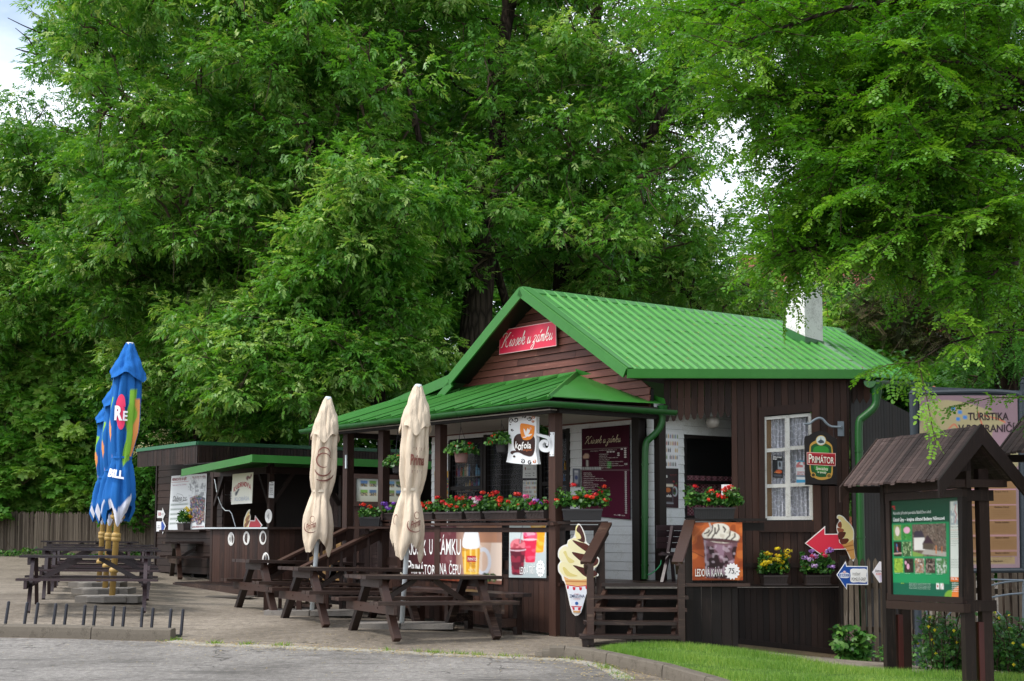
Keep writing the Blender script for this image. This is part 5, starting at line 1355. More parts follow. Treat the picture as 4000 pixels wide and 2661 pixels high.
def cream(label, foot, ftop, cbot, Y, logo):
    b = G(*foot); b = P(foot[0], foot[1], Y); b.z = gz(b.x, b.y); tp = P(ftop[0], ftop[1], Y-.1); cb = P(cbot[0], cbot[1], Y-.05)
    ax = (tp-b).normalized(); root = thing('parasol', label, 'parasol', b, 0, 'closed cream parasols')
    m = MB(); m.tube([b, b+ax*((tp-b).length-.05)], .032, 16); m.build('pole', 'white_metal', root, smooth=True)
    m = MB(); m.box(b+Vector((-.32, .05, .035)), (.62, .55, .07)); m.box(b+Vector((.34, .02, .033)), (.66, .55, .066)); bs = m.build('base_slab', 'concrete', root)
    H = (tp-b).length-(cb-b).length; c0 = b+ax*((cb-b).length)
    prof = [(0, .17), (.05, .205), (.17, .195), (.27, .15), (.335, .118), (.37, .128), (.45, .155), (.6, .168), (.75, .16), (.8, .15), (.9, .10), (.985, .05), (1, .042)]
    m = MB(); canopy(m, c0, ax, H, prof, 7, .36, .3*Y, 1.2, .10, tieh=.335); cn = m.build('canopy', 'canvas_cream', root, smooth=True)
    m = MB(); canopy(m, c0+ax*H*.76, ax, H*.24, [(0, .195), (.3, .165), (.75, .095), (.95, .06), (1, .05)], 4, .22, .2*Y, .2, .25, rows=14); m.build('top_flap', 'canvas_cream', root, smooth=True)
    m = MB(); m.lathe(c0+ax*H*.985, [(.052, 0), (.056, .02), (.04, .05), (.02, .055)], 16, up=ax); m.build('cap', 'white_metal', root, smooth=True)
    m = MB(); n = 40; R1 = []
    for z in (-.018, .018): R1.append([c0+ax*(H*.335+z)+Vector((math.cos(2*PI*j/n), math.sin(2*PI*j/n), 0))*.130 for j in range(n)])
    m.grid(R1, .5, close=True); m.build('tie_band', 'rope_cream', root, smooth=True)
    m = MB(); m.tube([c0+ax*-.02+Vector((0, -.04, 0)), c0+ax*-.18+Vector((-.06, -.05, 0))], .008, 6); m.tube([b+ax*.62*(cb-b).length+Vector((-.034, -.0, 0)), b+ax*.64*(cb-b).length+Vector((-.06, -.01, 0))], .01, 6); m.build('pull_cord', 'rope_cream', root)
    br = '7d5148'; fr = -PI/2; rad = lambda h: float(np.interp(h, [q[0] for q in prof], [q[1] for q in prof]))*1.17+.012
    m = MB()
    if logo == 1:
        for (fh, ra, rh, a0, a1_) in ((.60, .42, .045, -.3, 3.6), (.555, .50, .05, .4, 5.4), (.50, .62, .055, 3.4, 6.2), (.47, .9, .06, 4.2, 6.1)): ring_arc(m, c0, ax, H, fh, fr+.15, ra, rh, a0, a1_, .10, rad, br)
        wrap_text(m, c0, ax, H, 'Prima', .065, .115, fr-.62, fr-.02, rad, br, .02, .2, .035); ring_arc(m, c0, ax, H, .085, fr-.32, .44, .045, 2.6, 5.6, .08, rad, br); ring_arc(m, c0, ax, H, .135, fr-.25, .14, .022, 0, 6.2, .12, rad, br)
    else:
        wrap_text(m, c0, ax, H, 'Prima', .49, .56, fr-.10, fr+.85, rad, br, .04)
        for (h0, h1) in ((.585, .60), (.455, .44)):
            for k in range(5): wrap_text(m, c0, ax, H, '|', h0 if k % 2 else h1, (h0+h1)/2+.012, fr+.05+.17*k, fr+.08+.17*k, rad, br, .03)
        wrap_text(m, c0, ax, H, 'Prima', .10, .15, fr+.18, fr+.72, rad, br, .02, .2, .03); ring_arc(m, c0, ax, H, .115, fr+.42, .42, .045, 2.6, 5.6, .08, rad, br); ring_arc(m, c0, ax, H, .175, fr+.5, .14, .022, 0, 6.2, .12, rad, br)
        ring_arc(m, c0, ax, H, .14, fr-.7, .16, .03, 0, 5, .12, rad, br)
    m.build('logo', 'print_matt', cn); return root
cream('left closed cream parasol on a white pole between the picnic tables', (1217, 2397), (1282, 1556), (1262, 2105), 20.2, 1)
cream('right closed cream parasol, the taller, rising before the porch banner', (1568, 2447), (1634, 1508), (1598, 2118), 18.55, 2)
def blue(label, foot, ftop, cbot, Y, main):
    b = P(foot[0], foot[1], Y); b.z = gz(b.x, b.y); tp = P(ftop[0], ftop[1], Y-.1); cb = P(cbot[0], cbot[1], Y-.05); ax = (tp-b).normalized()
    root = thing('parasol', label, 'parasol', b, 0, 'closed blue parasols')
    m = MB(); Lp = (tp-b).length; m.tube([b, b+ax*(Lp-.05)], .045, 16); hb = (cb-b).length
    for f in (.3, .62, .66): m.lathe(b+ax*hb*f, [(.045, 0), (.068, .015), (.068, .06), (.045, .08)], 16, up=ax)
    m.lathe(b+ax*hb*.84, [(.05, 0), (.10, .03), (.11, .07), (.06, .09)], 16, up=ax)
    for k in range(8):
        a = 2*PI*k/8; o = Vector((math.cos(a), math.sin(a), 0))*.085; m.tube([b+ax*hb*.86+o, b+ax*hb*1.15+o*.7], .012, 6)
    m.build('pole', 'brass_paint', root, smooth=True)
    m = MB(); m.lathe(b, [(.36, 0), (.40, .015), (.40, .085), (.37, .10), (.1, .10)], 8); m.box(b+Vector((.32, 0, .05)), (.25, .5, .098)); m.box(b+Vector((-.34, 0, .05)), (.25, .5, .098)); m.build('base_slab', 'concrete', root)
    H = Lp-hb; c0 = b+ax*hb
    prof = [(0, .17), (.06, .23), (.14, .21), (.22, .165), (.29, .135), (.33, .145), (.45, .185), (.62, .20), (.78, .185), (.85, .14), (.93, .09), (.985, .055), (1, .045)]
    B0, Gn, Or, Wh, Pk = lin('2265ad'), lin('84ba42'), lin('f0a060'), lin('dfe2ee'), lin('e5446a')
    def cf(f, a):
        d = (a-1.5*PI+PI) % (2*PI)-PI
        if f < .10 and main and (f < .045 or d > .25): return Wh if -.5 < d < 1.3 else B0
        if f < .06: return Wh if math.sin(4*a) > .2 else B0
        w = .10*math.sin(f*31)
        if .30 < f < .66:
            if .42+w < d < 1.05+.5*(f-.3)-w: return Gn
            if 1.05+.5*(f-.3)-w <= d < 1.4: return Or
            if -1.25 < d < -.85+w: return Or if f < .52 else Gn
        if .60 < f < .72 and .5 < d < 1.2: return Gn
        return B0
    m = MB(); canopy(m, c0, ax, H, prof, 8, .34, .2+.13*Y, .8, .10, n=144, rows=70, tieh=.29, colf=cf); cn = m.build('canopy', 'print_matt', root, smooth=True)
    m = MB(); canopy(m, c0+ax*H*.815, ax, H*.185, [(0, .255), (.25, .21), (.7, .11), (.95, .065), (1, .055)], 6, .26, .5, .1, .25, rows=16); m.build('top_flap', 'canvas_blue', root, smooth=True)
    m = MB(); m.lathe(c0+ax*H*.99, [(.058, 0), (.06, .02), (.045, .035)], 16, up=ax); m.build('cap', 'canvas_white', root)
    m = MB(); R1 = [[c0+ax*(H*.29+z)+Vector((math.cos(2*PI*j/40), math.sin(2*PI*j/40), 0))*.150 for j in range(40)] for z in (-.015, .015)]; m.grid(R1, .5, close=True); m.build('tie_band', 'canvas_blue', root)
    rad = lambda h: float(np.interp(h, [q[0] for q in prof], [q[1] for q in prof]))*1.18+.012; fr = -PI/2
    if main:
        m = MB(); ring_arc(m, c0, ax, H, .56, fr-.02, .15, .036, 0, 2*PI, 1, rad, 'e5446a'); ring_arc(m, c0, ax, H, .60, fr+.02, .17, .042, 0, 2*PI, 1, rad, 'e5446a'); ring_arc(m, c0, ax, H, .525, fr+.10, .15, .036, 0, 2*PI, 1, rad, 'e5446a')
        wrap_text(m, c0, ax, H, 'R', .515, .605, fr-.36, fr+.14, lambda h: rad(h)+.012, 'eef0f6', .05); wrap_text(m, c0, ax, H, 'E', .515, .575, fr+.16, fr+.42, lambda h: rad(h)+.012, 'eef0f6', .03)
        wrap_text(m, c0, ax, H, 'BILL', .165, .215, fr-.55, fr+.45, lambda h: rad(h)+.01, 'eef0f6', .05, 0, -.012)
        m.build('logo', 'print_matt', cn)
    return root
blue('nearest closed blue parasol with a pink and green print and white hem', (436, 2352), (508, 1341), (458, 1972), 21.2, True)
blue('middle closed blue parasol leaning behind the printed one', (409, 2315), (470, 1480), (425, 1985), 23.4, False)
blue('rearmost closed blue parasol, its pole leftmost of the three', (385, 2290), (436, 1560), (402, 1990), 25.6, False)
# bicycle rack: hoops standing behind the kerb
br = thing('bicycle_rack', 'row of thin dark steel bicycle rack prongs behind the left kerb', 'bike rack', G(300, 2470))
z1 = lambda x, y: (x*.9, 1250+y*.9)
pairs = [(103, 118, 150, 165), (228, 243, 277, 290), (358, 370, 403, 415), (484, 495, 530, 541), (610, 619, 655, 665), (733, 743, 785, 795), (-25, -10, 20, 38)]
for (a0, a1_, b0, b1_) in pairs:
    m = MB(); ft = 1325+min(30, max(0, (a0-100)*.05)); tp_ = 1226+(a0-20)*.045
    pa, pb = G(a0*.9, 1250+(ft+22)*.9), G(b0*.9, 1250+(ft+22)*.9)
    ta, tb_ = P(a1_*.9, 1250+tp_*.9, pa.y+.04), P(b1_*.9, 1250+tp_*.9, pb.y+.04)
    m.tube([ta, pa+UP*.02], .02, 8); m.tube([tb_, pb+UP*.02], .02, 8)
    m.lathe(ta, [(.02, 0), (.014, .012), (.001, .018)], 8); m.lathe(tb_, [(.02, 0), (.009, .009), (.001, .012)], 8)
    m.beam(pa+UP*.02, pb+UP*.02, .04, .03); m.beam(pa+UP*.02, pa+Vector((.02, .3, .02)), .03, .02)
    m.build('hoop', 'black_metal', br)
# ------------------------------------------------------------------ poster hut
Hc = P(872, 2067, 28.7)      # front corner of the hut
def HL(s, t, z): return Vector((Hc.x, Hc.y, 0))-g*s+rr*t+UP*(z+CH)
def onH(px, py, t=0): return onpl(px, py, HL(0, t, 0), rr)
def hst(p): d = p-Vector((Hc.x, Hc.y, 0)); return -d.dot(g), d.dot(rr)
hl = onH(613, 2100); sH = hst(hl)[0]; zt = onH(700, 1790).z-CH; zb = onH(599, 2232).z-CH
hut = thing('poster_hut', 'low flat-roofed dark timber hut with a large poster and green roof edge', 'hut', (Hc.x, Hc.y, gz(Hc.x, Hc.y)))
m = MB(); boards(m, [(0, 0), (sH, 0), (sH, zt-zb), (0, zt-zb)], HL(0, 0, zb), -g, UP, -rr, .145, False, .02, .006, .004, True, 61); m.build('front_wall', 'wood_hut', hut)
m = MB(); boards(m, [(0, 0), (4.5, 0), (4.5, zt-zb), (0, zt-zb)], HL(0, 0, zb), rr, UP, g, .145, False, .02, .006, .004, True, 62); m.build('side_wall', 'wood_hut', hut)
m = MB(); m.slab([HL(sH, 0, zb), HL(sH, 4.4, zb), HL(sH, 4.4, zt), HL(sH, 0, zt)], g*.05)
m.beam(HL(sH-.02, -.03, zb), HL(sH-.02, -.03, zt), .06, .05, rr); m.build('far_wall', 'wood_hut', hut)
for k in range(5):
    m = MB(); m.box(HL(sH*k/4.3, .2, zb-.08), (.12, .3, .14), -g, rr, UP); m.build('footing', 'wood_tar', hut)
# roof with board fascia
cA, cB = onpl(775, 1738, HL(0, -.75, 0), rr), onpl(540, 1776, HL(0, -.75, 0), rr)
zr = cA.z-CH; s0 = hst(cA)[0]; s1 = hst(cB)[0]
m = MB(); m.slab([HL(s0, -.75, zr), HL(s1, -.75, zr-.02), HL(s1, 6, zr-.02), HL(s0, 6, zr)], UP*.03); m.build('roof', 'hut_edge_green', hut)
m = MB(); boards(m, [(0, -.36), (s1-s0, -.34), (s1-s0, -.01), (0, -.01)], HL(s0, -.75, zr), -g, UP, -rr, .075, True, .02, .006, .004, False, 63)
boards(m, [(0, -.36), (6.6, -.36), (6.6, -.01), (0, -.01)], HL(s0, -.75, zr), rr, UP, g, .075, True, .02, .006, .004, False, 64); m.build('fascia', 'wood_hut', hut)
m = MB(); m.slab([HL(s0, -.77, zr+.0), HL(s1, -.77, zr-.02), HL(s1, -.77, zr+.05), HL(s0, -.77, zr+.07)], -rr*.03); m.slab([HL(s0, -.77, zr), HL(s0, 6, zr), HL(s0, 6, zr+.07), HL(s0, -.77, zr+.07)], g*.03); m.build('roof_edge', 'hut_edge_green', hut)
# ledge under the poster
m = MB(); zl = onH(800, 2078).z-CH; sa, sb_ = hst(onH(652, 2080))[0], hst(onH(810, 2080))[0]; m.slab([HL(sa, -.18, zl), HL(sb_, -.18, zl), HL(sb_, 0, zl), HL(sa, 0, zl)], UP*.04); m.build('ledge', 'wood_hut', hut)
# ------------------------------------------------------------------ snack counter stall
Kc = P(1053, 2067, 25.6)
def KL_(s, t, z): return Vector((Kc.x, Kc.y, 0))-g*s+rr*t+UP*(z+CH)
def onK(px, py, t=0): return onpl(px, py, KL_(0, t, 0), rr)
def onK2(px, py, s=0): return onpl(px, py, KL_(s, 0, 0), g)
def kst(p): d = p-Vector((Kc.x, Kc.y, 0)); return -d.dot(g), d.dot(rr)
zp = onK(1000, 2284).z-CH                # platform
ztop = onK(1000, 2068).z-CH
sK = kst(onK(828, 2180))[0]
stall = thing('snack_counter', 'open snack counter stall with green roof edge and white plates on its brown front', 'kiosk', (Kc.x, Kc.y, gz(Kc.x, Kc.y)))
m = MB(); boards(m, [(0, 0), (sK, 0), (sK, ztop-zp), (0, ztop-zp)], KL_(0, 0, zp), -g, UP, -rr, .10, True, .02, .004, .002, False, 65)
boards(m, [(0, 0), (3.2, 0), (3.2, ztop-zp), (0, ztop-zp)], KL_(0, 0, zp), rr, UP, g, .10, True, .02, .004, .002, False, 66); m.build('counter_front', 'wood_wall', stall)
m = MB(); m.slab([KL_(-.12, -.1, ztop), KL_(sK+.15, -.1, ztop), KL_(sK+.15, .4, ztop), KL_(-.12, .4, ztop)], UP*.04)
m.slab([KL_(-.12, .4, ztop), KL_(.4, .4, ztop), KL_(.4, 3.2, ztop), KL_(-.12, 3.2, ztop)], UP*.04); ct = m.build('counter_top', 'wood_plank', stall)
m = MB(); m.slab([KL_(-.12, -.112, ztop+.01), KL_(sK+.15, -.112, ztop+.01), KL_(sK+.15, -.112, ztop+.035), KL_(-.12, -.112, ztop+.035)], -rr*.006); m.build('edge_strip', 'white_metal', ct)
m = MB(); 
pz = [onpl(699, 2284, KL_(0, -.45, 0), rr), onpl(1058, 2322, KL_(0, -.45, 0), rr)]
sp0 = kst(pz[0])[0]
for k in range(12): m.box(KL_(sp0/2-.2, -.42+.16*k, zp-.03), (sp0+.6, .154, .05), -g, rr, UP)
m.slab([KL_(-.45, -.5, zp-.02), KL_(sp0+.1, -.5, zp-.02), KL_(sp0+.1, -.5, zp-.07), KL_(-.45, -.5, zp-.32)], -rr*.03)
m.slab([KL_(-.5, -.5, zp-.02), KL_(-.5, 3.5, zp-.02), KL_(-.5, 3.5, zp-.32), KL_(-.5, -.5, zp-.32)], g*.03)
for k in range(20): m.box(KL_(-.2, 1.5+.16*k, zp-.032), (.6, .154, .05), -g, rr, UP)
m.build('platform', 'wood_plank', stall)
# roof
e0, e1 = onpl(992, 1790, KL_(0, -.75, 0), rr), onpl(718, 1846, KL_(0, -.75, 0), rr)
ze = e0.z-CH; q0, q1 = kst(e0)[0], kst(e1)[0]; ze1 = e1.z-CH
m = MB(); m.slab([KL_(q0, -.75, ze+.02), KL_(q1, -.75, ze1+.02), KL_(q1, 3, ze1+.02), KL_(q0, 3, ze+.02)], UP*.03)
m.build('roof', 'roof_green', stall)
m = MB(); m.slab([KL_(q0, -.77, ze-.07), KL_(q1, -.77, ze1-.07), KL_(q1, -.77, ze1+.06), KL_(q0, -.77, ze+.06)], -rr*.03)
m.slab([KL_(q0, -.8, ze-.075), KL_(q1, -.8, ze1-.075), KL_(q1, -.8, ze1-.06), KL_(q0, -.8, ze-.06)], -rr*.02)
m.slab([KL_(q0, -.8, ze-.07), KL_(q0, 3.4, ze-.10), KL_(q0, 3.4, ze+.04), KL_(q0, -.8, ze+.06)], g*.03); m.build('roof_edge', 'roof_green', stall)
m = MB()
for k in range(14): m.box(KL_(q0+(q1-q0)*.5, -.65+.27*k, ze-.02), (q1-q0-.05, .262, .015), -g, rr, UP)
m.build('soffit', 'wood_tar', stall)
for (s, t) in ((.02, .02), (sK-.0, .02), (.02, 2.9), (sK, 1.6), (sK*.5, 1.6), (.02, 1.5)):
    m = MB(); m.beam(KL_(s, t, zp), KL_(s, t, ze-.03), .09, .09, rr); m.build('post', 'wood_hut', stall)
m = MB(); zb1 = ze-.16
m.beam(KL_(-.1, .02, zb1), KL_(sK+.1, .02, zb1), .08, .12); m.beam(KL_(.02, -.1, zb1), KL_(.02, 3, zb1), .08, .12); m.build('beam', 'wood_hut', stall)
for (a, b) in (((.05, .02, zb1-.6), (.45, .02, zb1)), ((sK-.05, .02, zb1-.6), (sK-.45, .02, zb1)), ((.02, .05, zb1-.6), (.02, .5, zb1)), ((.02, 2.85, zb1-.6), (.02, 2.4, zb1)), ((.02, 1.45, zb1-.6), (.02, 1.0, zb1))):
    m = MB(); m.beam(KL_(*a), KL_(*b), .06, .07, rr); m.build('brace', 'wood_hut', stall)
# inner board screen (pointed boards) behind the counter and back wall
m = MB(); n = int((sK+2.4)/.15)
for i in range(n):
    s = -1.9+i*.15+rnd.uniform(-.004, .004); h = .62+rnd.uniform(-.03, .03)
    a, b = KL_(s, 1.7, zp), KL_(s+.138, 1.7, zp)
    m.prism([a, b, b+UP*(ztop-zp+h), (a+b)/2+UP*(ztop-zp+h+.07), a+UP*(ztop-zp+h)], rr*.02)
m.build('screen', 'wood_shingle', stall)
m = MB(); m.slab([KL_(-3.2, 3.2, zp-.3), KL_(sK+.5, 3.2, zp-.3), KL_(sK+.5, 3.2, ze), KL_(-3.2, 3.2, ze)], rr*.04); m.build('back_wall', 'wood_tar', stall)
pc = [KL_(sK-.05, .0, zb1-.1), KL_(sK-.2, .0, zb1-.45), KL_(sK-.25, .1, zb1-.7), KL_(sK-.45, .15, ztop+.35), KL_(sK-.75, .1, ztop+.05)]
m = MB(); m.tube([Vector(p) for p in resample([np.array(p) for p in pc], 12)], .009, 6); m.build('cable', 'white_metal', stall)
# green awning roof seen between the porch posts, dark shed wall behind
shed = thing('storage_shed', 'dark shed with a green roof edge seen between the porch posts', 'shed', down(P(1450, 2200, 27)))
m = MB(); a, b, c_ = P(1195, 1850, 26.4), P(1560, 1862, 27.5), P(1560, 1820, 29)
m.add([P(1060, 1800, 26.6), P(1580, 1880, 27), P(1640, 1850, 30), P(1100, 1775, 30), P(1060, 1818, 26.6), P(1580, 1898, 27)], [(0, 1, 2, 3), (0, 4, 5, 1)], .4); m.build('roof', 'roof_green_dark', shed)
m = MB(); m.slab([P(1080, 1830, 27.6), P(1690, 1890, 28), P(1690, 2290, 28), P(1080, 2290, 27.6)], (0, .1, 0)); m.build('wall', 'wood_tar', shed)
# wooden door and box under the porch side
dr = thing('storage_cupboard', 'ochre brown panelled cupboard behind the porch handrails', 'cupboard', down(P(1290, 2300, 24)))
m = MB(); m.slab([P(1200, 2108, 24.2), P(1331, 2112, 24.2), P(1331, 2270, 24.2), P(1200, 2270, 24.2)], (0, .4, 0)); m.build('body', 'wood_beige', dr)
m = MB()
for (x0, y0, x1, y1) in ((1262, 2130, 1322, 2175), (1262, 2190, 1322, 2190+30), (1212, 2130, 1250, 2210)):
    for (a, b) in (((x0, y0), (x1, y0)), ((x1, y0), (x1, y1)), ((x1, y1), (x0, y1)), ((x0, y1), (x0, y0))): m.beam(P(*a, 24.17), P(*b, 24.17), .02, .02)
m.build('moulding', 'wood_beige', dr)
# ------------------------------------------------------------------ fences
def picket_fence(name, label, pts, n, w, mat, h, jit, seed, rails=(.25, .8), th=.02, point=.05, tilt=.02, keep=0):
    root = thing(name, label, 'fence', down(pts[len(pts)//2]))
    r = random.Random(seed); pp = resample([(p.x, p.y) for p in pts], n+1); hs = resample([(p.z, 0) for p in pts], n+1)
    stuff = MB()
    for i in range(n):
        a, b = Vector((*pp[i], 0)), Vector((*pp[i+1], 0)); d = (b-a); L_ = d.length; d.normalize(); c = (a+b)/2; z0 = gz(c.x, c.y)
        topz = hs[i][0]+r.uniform(-jit, jit); hw = w/2*r.uniform(.85, 1.1); tl = r.uniform(-tilt, tilt); nrm = Vector((d.y, -d.x, 0))*r.uniform(.0, .008)
        q = [c-d*hw+nrm+UP*z0, c+d*hw+nrm+UP*z0, c+d*(hw+tl)+nrm+UP*(topz-point), c+d*tl+nrm+UP*topz, c-d*(hw-tl)+nrm+UP*(topz-point)]
        stuff.prism(q, Vector((-d.y, d.x, 0))*th, r.random())
    pk = stuff.build('pickets', mat, root)
    m = MB()
    for f in rails:
        for i in range(0, n-4, 4):
            a, b = Vector((*pp[i], 0)), Vector((*pp[i+4], 0)); za, zb_ = gz(a.x, a.y), gz(b.x, b.y); d = (b-a).normalized(); o = Vector((-d.y, d.x, 0))*.05
            m.beam(a+o+UP*(za+(hs[i][0]-za)*f), b+o+UP*(zb_+(hs[i+4][0]-zb_)*f), .05, .07)
    m.build('rail', mat, root)
    return root, pk
f1, pk = picket_fence('picket_fence', 'long weathered brown picket fence across the left background', [P(-700, 1995, 36), P(0, 1988, 36), P(300, 2000, 35.5), P(615, 2012, 34.5), P(800, 2010, 34)], 235, .042, 'wood_grey', 0, .03, 71)
pk['kind'] = 'stuff'
f2, pk = picket_fence('picket_fence', 'low grey weathered picket fence starting at the kiosk corner behind the notice board', [P(3285, 2180, 18.9), P(3480, 2172, 18.6), P(3620, 2190, 18.2), P(4300, 2220, 17.6)], 40, .054, 'wood_grey', 0, .025, 72, rails=(.3, .72))
m = MB()
for px_ in (3291, ):
    a = P(px_, 2170, 18.95); m.beam(Vector((a.x, a.y, gz(a.x, a.y))), a, .09, .09, (1, 0, 0))
m.build('post', 'wood_tar', f2)
# salmon building far right behind the trees
mb_ = thing('salmon_building', 'salmon coloured house glimpsed through the branches on the right', 'house', down(P(3600, 2100, 48)))
m = MB(); a, b = P(2990, 1000, 47), P(4300, 1000, 50); za, zb_ = 0, P(3500, 1130, 48).z
m.slab([Vector((a.x, a.y, za)), Vector((b.x, b.y, za)), Vector((b.x, b.y, zb_)), Vector((a.x, a.y, zb_))], (0, 6, 0)); m.build('wall', 'salmon_wall', mb_)
m = MB(); m.prism([Vector((a.x-.4, a.y-.4, zb_)), Vector((a.x-.4, a.y+6.4, zb_)), Vector((a.x-.4, a.y+3, zb_+1.6))], Vector((b.x-a.x+1, b.y-a.y, 0))); m.build('roof', 'tile_red', mb_)
for k in range(5):
    c = a.lerp(b, (k+.5)/5); m = MB(); m.box((c.x, c.y-.02, zb_-2.2), (1.1, .06, 1.6)); wn2 = m.build('window', 'white_paint', mb_)
    m = MB(); m.box((c.x-.24, c.y-.05, zb_-2.2), (.42, .02, 1.4)); m.box((c.x+.24, c.y-.05, zb_-2.2), (.42, .02, 1.4)); m.build('pane', 'dark_room', wn2)
# ------------------------------------------------------------------ signs and posters
def sm(pts, n=4, closed=True):
    N = len(pts); out = []
    for i in range(N if closed else N-1):
        p0, p1, p2, p3 = [np.array(pts[(i+k) % N] if closed else pts[min(max(i+k, 0), N-1)], float) for k in (-1, 0, 1, 2)]
        for j in range(n):
            t = j/n; out.append(tuple(.5*((2*p1)+(-p0+p2)*t+(2*p0-5*p1+4*p2-p3)*t*t+(-p0+3*p1-3*p2+p3)*t**3)))
    if not closed: out.append(tuple(pts[-1]))
    return out
def circ(cx, cy, r, n=20, ry=None): return [(cx+r*math.cos(2*PI*i/n), cy+(ry or r)*math.sin(2*PI*i/n)) for i in range(n)]
def cutout(name, fn, nrm, layers, parent=None, tagd=None, th=.012, step=.002, mat='print'):
    """flat board cut to an outline; every layer is a painted shape standing 2 mm proud"""
    m = MB(); nrm = Vector(nrm)
    for k, (pts, c) in enumerate(layers):
        q = [fn(x, y) for x, y in pts]
        if k == 0: m.prism([p-nrm*th for p in q], nrm*th, col=lin(c))
        else: m.prism([p for p in q], nrm*(step*k), col=lin(c))
    return m.build(name, mat, parent, tagd=tagd)
def text_at(fn, nrm, items, parent, off=.012, name='lettering'):
    """items: (text, x0, y0, x1, y1, colour, bold, shear, slope) in picture units of the sign's own drawing"""
    m = MB()
    for it in items:
        tx_, x0, y0, x1, y1, c = it[:6]; b = it[6] if len(it) > 6 else 0; sh = it[7] if len(it) > 7 else 0; sl = it[8] if len(it) > 8 else 0
        v, f, asp = textmesh(tx_, b, sh); m.add([fn(x0+(x1-x0)*p, y1+(y0-y1)*q+sl*(p-.5))+Vector(nrm)*off for p, q in v], f, col=lin(c))
    return m.build(name, mat='print', parent=parent)
def ribbon(pts, w):
    out = []; N = len(pts)
    for sgn in (1, -1):
        rg_ = range(N) if sgn == 1 else range(N-1, -1, -1)
        for i in rg_:
            a, b = np.array(pts[max(i-1, 0)], float), np.array(pts[min(i+1, N-1)], float); d = b-a; d /= (np.linalg.norm(d)+1e-9)
            ww = w*(.35+.65*math.sin(PI*(i+.5)/N)); out.append((pts[i][0]-d[1]*ww*sgn/2, pts[i][1]+d[0]*ww*sgn/2))
    return out
def scroll(cx, cy, r, turns, a0, n=14, k=1): return [(cx+r*(1-t*.85)*math.cos(a0+k*turns*2*PI*t), cy+r*(1-t*.85)*math.sin(a0+k*turns*2*PI*t)) for t in [i/n for i in range(n+1)]]
# red name sign in the gable
fG = lambda t: (lambda x, y: onG(x, y, t))
TG = fG(1.40); q = Quad(TG(1952, 1291), TG(2171, 1254), TG(2173, 1351), TG(1950, 1386))
cv = Cv(60, 26, q.asp, 'c81f3f'); m_ = cv.rect(.03, .04, q.asp-.03, .96); cv.fill(~m_, 'e9c9cb'); cv.fill(m_, 'd82a4a')
s1_ = panel('name_sign', q, cv, None, .012, 'd8c0c0', tagd=('red name sign with white script lettering high in the gable', 'sign'))
SCR = {'K': (1.0, [[(0, .02), (.1, .0), (.22, .3), (.36, .75), (.44, 1.02)], [(.02, .7), (-.02, .9), (.1, 1.0), (.28, 1.04), (.44, .98)], [(.95, 1.0), (.8, 1.02), (.6, .75), (.3, .46)], [(.32, .5), (.5, .4), (.58, .1), (.75, -.02), (.92, .12)]]),
 'i': (.3, [[(0, .18), (.14, .5), (.09, .2), (.13, .0), (.3, .18)], [(.2, .72), (.215, .75), (.23, .78)]]), 'o': (.46, [[(.2, .5), (.06, .38), (.03, .12), (.12, 0), (.26, .12), (.29, .38), (.2, .5), (.3, .4), (.42, .42)]]),
 's': (.34, [[(0, .1), (.2, .54), (.27, .28), (.2, .03), (.06, .0), (.02, .1)], [(.2, .03), (.34, .16)]]), 'e': (.36, [[(0, .2), (.2, .28), (.28, .42), (.18, .5), (.07, .34), (.05, .1), (.16, 0), (.36, .18)]]),
 'k': (.5, [[(0, .2), (.14, .6), (.2, .92), (.15, .95), (.08, .45), (.04, 0)], [(.07, .2), (.24, .5), (.36, .5), (.32, .3), (.1, .26)], [(.14, .26), (.26, .02), (.38, .02), (.5, .18)]]),
 'u': (.48, [[(0, .3), (.12, .5), (.06, .15), (.12, 0), (.25, .1), (.35, .5)], [(.35, .5), (.3, .15), (.36, 0), (.48, .18)]]), 'z': (.42, [[(0, .4), (.1, .5), (.3, .48), (.1, .12), (0, .0), (.16, .04), (.2, -.2), (.06, -.48), (-.1, -.34), (.1, -.1), (.42, .18)]]),
 'á': (.44, [[(.24, .46), (.12, .5), (.03, .3), (.03, .08), (.11, 0), (.22, .12), (.3, .5)], [(.3, .5), (.26, .15), (.32, 0), (.44, .18)], [(.26, .64), (.33, .74), (.42, .88)]]), 'm': (.5, [[(0, .36), (.07, .5), (.03, 0)], [(.04, .2), (.16, .5), (.21, .42), (.17, 0)], [(.18, .2), (.31, .5), (.37, .4), (.33, .1), (.39, 0), (.5, .18)]])}
def script(q, txt, x0, y0, x1, y1, col, parent, w=.06, off=.006, sh=.38):
    "flowing hand lettering drawn as tapering pen strokes"
    tot = sum(SCR[c][0] if c in SCR else .26 for c in txt); m = MB(); x = 0
    for c in txt:
        if c not in SCR: x += .26; continue
        for st in SCR[c][1]:
            pp = ribbon(sm([(x+a+sh*b, b) for a, b in st], 5, False), w); N = len(pp)//2; A2, B2 = pp[:N], pp[N:][::-1]
            f = lambda p: q.at(x0+(x1-x0)*(p[0]+.1)/(tot+.4), y1+(y0-y1)*(p[1]+.48)/1.56, off)
            m.add([f(p) for p in A2]+[f(p) for p in B2], [(i, i+1, N+i+1, N+i) for i in range(N-1)], col=lin(col))
        x += SCR[c][0]
    return m.build('lettering', 'print', parent)
script(q, 'Kiosek u zámku', .02, .14, .985, .98, 'f6ece8', s1_, .065)
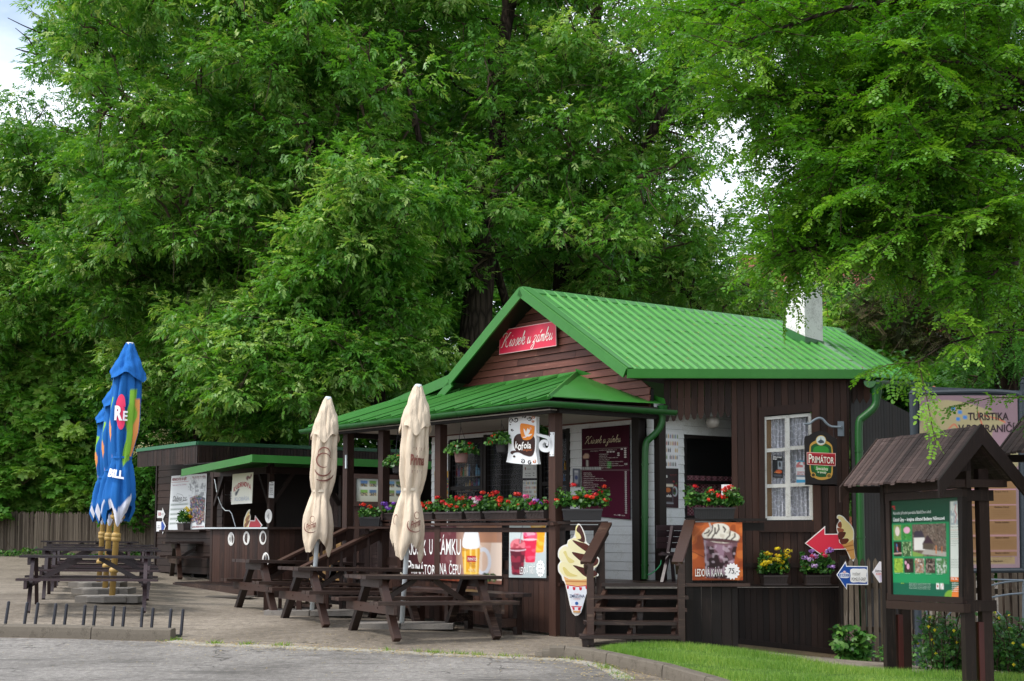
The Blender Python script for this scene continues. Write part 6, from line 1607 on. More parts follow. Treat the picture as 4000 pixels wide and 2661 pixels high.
# kofola sign on its bracket
kz = lambda x, y: onG(1960+x*.2567, 1600+y*.2567, -.07)
nk = -rr
outl = sm([(115, 92), (200, 86), (510, 106), (524, 150), (524, 350), (560, 385), (640, 398), (735, 418), (765, 440), (765, 620), (700, 642), (620, 636), (570, 570), (590, 500), (640, 475), (690, 500), (690, 545), (640, 560), (650, 600), (690, 590), (715, 520), (680, 455), (600, 440), (530, 500), (520, 640), (542, 800), (525, 836), (300, 830), (80, 800), (74, 770), (100, 600)], 3)
body = sm([(112, 92), (200, 86), (505, 108), (524, 130), (524, 350), (528, 500), (520, 640), (542, 800), (525, 834), (300, 830), (82, 802), (76, 770), (100, 600)], 3)
L_ = [(body, 'e6eaec')]
for (cx, cy, r, tn, a0, k) in ((150, 165, 38, 1.2, 1.5, 1), (215, 155, 42, 1.3, 3, -1), (345, 110, 34, 1.2, 2.5, 1), (425, 140, 36, 1.3, 3.5, -1), (160, 310, 20, 1, 0, 1), (320, 790, 38, 1.3, 4, 1), (430, 805, 34, 1.2, 5, -1)):
    L_.append((ribbon(scroll(cx, cy, r, tn, a0, 14, k), 15), '1a1414'))
for (cx, cy, r, tn, a0, k) in ((485, 125, 30, 1.2, 2, 1), (480, 180, 22, 1.2, 4, -1), (495, 790, 30, 1.1, 5, 1)): L_.append((ribbon(scroll(cx, cy, r, tn, a0, 12, k), 11), 'c06a2c'))
L_ += [(circ(133, 230, 8), '1a1414'), (circ(192, 714, 16), '2e1712'),
       (sm([(215, 400), (290, 368), (480, 400), (505, 560), (480, 680), (430, 712), (340, 690), (260, 650), (190, 660), (165, 680), (140, 665), (150, 635), (200, 625), (220, 628), (195, 570), (188, 470)], 4), '351711'),
       (sm([(296, 222), (330, 212), (480, 245), (500, 275), (485, 400), (440, 455), (360, 466), (318, 440), (290, 350), (286, 270)], 4), 'ef8a1c'),
       (sm([(340, 290), (372, 330), (380, 410), (352, 370)], 3), 'f4f2ee'), (sm([(405, 280), (412, 330), (385, 400), (380, 340)], 3), 'f4f2ee'), (sm([(420, 300), (438, 330), (395, 395), (400, 350)], 3), 'f4f2ee'),
       (sm([(470, 372), (440, 405), (395, 412), (400, 385)], 3), 'f4f2ee'), (ribbon(sm([(330, 424), (370, 420), (390, 400)], 4, False), 14), 'f4f2ee')]
ks = cutout('hanging_sign', kz, nk, L_, None, ('white drink sign with dark brown mug and orange square on the porch corner post', 'sign'), .05, .0006)
text_at(kz, nk, [('k', 220, 485, 262, 592, 'f4f2ee', .022, .12), ('of', 262, 490, 352, 622, 'f4f2ee', .022, .12), ('ola', 350, 492, 462, 596, 'f4f2ee', .022, .12), ('original', 342, 598, 480, 640, 'c8703c', .0, .4), ('®', 440, 272, 470, 312, 'f4f2ee', 0)], ks, .018)
m = MB()
bk = [ribbon(sm([(470, 320), (530, 375), (620, 405), (700, 430), (745, 500), (735, 580), (680, 620), (610, 600), (590, 540), (615, 490), (660, 480), (692, 510), (685, 550)], 5, False), 62)]
for pp in bk: 
    N = len(pp)//2; A_, B_ = pp[:N], pp[N:][::-1]
    for i in range(N-1): m.prism([kz(*A_[i]), kz(*A_[i+1]), kz(*B_[i+1]), kz(*B_[i])], rr*.045, col=lin('e0e4e6'))
m.slab([kz(735, 345), kz(798, 345), kz(790, 710), kz(728, 710)], rr*.05, col=lin('e0e4e6'))
for (x, y) in ((742, 375), (788, 372), (738, 690), (782, 690)): m.prism([kz(x+6*math.cos(a), y+6*math.sin(a)) for a in [PI*k/4 for k in range(8)]], -rr*.006, col=lin('50555a'))
m.build('bracket', 'print', ks)
# oval pub sign on the window wall
Yp_ = 18.95
pz_ = lambda x, y: P(3120+x*.3236, 1620+y*.3236, Yp_)
npz = Vector((0, -1, 0)); red = '8e1420'
L_ = [(sm([(82, 262), (130, 248), (180, 215), (255, 196), (340, 215), (400, 262), (452, 290), (460, 330), (460, 820), (440, 843), (110, 832), (84, 812), (74, 400), (74, 290)], 4), '16100f'),
      (sm([(150, 345), (265, 300), (385, 350), (412, 450), (412, 640), (400, 740), (330, 782), (230, 782), (150, 720), (128, 600), (128, 430)], 4), 'b18a3c'),
      (sm([(160, 370), (265, 335), (375, 375), (396, 450), (396, 640), (382, 720), (320, 752), (225, 748), (158, 690), (144, 600), (146, 440)], 4), '0f4a22'),
      (sm([(185, 400), (265, 375), (350, 400), (365, 470), (360, 640), (320, 700), (235, 695), (185, 640), (175, 480)], 4), '2c7d2a'),
      (circ(175, 728, 30), 'b18a3c'), (circ(365, 738, 32), 'b18a3c'), (circ(175, 728, 20), '3a2d18'), (circ(365, 738, 22), '6a5424'),
      (circ(268, 312, 62, 28), 'b9a05a'), (circ(268, 312, 54, 28), 'b9c6c4'), ([(225, 330), (262, 300), (266, 265), (270, 300), (300, 318), (308, 340), (260, 348)], '35424a'),
      ([(96, 452), (446, 466), (443, 622), (99, 604)], 'c9a8a0'), ([(102, 459), (440, 472), (437, 615), (105, 597)], red), ([(102, 459), (440, 472), (440, 490), (102, 477)], 'a82a34')]
ps = cutout('hanging_sign', pz_, npz, L_, None, ('dark oval-topped pub sign with red band and green shield hanging beside the window', 'sign'), .035, .0006)
text_at(pz_, npz, [('P', 118, 474, 158, 584, 'e0decf', .008), ('RIMÁTOR', 160, 488, 422, 588, 'e0decf', .006, 0, 14), ('Specialista', 205, 632, 350, 682, 'd6d8c0', .01, .3, 12), ('na speciály', 222, 682, 334, 716, 'd6d8c0', .01, .3, 12), ('Nemo', 240, 388, 305, 412, 'b8a860', .01), ('Nachod Premium', 190, 420, 350, 440, 'b8a860', .01)][:4], ps, .012)
m = MB(); bp = sm([(65, 112), (130, 108), (180, 70), (240, 42), (290, 55), (340, 110), (390, 142), (450, 148), (508, 150)], 5, False)
m.tube([pz_(*p) for p in bp], .016, 10); m.build('bracket', 'grey_metal', ps)
m = MB()
for (x, y0, y1) in ((108, 120, 250), (418, 150, 275)):
    for k in range(6): a, b = pz_(x+k, y0+(y1-y0)*k/6), pz_(x+k, y0+(y1-y0)*(k+1)/6); m.tube([a, a.lerp(b, .5)+Vector((.004*(1 if k % 2 else -1), 0, 0)), b], .003, 5)
m.build('chain', 'black_metal', ps)
m = MB(); o = P(3120+508*.3236, 1620+170*.3236, 19.25); m.box(o, (.085, .012, .20)); m.beam(P(3120+500*.3236, 1620+150*.3236, Yp_-.0), P(3120+508*.3236, 1620+150*.3236, 19.27), .03, .03); m.build('wall_plate', 'grey_metal', ps)
# iced coffee poster
Yc_ = 17.87
fp = lambda x, y: P(x, y, Yc_)
q = Quad(fp(2703, 2041), fp(2899, 2041), fp(2902, 2267), fp(2705, 2267))
cv = Cv(66, 76, q.asp, 'c0622a'); A_ = q.asp; cv.grad('c8662c', '9a4218'); n1 = cv.noise(7, 2); cv.fill(n1 > .62, 'dd7f3a', .55); cv.fill(n1 < .3, '7a3010', .55)
cv.fill(cv.line([(0, .50), (.25, .62), (.3, .58)], .008), '3a1608'); cv.fill(cv.line([(.0, .3), (.2, .1)], .01), 'e59a5c', .5)
cup = cv.poly([(.2, .20), (.81, .24), (.66, .98), (.23, .95)]); cv.fill(cup, '6b4a55'); n2 = cv.noise(12, 5); n3 = cv.noise(22, 6)
cv.fill(cup & (n2 > .55), '2c1318'); cv.fill(cup & (n2 < .32), '9a7a8c'); cv.fill(cup & (n3 > .72), 'c9b4bf', .6); cv.fill(cup & (cv.Y < .42) & (n2 > .3), '8d6670', .6); cv.fill(cv.line([(.22, .25), (.26, .92)], .02), 'b7a6b4', .7)
cream = cv.ell(.5, .24, .325, .12, .08) | cv.ell(.48, .12, .17, .10) | cv.ell(.42, .17, .2, .1); cv.fill(cream, 'ece6d8'); cv.fill(cream & (n3 < .3), 'c9bda8', .6); cv.fill(cv.ell(.5, .315, .325, .03, .08), '5a3a3e')
for (a, b) in (((.36, .06), (.28, .24)), ((.46, .05), (.42, .2)), ((.54, .08), (.56, .17)), ((.66, .16), (.58, .3)), ((.3, .14), (.22, .2)), ((.74, .2), (.68, .3)), ((.4, .1), (.34, .28))):
    mx_ = ((a[0]+b[0])/2+.03, (a[1]+b[1])/2); cv.fill(cv.line([a, mx_, b], .022) , '2a0f0c')
cv.fill(cv.line([(.30, .0), (.34, .12)], .03), 'c9bdb8'); cv.fill(cv.ell(.45, 1.0, .32, .05), '5a2410', .6)
s2_ = panel('poster', q, cv, None, .008, 'b0a090', tagd=('orange iced coffee poster with whipped cream cup under the geranium box by the stairs', 'poster'))
pts = [(.79+.135*(1+.10*math.cos(14*a))*math.cos(a)/A_*.93, .845+.135*(1+.10*math.cos(14*a))*math.sin(a)) for a in [2*PI*k/84 for k in range(84)]]
m = MB(); m.add([q.at(x, y, .004) for x, y in pts], [tuple(range(len(pts)))], col=lin('f4f2f0')); m.build('price_badge', 'print', s2_)
lettering(q, [('LEDOVÁ', .055, .77, .345, .935, 'f2f0ea', .008), ('KÁVA', .375, .77, .60, .935, 'f2f0ea', .008), ('75,-', .715, .79, .90, .90, '1c1c1c', .0, .15)], s2_, off=.007)
# iced slush poster
fp = lambda x, y: onG(x, y, -.05)
q = Quad(fp(1990, 2048), fp(2133, 2043), fp(2133, 2258), fp(1988, 2256)); A_ = q.asp
A_ = .66; cv = Cv(50, 76, A_, 'c4d0d2'); cv.grad('d2dede', 'aab6b8'); cv.fill(cv.noise(9, 3) > .6, 'b7c2c3', .5); s = A_/.66
def cupd(cx, top, bot, w0, w1, c, c2, seed, m2='e9e9ee'):
    mk = cv.poly([((cx-w0)*s, top), ((cx+w0)*s, top), ((cx+w1)*s, bot), ((cx-w1)*s, bot)]); nn_ = cv.noise(16, seed); cv.fill(mk, c); cv.fill(mk & (nn_ > .6), c2, .8)
    cv.fill(cv.ell(cx*s, bot, w1*s, .02), c); return mk
cupd(.52, .03, .52, .13, .09, 'f0a31c', 'f8c24a', 1); cv.fill(cv.ell(.52*s, .03, .12*s, .05), 'f2d9a0')
cupd(.38, .2, .70, .125, .085, 'd8284c', 'ee5a78', 2); cv.fill(cv.ell(.37*s, .18, .12*s, .075), 'f0a8bc'); cv.fill(cv.ell(.37*s, .18, .12*s, .075) & (cv.noise(20, 7) > .55), 'e05a86'); cv.fill(cv.ell(.38*s, .30, .12*s, .02), 'f3c3d2')
cupd(.16, .45, .93, .14, .10, '5c0f26', '96243c', 3); cv.fill(cv.ell(.16*s, .40, .135*s, .12), 'b84a58'); cv.fill(cv.ell(.16*s, .40, .135*s, .12) & (cv.noise(20, 9) > .5), 'e07a86'); cv.fill(cv.ell(.16*s, .48, .15*s, .03), 'd9c6cf'); cv.fill(cv.ell(.16*s, .47, .135*s, .02), '8a2036')
cv.fill(cv.line([(.25*s, .0), (.2*s, .36)], .018), '9aa0a8')
s3_ = panel('poster', q, cv, None, .008, 'd8d8d4', tagd=('pale poster of three iced slush cups on the porch railing', 'poster'))
pts = [(.86+.11*(1+.08*math.cos(12*a))*math.cos(a), .83+.15*(1+.06*math.cos(12*a))*math.sin(a)) for a in [2*PI*k/72 for k in range(72)]]
m = MB(); m.add([q.at(x, y, .004) for x, y in pts], [tuple(range(len(pts)))], col=lin('eef0f0')); m.build('price_badge', 'print', s3_)
lettering(q, [('LEDOVÁ', .31, .77, .54, .93, 'f2f2f0', .004), ('TŘÍŠŤ', .56, .74, .715, .93, 'f2f2f0', .004), ('CA 26,', .80, .745, .92, .775, '303030', 0), ('CA 39,', .80, .82, .92, .85, '303030', 0), ('CA 65,', .80, .895, .92, .925, '303030', 0)], s3_, off=.007)
# long beer banner
q = Quad(fp(1583, 2057), fp(1961, 2052), fp(1960, 2284), fp(1582, 2256)); A_ = q.asp
A_ = 1.66; cv = Cv(130, 78, A_, '2a1215'); cv.grad('2e1a1a', '6a3038', 'x', None, 0, A_*.55); cv.grad('6a3a38', 'd9b8a0', 'x', (cv.X > A_*.55), A_*.5, A_*.72)
n1 = cv.noise(5, 4); cv.fill((cv.X > A_*.18) & (cv.X < A_*.5) & (np.abs(np.sin(cv.X*7)) > .8), '7a4248', .35); cv.fill((cv.Y < .3) & (cv.X > A_*.62), '8a5238', .7); cv.fill((cv.Y < .30) & (cv.X > A_*.72) & (cv.X < A_*.95), 'b98260', .8); cv.fill((cv.Y > .3) & (cv.X > A_*.78) & (n1 > .45), 'eadbcc', .6)
cv.fill((cv.X > A_*.35) & (cv.X < A_*.62) & (n1 > .6), '8a5a5c', .5); cv.fill(cv.Y > .93, '6b2f1c', .9); cv.fill((cv.Y > .93) & (cv.noise(30, 3) > .5), '8a4a2c', .7)
k = A_/1.62; X0 = .64*A_
h_ = cv.ell(X0+.30, .62, .125, .24) & ~cv.ell(X0+.29, .62, .085, .17); cv.fill(h_, 'd8dce4', .9)
for i in range(60):
    r_ = np.random.RandomState(i); cx, cy = X0+.28+r_.rand()*.22, .83+r_.rand()*.12; cv.fill(cv.ell(cx, cy, .022, .018), ['46602c', '2e4220', '6f8a44', '1e2a16'][i % 4])
mug = cv.poly(sm([(X0-.03, .38), (X0+.225, .38), (X0+.235, .6), (X0+.20, .95), (X0+.02, .95), (X0-.04, .6)], 5)); cv.fill(mug, 'e0a41c'); cv.fill(mug & (np.abs(np.sin(cv.X*34)) > .86), 'fbe08a', .8); cv.fill(mug & (cv.Y > .82), 'f4cf62', .7); cv.fill(mug & (cv.noise(14, 8) > .68), 'b87a10', .6)
cv.fill(cv.poly(sm([(X0-.02, .16), (X0+.02, .10), (X0+.1, .09), (X0+.2, .11), (X0+.225, .18), (X0+.225, .39), (X0-.03, .39)], 4)), 'eef0f2'); cv.fill(cv.rect(X0+.03, .53, X0+.18, .64), 'b21f2c')
s4_ = panel('banner', q, cv, None, .006, '2a1214', tagd=('long dark red banner with beer mug and white lettering on the porch railing', 'banner'))
W_ = 'f2f2f0'
lettering(q, [('KIOSEK', .03, .26, .235, .555, W_, .006), ('U', .27, .245, .305, .535, W_, .006), ('ZÁMKU', .345, .16, .60, .53, W_, .006), ('P', .03, .66, .075, .90, W_, .008), ('RIMÁTOR', .078, .68, .335, .915, W_, .008), ('NA', .385, .69, .455, .89, W_, .006), ('ČEPU', .48, .63, .60, .885, W_, .006), ('PRIMÁTOR', .672, .55, .765, .62, W_, 0), ('SVĚTLÉ VÝČEPNÍ', .69, .66, .75, .675, '7a1c14', 0), ('NEFILTR', .68, .76, .755, .81, 'f6e6b0', .01)], s4_)
# big ice cream cone board by the stairs
cf = lambda x, y: P(2160+x*.4237, 2030+y*.4237, 17.86); nf = Vector((0, -1, 0))
def cone_layers(T):
    o = lambda pts: [T(*p) for p in pts]
    return [(o(sm([(222, 45), (245, 40), (262, 60), (285, 105), (302, 160), (310, 205), (345, 240), (378, 300), (392, 330), (425, 355), (425, 400), (405, 435), (385, 450), (385, 480), (418, 500), (415, 522), (380, 525), (368, 560), (335, 570), (300, 700), (255, 862), (178, 862), (115, 600), (88, 560), (78, 520), (50, 480), (46, 420), (68, 380), (46, 340), (52, 275), (90, 240), (128, 225), (140, 190), (190, 160), (205, 110)], 3)), 'f1efe8'),
     (o(sm([(212, 62), (240, 52), (262, 80), (285, 130), (295, 200), (250, 215), (200, 190), (215, 165), (205, 140)], 4)), 'f0e3a4'),
     (o(sm([(232, 58), (246, 52), (268, 90), (292, 160), (292, 205), (262, 222), (215, 185), (258, 175), (248, 135), (216, 100)], 4)), '4a241f'),
     (o(sm([(145, 200), (200, 170), (250, 200), (310, 225), (345, 260), (375, 310), (330, 330), (260, 320), (180, 290), (140, 250)], 4)), 'f3ebbc'),
     (o(sm([(180, 190), (240, 205), (320, 232), (370, 300), (352, 318), (290, 285), (215, 230)], 4)), '5b2b23'),
     (o(sm([(60, 300), (110, 245), (180, 280), (290, 320), (370, 350), (415, 370), (410, 420), (350, 450), (230, 440), (110, 405), (62, 360)], 4)), 'f5edc4'),
     (o(sm([(175, 300), (250, 312), (340, 330), (412, 360), (412, 405), (370, 430), (300, 410), (215, 350)], 4)), '532720'),
     (o(sm([(60, 420), (90, 392), (180, 415), (300, 450), (380, 470), (405, 510), (340, 545), (200, 552), (110, 520), (68, 480)], 4)), 'f3eab8'),
     (o(sm([(185, 420), (270, 440), (380, 468), (408, 508), (350, 535), (290, 520), (225, 460)], 4)), '4c231d'),
     (o(sm([(150, 400), (110, 330), (95, 300), (120, 290), (140, 340), (200, 385)], 4)), 'e5d68c'), (o(sm([(130, 520), (90, 450), (110, 440), (160, 490), (230, 520)], 4)), 'e2d284'),
     (o([(98, 522), (150, 548), (260, 556), (340, 545), (328, 606), (230, 618), (122, 600)]), 'e8b878'), (o([(112, 560), (330, 566), (328, 580), (116, 574)]), 'c98850'),
     (o([(122, 604), (228, 622), (330, 610), (258, 858), (180, 856)]), 'e9edf4'), (o([(122, 598), (228, 614), (330, 602), (328, 610), (228, 622), (124, 606)]), 'c62438')]+\
     [(o([(x, y), (x+w_, y+3), (x+w_-3, y+26), (x+w_/2, y+32), (x+4, y+26)]), 'cf2a3e') for (x, y, w_) in ((126, 610, 22), (180, 620, 28), (240, 622, 28), (298, 612, 26))]+\
     [(o([(168, 796), (265, 800), (263, 807), (170, 803)]), 'c62438'), (o([(176, 806), (196, 808), (200, 832), (184, 832)]), 'cf2a3e'), (o([(232, 810), (258, 808), (250, 834), (230, 836)]), 'cf2a3e'), (o(circ(218, 772, 15)), '2a5ea8'), (o([(182, 838), (254, 842), (250, 858), (190, 856)]), 'd9a46a')]
cs = cutout('cone_sign', cf, nf, cone_layers(lambda x, y: (x, y)), None, ('large cut-out sign of a vanilla and chocolate ice cream cone left of the stairs', 'sign'), .01, .0004)
text_at(cf, nf, [('ČESKÁ', 198, 678, 242, 692, 'a82a38', .01), ('ZMRZLINA', 152, 690, 290, 718, '1c3468', .008), ('Z OPOČNA', 190, 722, 252, 736, 'a82a38', .01)], cs, .014)
# red arrow with small cone on the window wall
af = lambda x, y: onpl(3120+x*.3908, 1990+y*.3908, WL+wn_*.06, wn_)
arr = [(62, 340), (265, 166), (265, 245), (390, 243), (470, 400), (276, 408), (278, 496)]
def shrink(pts, f=.93, c=None):
    cx = sum(p[0] for p in pts)/len(pts); cy = sum(p[1] for p in pts)/len(pts); return [(cx+(x-cx)*f, cy+(y-cy)*f) for x, y in pts]
small = [(sm([(380, 90), (385, 62), (410, 55), (450, 75), (480, 110), (510, 140), (540, 180), (552, 220), (552, 300), (550, 360), (566, 492), (525, 515), (470, 400), (430, 350), (405, 330), (398, 270), (380, 210), (378, 160), (400, 120), (398, 95)], 4), 'efece4'),
         (sm([(388, 88), (400, 65), (440, 80), (470, 115), (500, 140), (530, 185), (545, 230), (540, 290), (520, 330), (470, 335), (440, 250), (410, 180), (425, 120)], 4), 'eedc96'),
         (sm([(415, 120), (430, 150), (425, 185), (395, 175), (390, 145)], 4), '8e4a30'), (sm([(385, 185), (440, 195), (450, 215), (410, 245), (395, 225)], 4), 'a05a3c'), (sm([(395, 235), (455, 225), (470, 240), (440, 290), (400, 300)], 4), '5a2c20'),
         (sm([(410, 305), (480, 290), (500, 310), (470, 345), (430, 350)], 4), '6b3524'), ([(432, 352), (470, 345), (510, 325), (545, 300), (548, 360), (562, 488), (528, 506), (478, 400)], 'd8a05c'), ([(445, 372), (547, 350), (548, 362), (452, 384)], 'b8783c'), ([(470, 410), (550, 396), (551, 406), (478, 420)], 'b8783c')]
ra = cutout('arrow_sign', af, wn_, [(arr, 'efeae6'), ([(74, 340), (257, 186), (257, 254), (400, 252), (460, 392), (268, 399), (269, 478)], 'e0344a')]+small, None, ('red arrow sign with a small ice cream cone at its tail right of the window', 'sign'), .01, .0006)
# blue arrow on the fence
bf = lambda x, y: P(3120+x*.3908, 1990+y*.3908, 18.62)
ba = cutout('arrow_sign', bf, nf, [([(378, 655), (470, 520), (480, 565), (690, 568), (694, 755), (484, 752), (480, 802)], 'eceef0'), ([(388, 655), (466, 538), (474, 574), (682, 577), (685, 746), (478, 743), (474, 788)], '164a9c'), (sm([(520, 598), (600, 594), (676, 598), (678, 660), (678, 728), (600, 728), (522, 726), (518, 660)], 3), 'f0f0ee'),
     ([(408, 640), (432, 632), (486, 634), (506, 642), (506, 680), (480, 688), (430, 686), (410, 678)], 'e8ecf2'), ([(413, 644), (501, 646), (501, 676), (415, 674)], '164a9c'), (circ(457, 628, 15), 'e8ecf2'), (circ(457, 628, 12), 'c8283c')], None, ('blue and white arrow sign with handwritten words fixed to the low fence', 'sign'), .01, .0008)
text_at(bf, nf, [('BIRELL', 420, 648, 496, 674, 'f2f4f8', .005), ('B', 452, 618, 463, 638, 'f2f4f8', .03), ('TOČENÝ', 534, 626, 616, 660, '1a1a1e', .0, .15), ('POMELO-GREP', 526, 682, 668, 712, '1a1a1e', .0, .1)], ba, .012)
cf2 = lambda x, y: P(3120+x*.3908, 1990+y*.3908, 18.5)
cb_ = cutout('arrow_sign', cf2, nf, [([(736, 628), (808, 520), (900, 540), (900, 710), (806, 734)], 'e9e6ec'), ([(806, 660), (900, 660), (900, 706), (810, 726)], 'cfc6dc')], None, ('white pointed sign on the low fence, half hidden by the notice board post', 'sign'), .01, .001)
text_at(cf2, nf, [('ČEPOV', 762, 602, 830, 626, '26262c', .02), ('KOFO', 772, 636, 830, 656, 'd87878', .02)], cb_)
# white clapboard wall: menu board
mg = lambda x, y: onG(x, y, 1.44)
q = Quad(mg(2272, 1676), mg(2458, 1659), mg(2461, 2030), mg(2275, 2012)); A_ = q.asp
cv = Cv(50, 100, A_, '34141f'); cv.grad('38121f', '5a1c34'); cv.fill(cv.noise(4, 2) > .6, '561f34', .3); cv.fill(cv.rect(0, .478, A_, .484), '8a7a7c'); cv.fill(cv.rect(0, .238, A_*.95, .242), 'b0a8a0')
hb_ = cv.ell(.075, .32, .03, .03) | cv.ell(.105, .32, .025, .028) | cv.ell(.045, .33, .02, .02); cv.fill(hb_, 'c9a890'); cv.fill(cv.rect(.085, .365, .115, .44), 'c8c4bc')
for i in range(8): cv.fill(cv.rect(.015+.04*i, .445, .047+.04*i, .474), 'b9c0bc')
cv.fill(cv.rect(.43, .385, .49, .46), '2f9a3c')
s5_ = panel('menu_board', q, cv, None, .01, '2a1018', 'print_matt', tagd=('tall dark maroon menu board with cream script on the white porch wall', 'menu board'))
script(q, 'Kiosek u zámku', .06, .09, .86, .215, 'dccda8', s5_, .07)
TXT = [('STÁLÁ NABÍDKA:', .19, .255, .36, .27, 'b8b0a8', 0)]
rows_ = ['TOČENÉ PIVO 0,5L PRIMÁTOR - 11, 12', '', 'TOČENÁ MALINOVKA', 'TOČENÁ KOFOLA-', 'TOČENÝ BIRELL ( POMELO-GREP ) 0,5L', 'KÁVY, VÍNA, KOŘALKY', 'NABÍDKA COCA COLA, KOFOLA- PET DLE VÝBĚRU', 'CUKROVINKY A PAMLSKY DLE VÝBĚRU', 'UPOMÍNKOVÉ PŘEDMĚTY, MAGNETKY, POHLEDY', 'POSEZENÍ V HOSPODĚ']
wd_ = [.37, 0, .2, .18, .4, .22, .5, .4, .52, .23]
for i, (t_, w_) in enumerate(zip(rows_, wd_)):
    if t_: TXT.append((t_, .375, .252+.0215*i, .375+w_, .266+.0215*i, 'ddd6ce', .008))
food = [('DENNÍ POLÉVKA', .17), ('PÁREK V ROHLÍKU', .19), ('UTOPENEC (2 ROHLÍKY)', .25), ('PÁREK (DVĚ NOŽIČKY, HOŘČICE, CHLÉB)', .42), ('KUDRNOVA KLOBÁSA( HOŘČICE, CHLÉB, KŘEN)', .48), ('BRAMBORÁČKY 3KS', .2), ('LANGOŠ ( KEČUP, ČESNEK, SÝR)', .32), ('HRANOLKY ( TATARKA, KEČUP)', .31), ('HAMBURGER (KUŘECÍ)', .24), ('HOT-DOG (BAGETA, HOŘČIČNÁ ŽEMLE)', .36), ('PALAČINKY S OVOCEM', .22)]
for i, (t_, w_) in enumerate(food): TXT.append((t_, .04, .505+.0212*i, .04+w_, .519+.0212*i, 'e6e0da', .008))
TXT += [('MALÁ', .68, .955, .76, .97, 'e6e0da', .01), ('VELKÁ', .83, .955, .91, .97, 'e6e0da', .01), ('4,4', .90, .405, .96, .43, 'eef6ee', .01)]
lettering(q, TXT, s5_, off=.006)
m = MB()
for i in range(21): m.add([q.at(.925+.022*math.cos(a), .50+.0216*i+.0095*math.sin(a), .005) for a in [2*PI*k/14 for k in range(14)]], [tuple(range(14))], col=lin('cfcac6'))
for (x, y) in ((.85, .255), (.92, .252), (.92, .275), (.56, .28), (.62, .28), (.68, .28), (.78, .298), (.92, .296), (.78, .32), (.92, .318), (.92, .342), (.79, .962)): m.add([q.at(x+.026*math.cos(a), y+.009*math.sin(a), .005) for a in [2*PI*k/14 for k in range(14)]], [tuple(range(14))], col=lin('cfcac6'))
m.build('price_dots', 'print', s5_)
lettering(q, [(str(v), .91, .4955+.0216*i, .94, .5045+.0216*i, '1c1418', .01) for i, v in enumerate([45, 30, 55, 50, 85, 60, 70, 45, 80, 75, 65, 55, 60, 40, 35, 45, 50, 55, 60, 30, 40])], s5_, off=.007)
# small pictures and price lists
def simple(name, q, cv_fn, nx, ny, lab, cat, bg='e4e4e0', texts=None, thick=.006, edge='c8c8c4', mat='print'):
    cv = Cv(nx, ny, q.asp, bg); cv_fn(cv, q.asp); o = panel(name, q, cv, None, thick, edge, mat, tagd=(lab, cat))
    if texts: lettering(q, texts, o)
    return o
def f_mug(cv, A):
    cv.grad('5a6070', '1c2030'); cv.fill(cv.rect(.25*A, .2, .75*A, .8), '9a9ea8'); cv.fill(cv.ell(.5*A, .5, .2*A, .12), '2c3e78'); cv.fill(cv.rect(.25*A, .12, .75*A, .24), 'c8ccd0')
simple('poster', Quad(mg(2237, 1830), mg(2266, 1831), mg(2266, 1903), mg(2237, 1900)), f_mug, 12, 26, 'small grey picture of a beer mug left of the maroon menu board', 'poster')
fF = lambda x, y: onpl(x, y, L(-.03, 0, 0), g)
def f_drinks(cv, A):
    r_ = np.random.RandomState(3); cs_ = ['3a5a3a', '8a3a2c', 'c8a23a', '4a6a9a', '2a2a2e', 'b04a3a', '6a8a3a', 'd0b080']
    for j in range(5):
        for i in range(11):
            x = (.06+.085*i)*A+r_.rand()*.01; y = .10+.19*j
            if r_.rand() < .85: c = cs_[r_.randint(8)]; cv.fill(cv.rect(x, y, x+.045*A, y+.09), c); cv.fill(cv.rect(x+.012*A, y-.03, x+.03*A, y), c)
        cv.fill(cv.rect(.06*A, .03+.19*j, .3*A, .045+.19*j), '5a5a5a')
    cv.fill(cv.rect(.05*A, .90, .3*A, .93), '777777')
simple('price_list', Quad(fF(2571, 1683), fF(2650, 1688), fF(2649, 1828), fF(2569, 1826)), f_drinks, 36, 60, 'white price list with rows of small bottles on the alcove wall by the downpipe', 'price list', 'e6e8ea')
def f_kof(cv, A):
    cv.grad('1e1012', '321018')
    for i in range(40):
        r_ = np.random.RandomState(i+9); x, y = ((.12+.2*r_.rand()) if i % 2 else (.72+.2*r_.rand()))*A, .32+.38*r_.rand(); cv.fill(cv.ell(x, y, .018, .03, r_.rand()*3), ['3c6a34', '274a26', '8a2a2a'][i % 3])
    cv.fill(cv.ell(.82*A, .58, .12*A, .13) & ~cv.ell(.80*A, .58, .08*A, .09), 'a8b0b4'); cv.fill(cv.rect(.32*A, .38, .74*A, .88), '57585e'); cv.fill(cv.rect(.36*A, .46, .70*A, .84), '2a1210'); cv.fill(cv.rect(.32*A, .40, .74*A, .47), 'd8ccb8'); cv.fill(cv.ell(.5*A, .55, .12*A, .06), 'c06a2c'); cv.fill(cv.ell(.22*A, .76, .12*A, .07), 'e2e4e6'); cv.fill(cv.rect(.3*A, .86, .76*A, .9), '8a8e94')
simple('poster', Quad(fF(2569, 1829), fF(2650, 1831), fF(2650, 1985), fF(2568, 1982)), f_kof, 36, 68, 'dark poster with a glass mug of dark soda below the white price list', 'poster', texts=[('kofola', .12, .14, .46, .24, 'eceae6', .04), ('VŠE O MILOVÁNÍ', .56, .15, .92, .165, 'a03a3a', .01), ('MŮJ ŽIVOT', .6, .18, .88, .195, 'a03a3a', .01), ('kofola', .36, .66, .66, .73, 'eceae6', .03)])
def f_list(cv, A): f_drinks(cv, A)
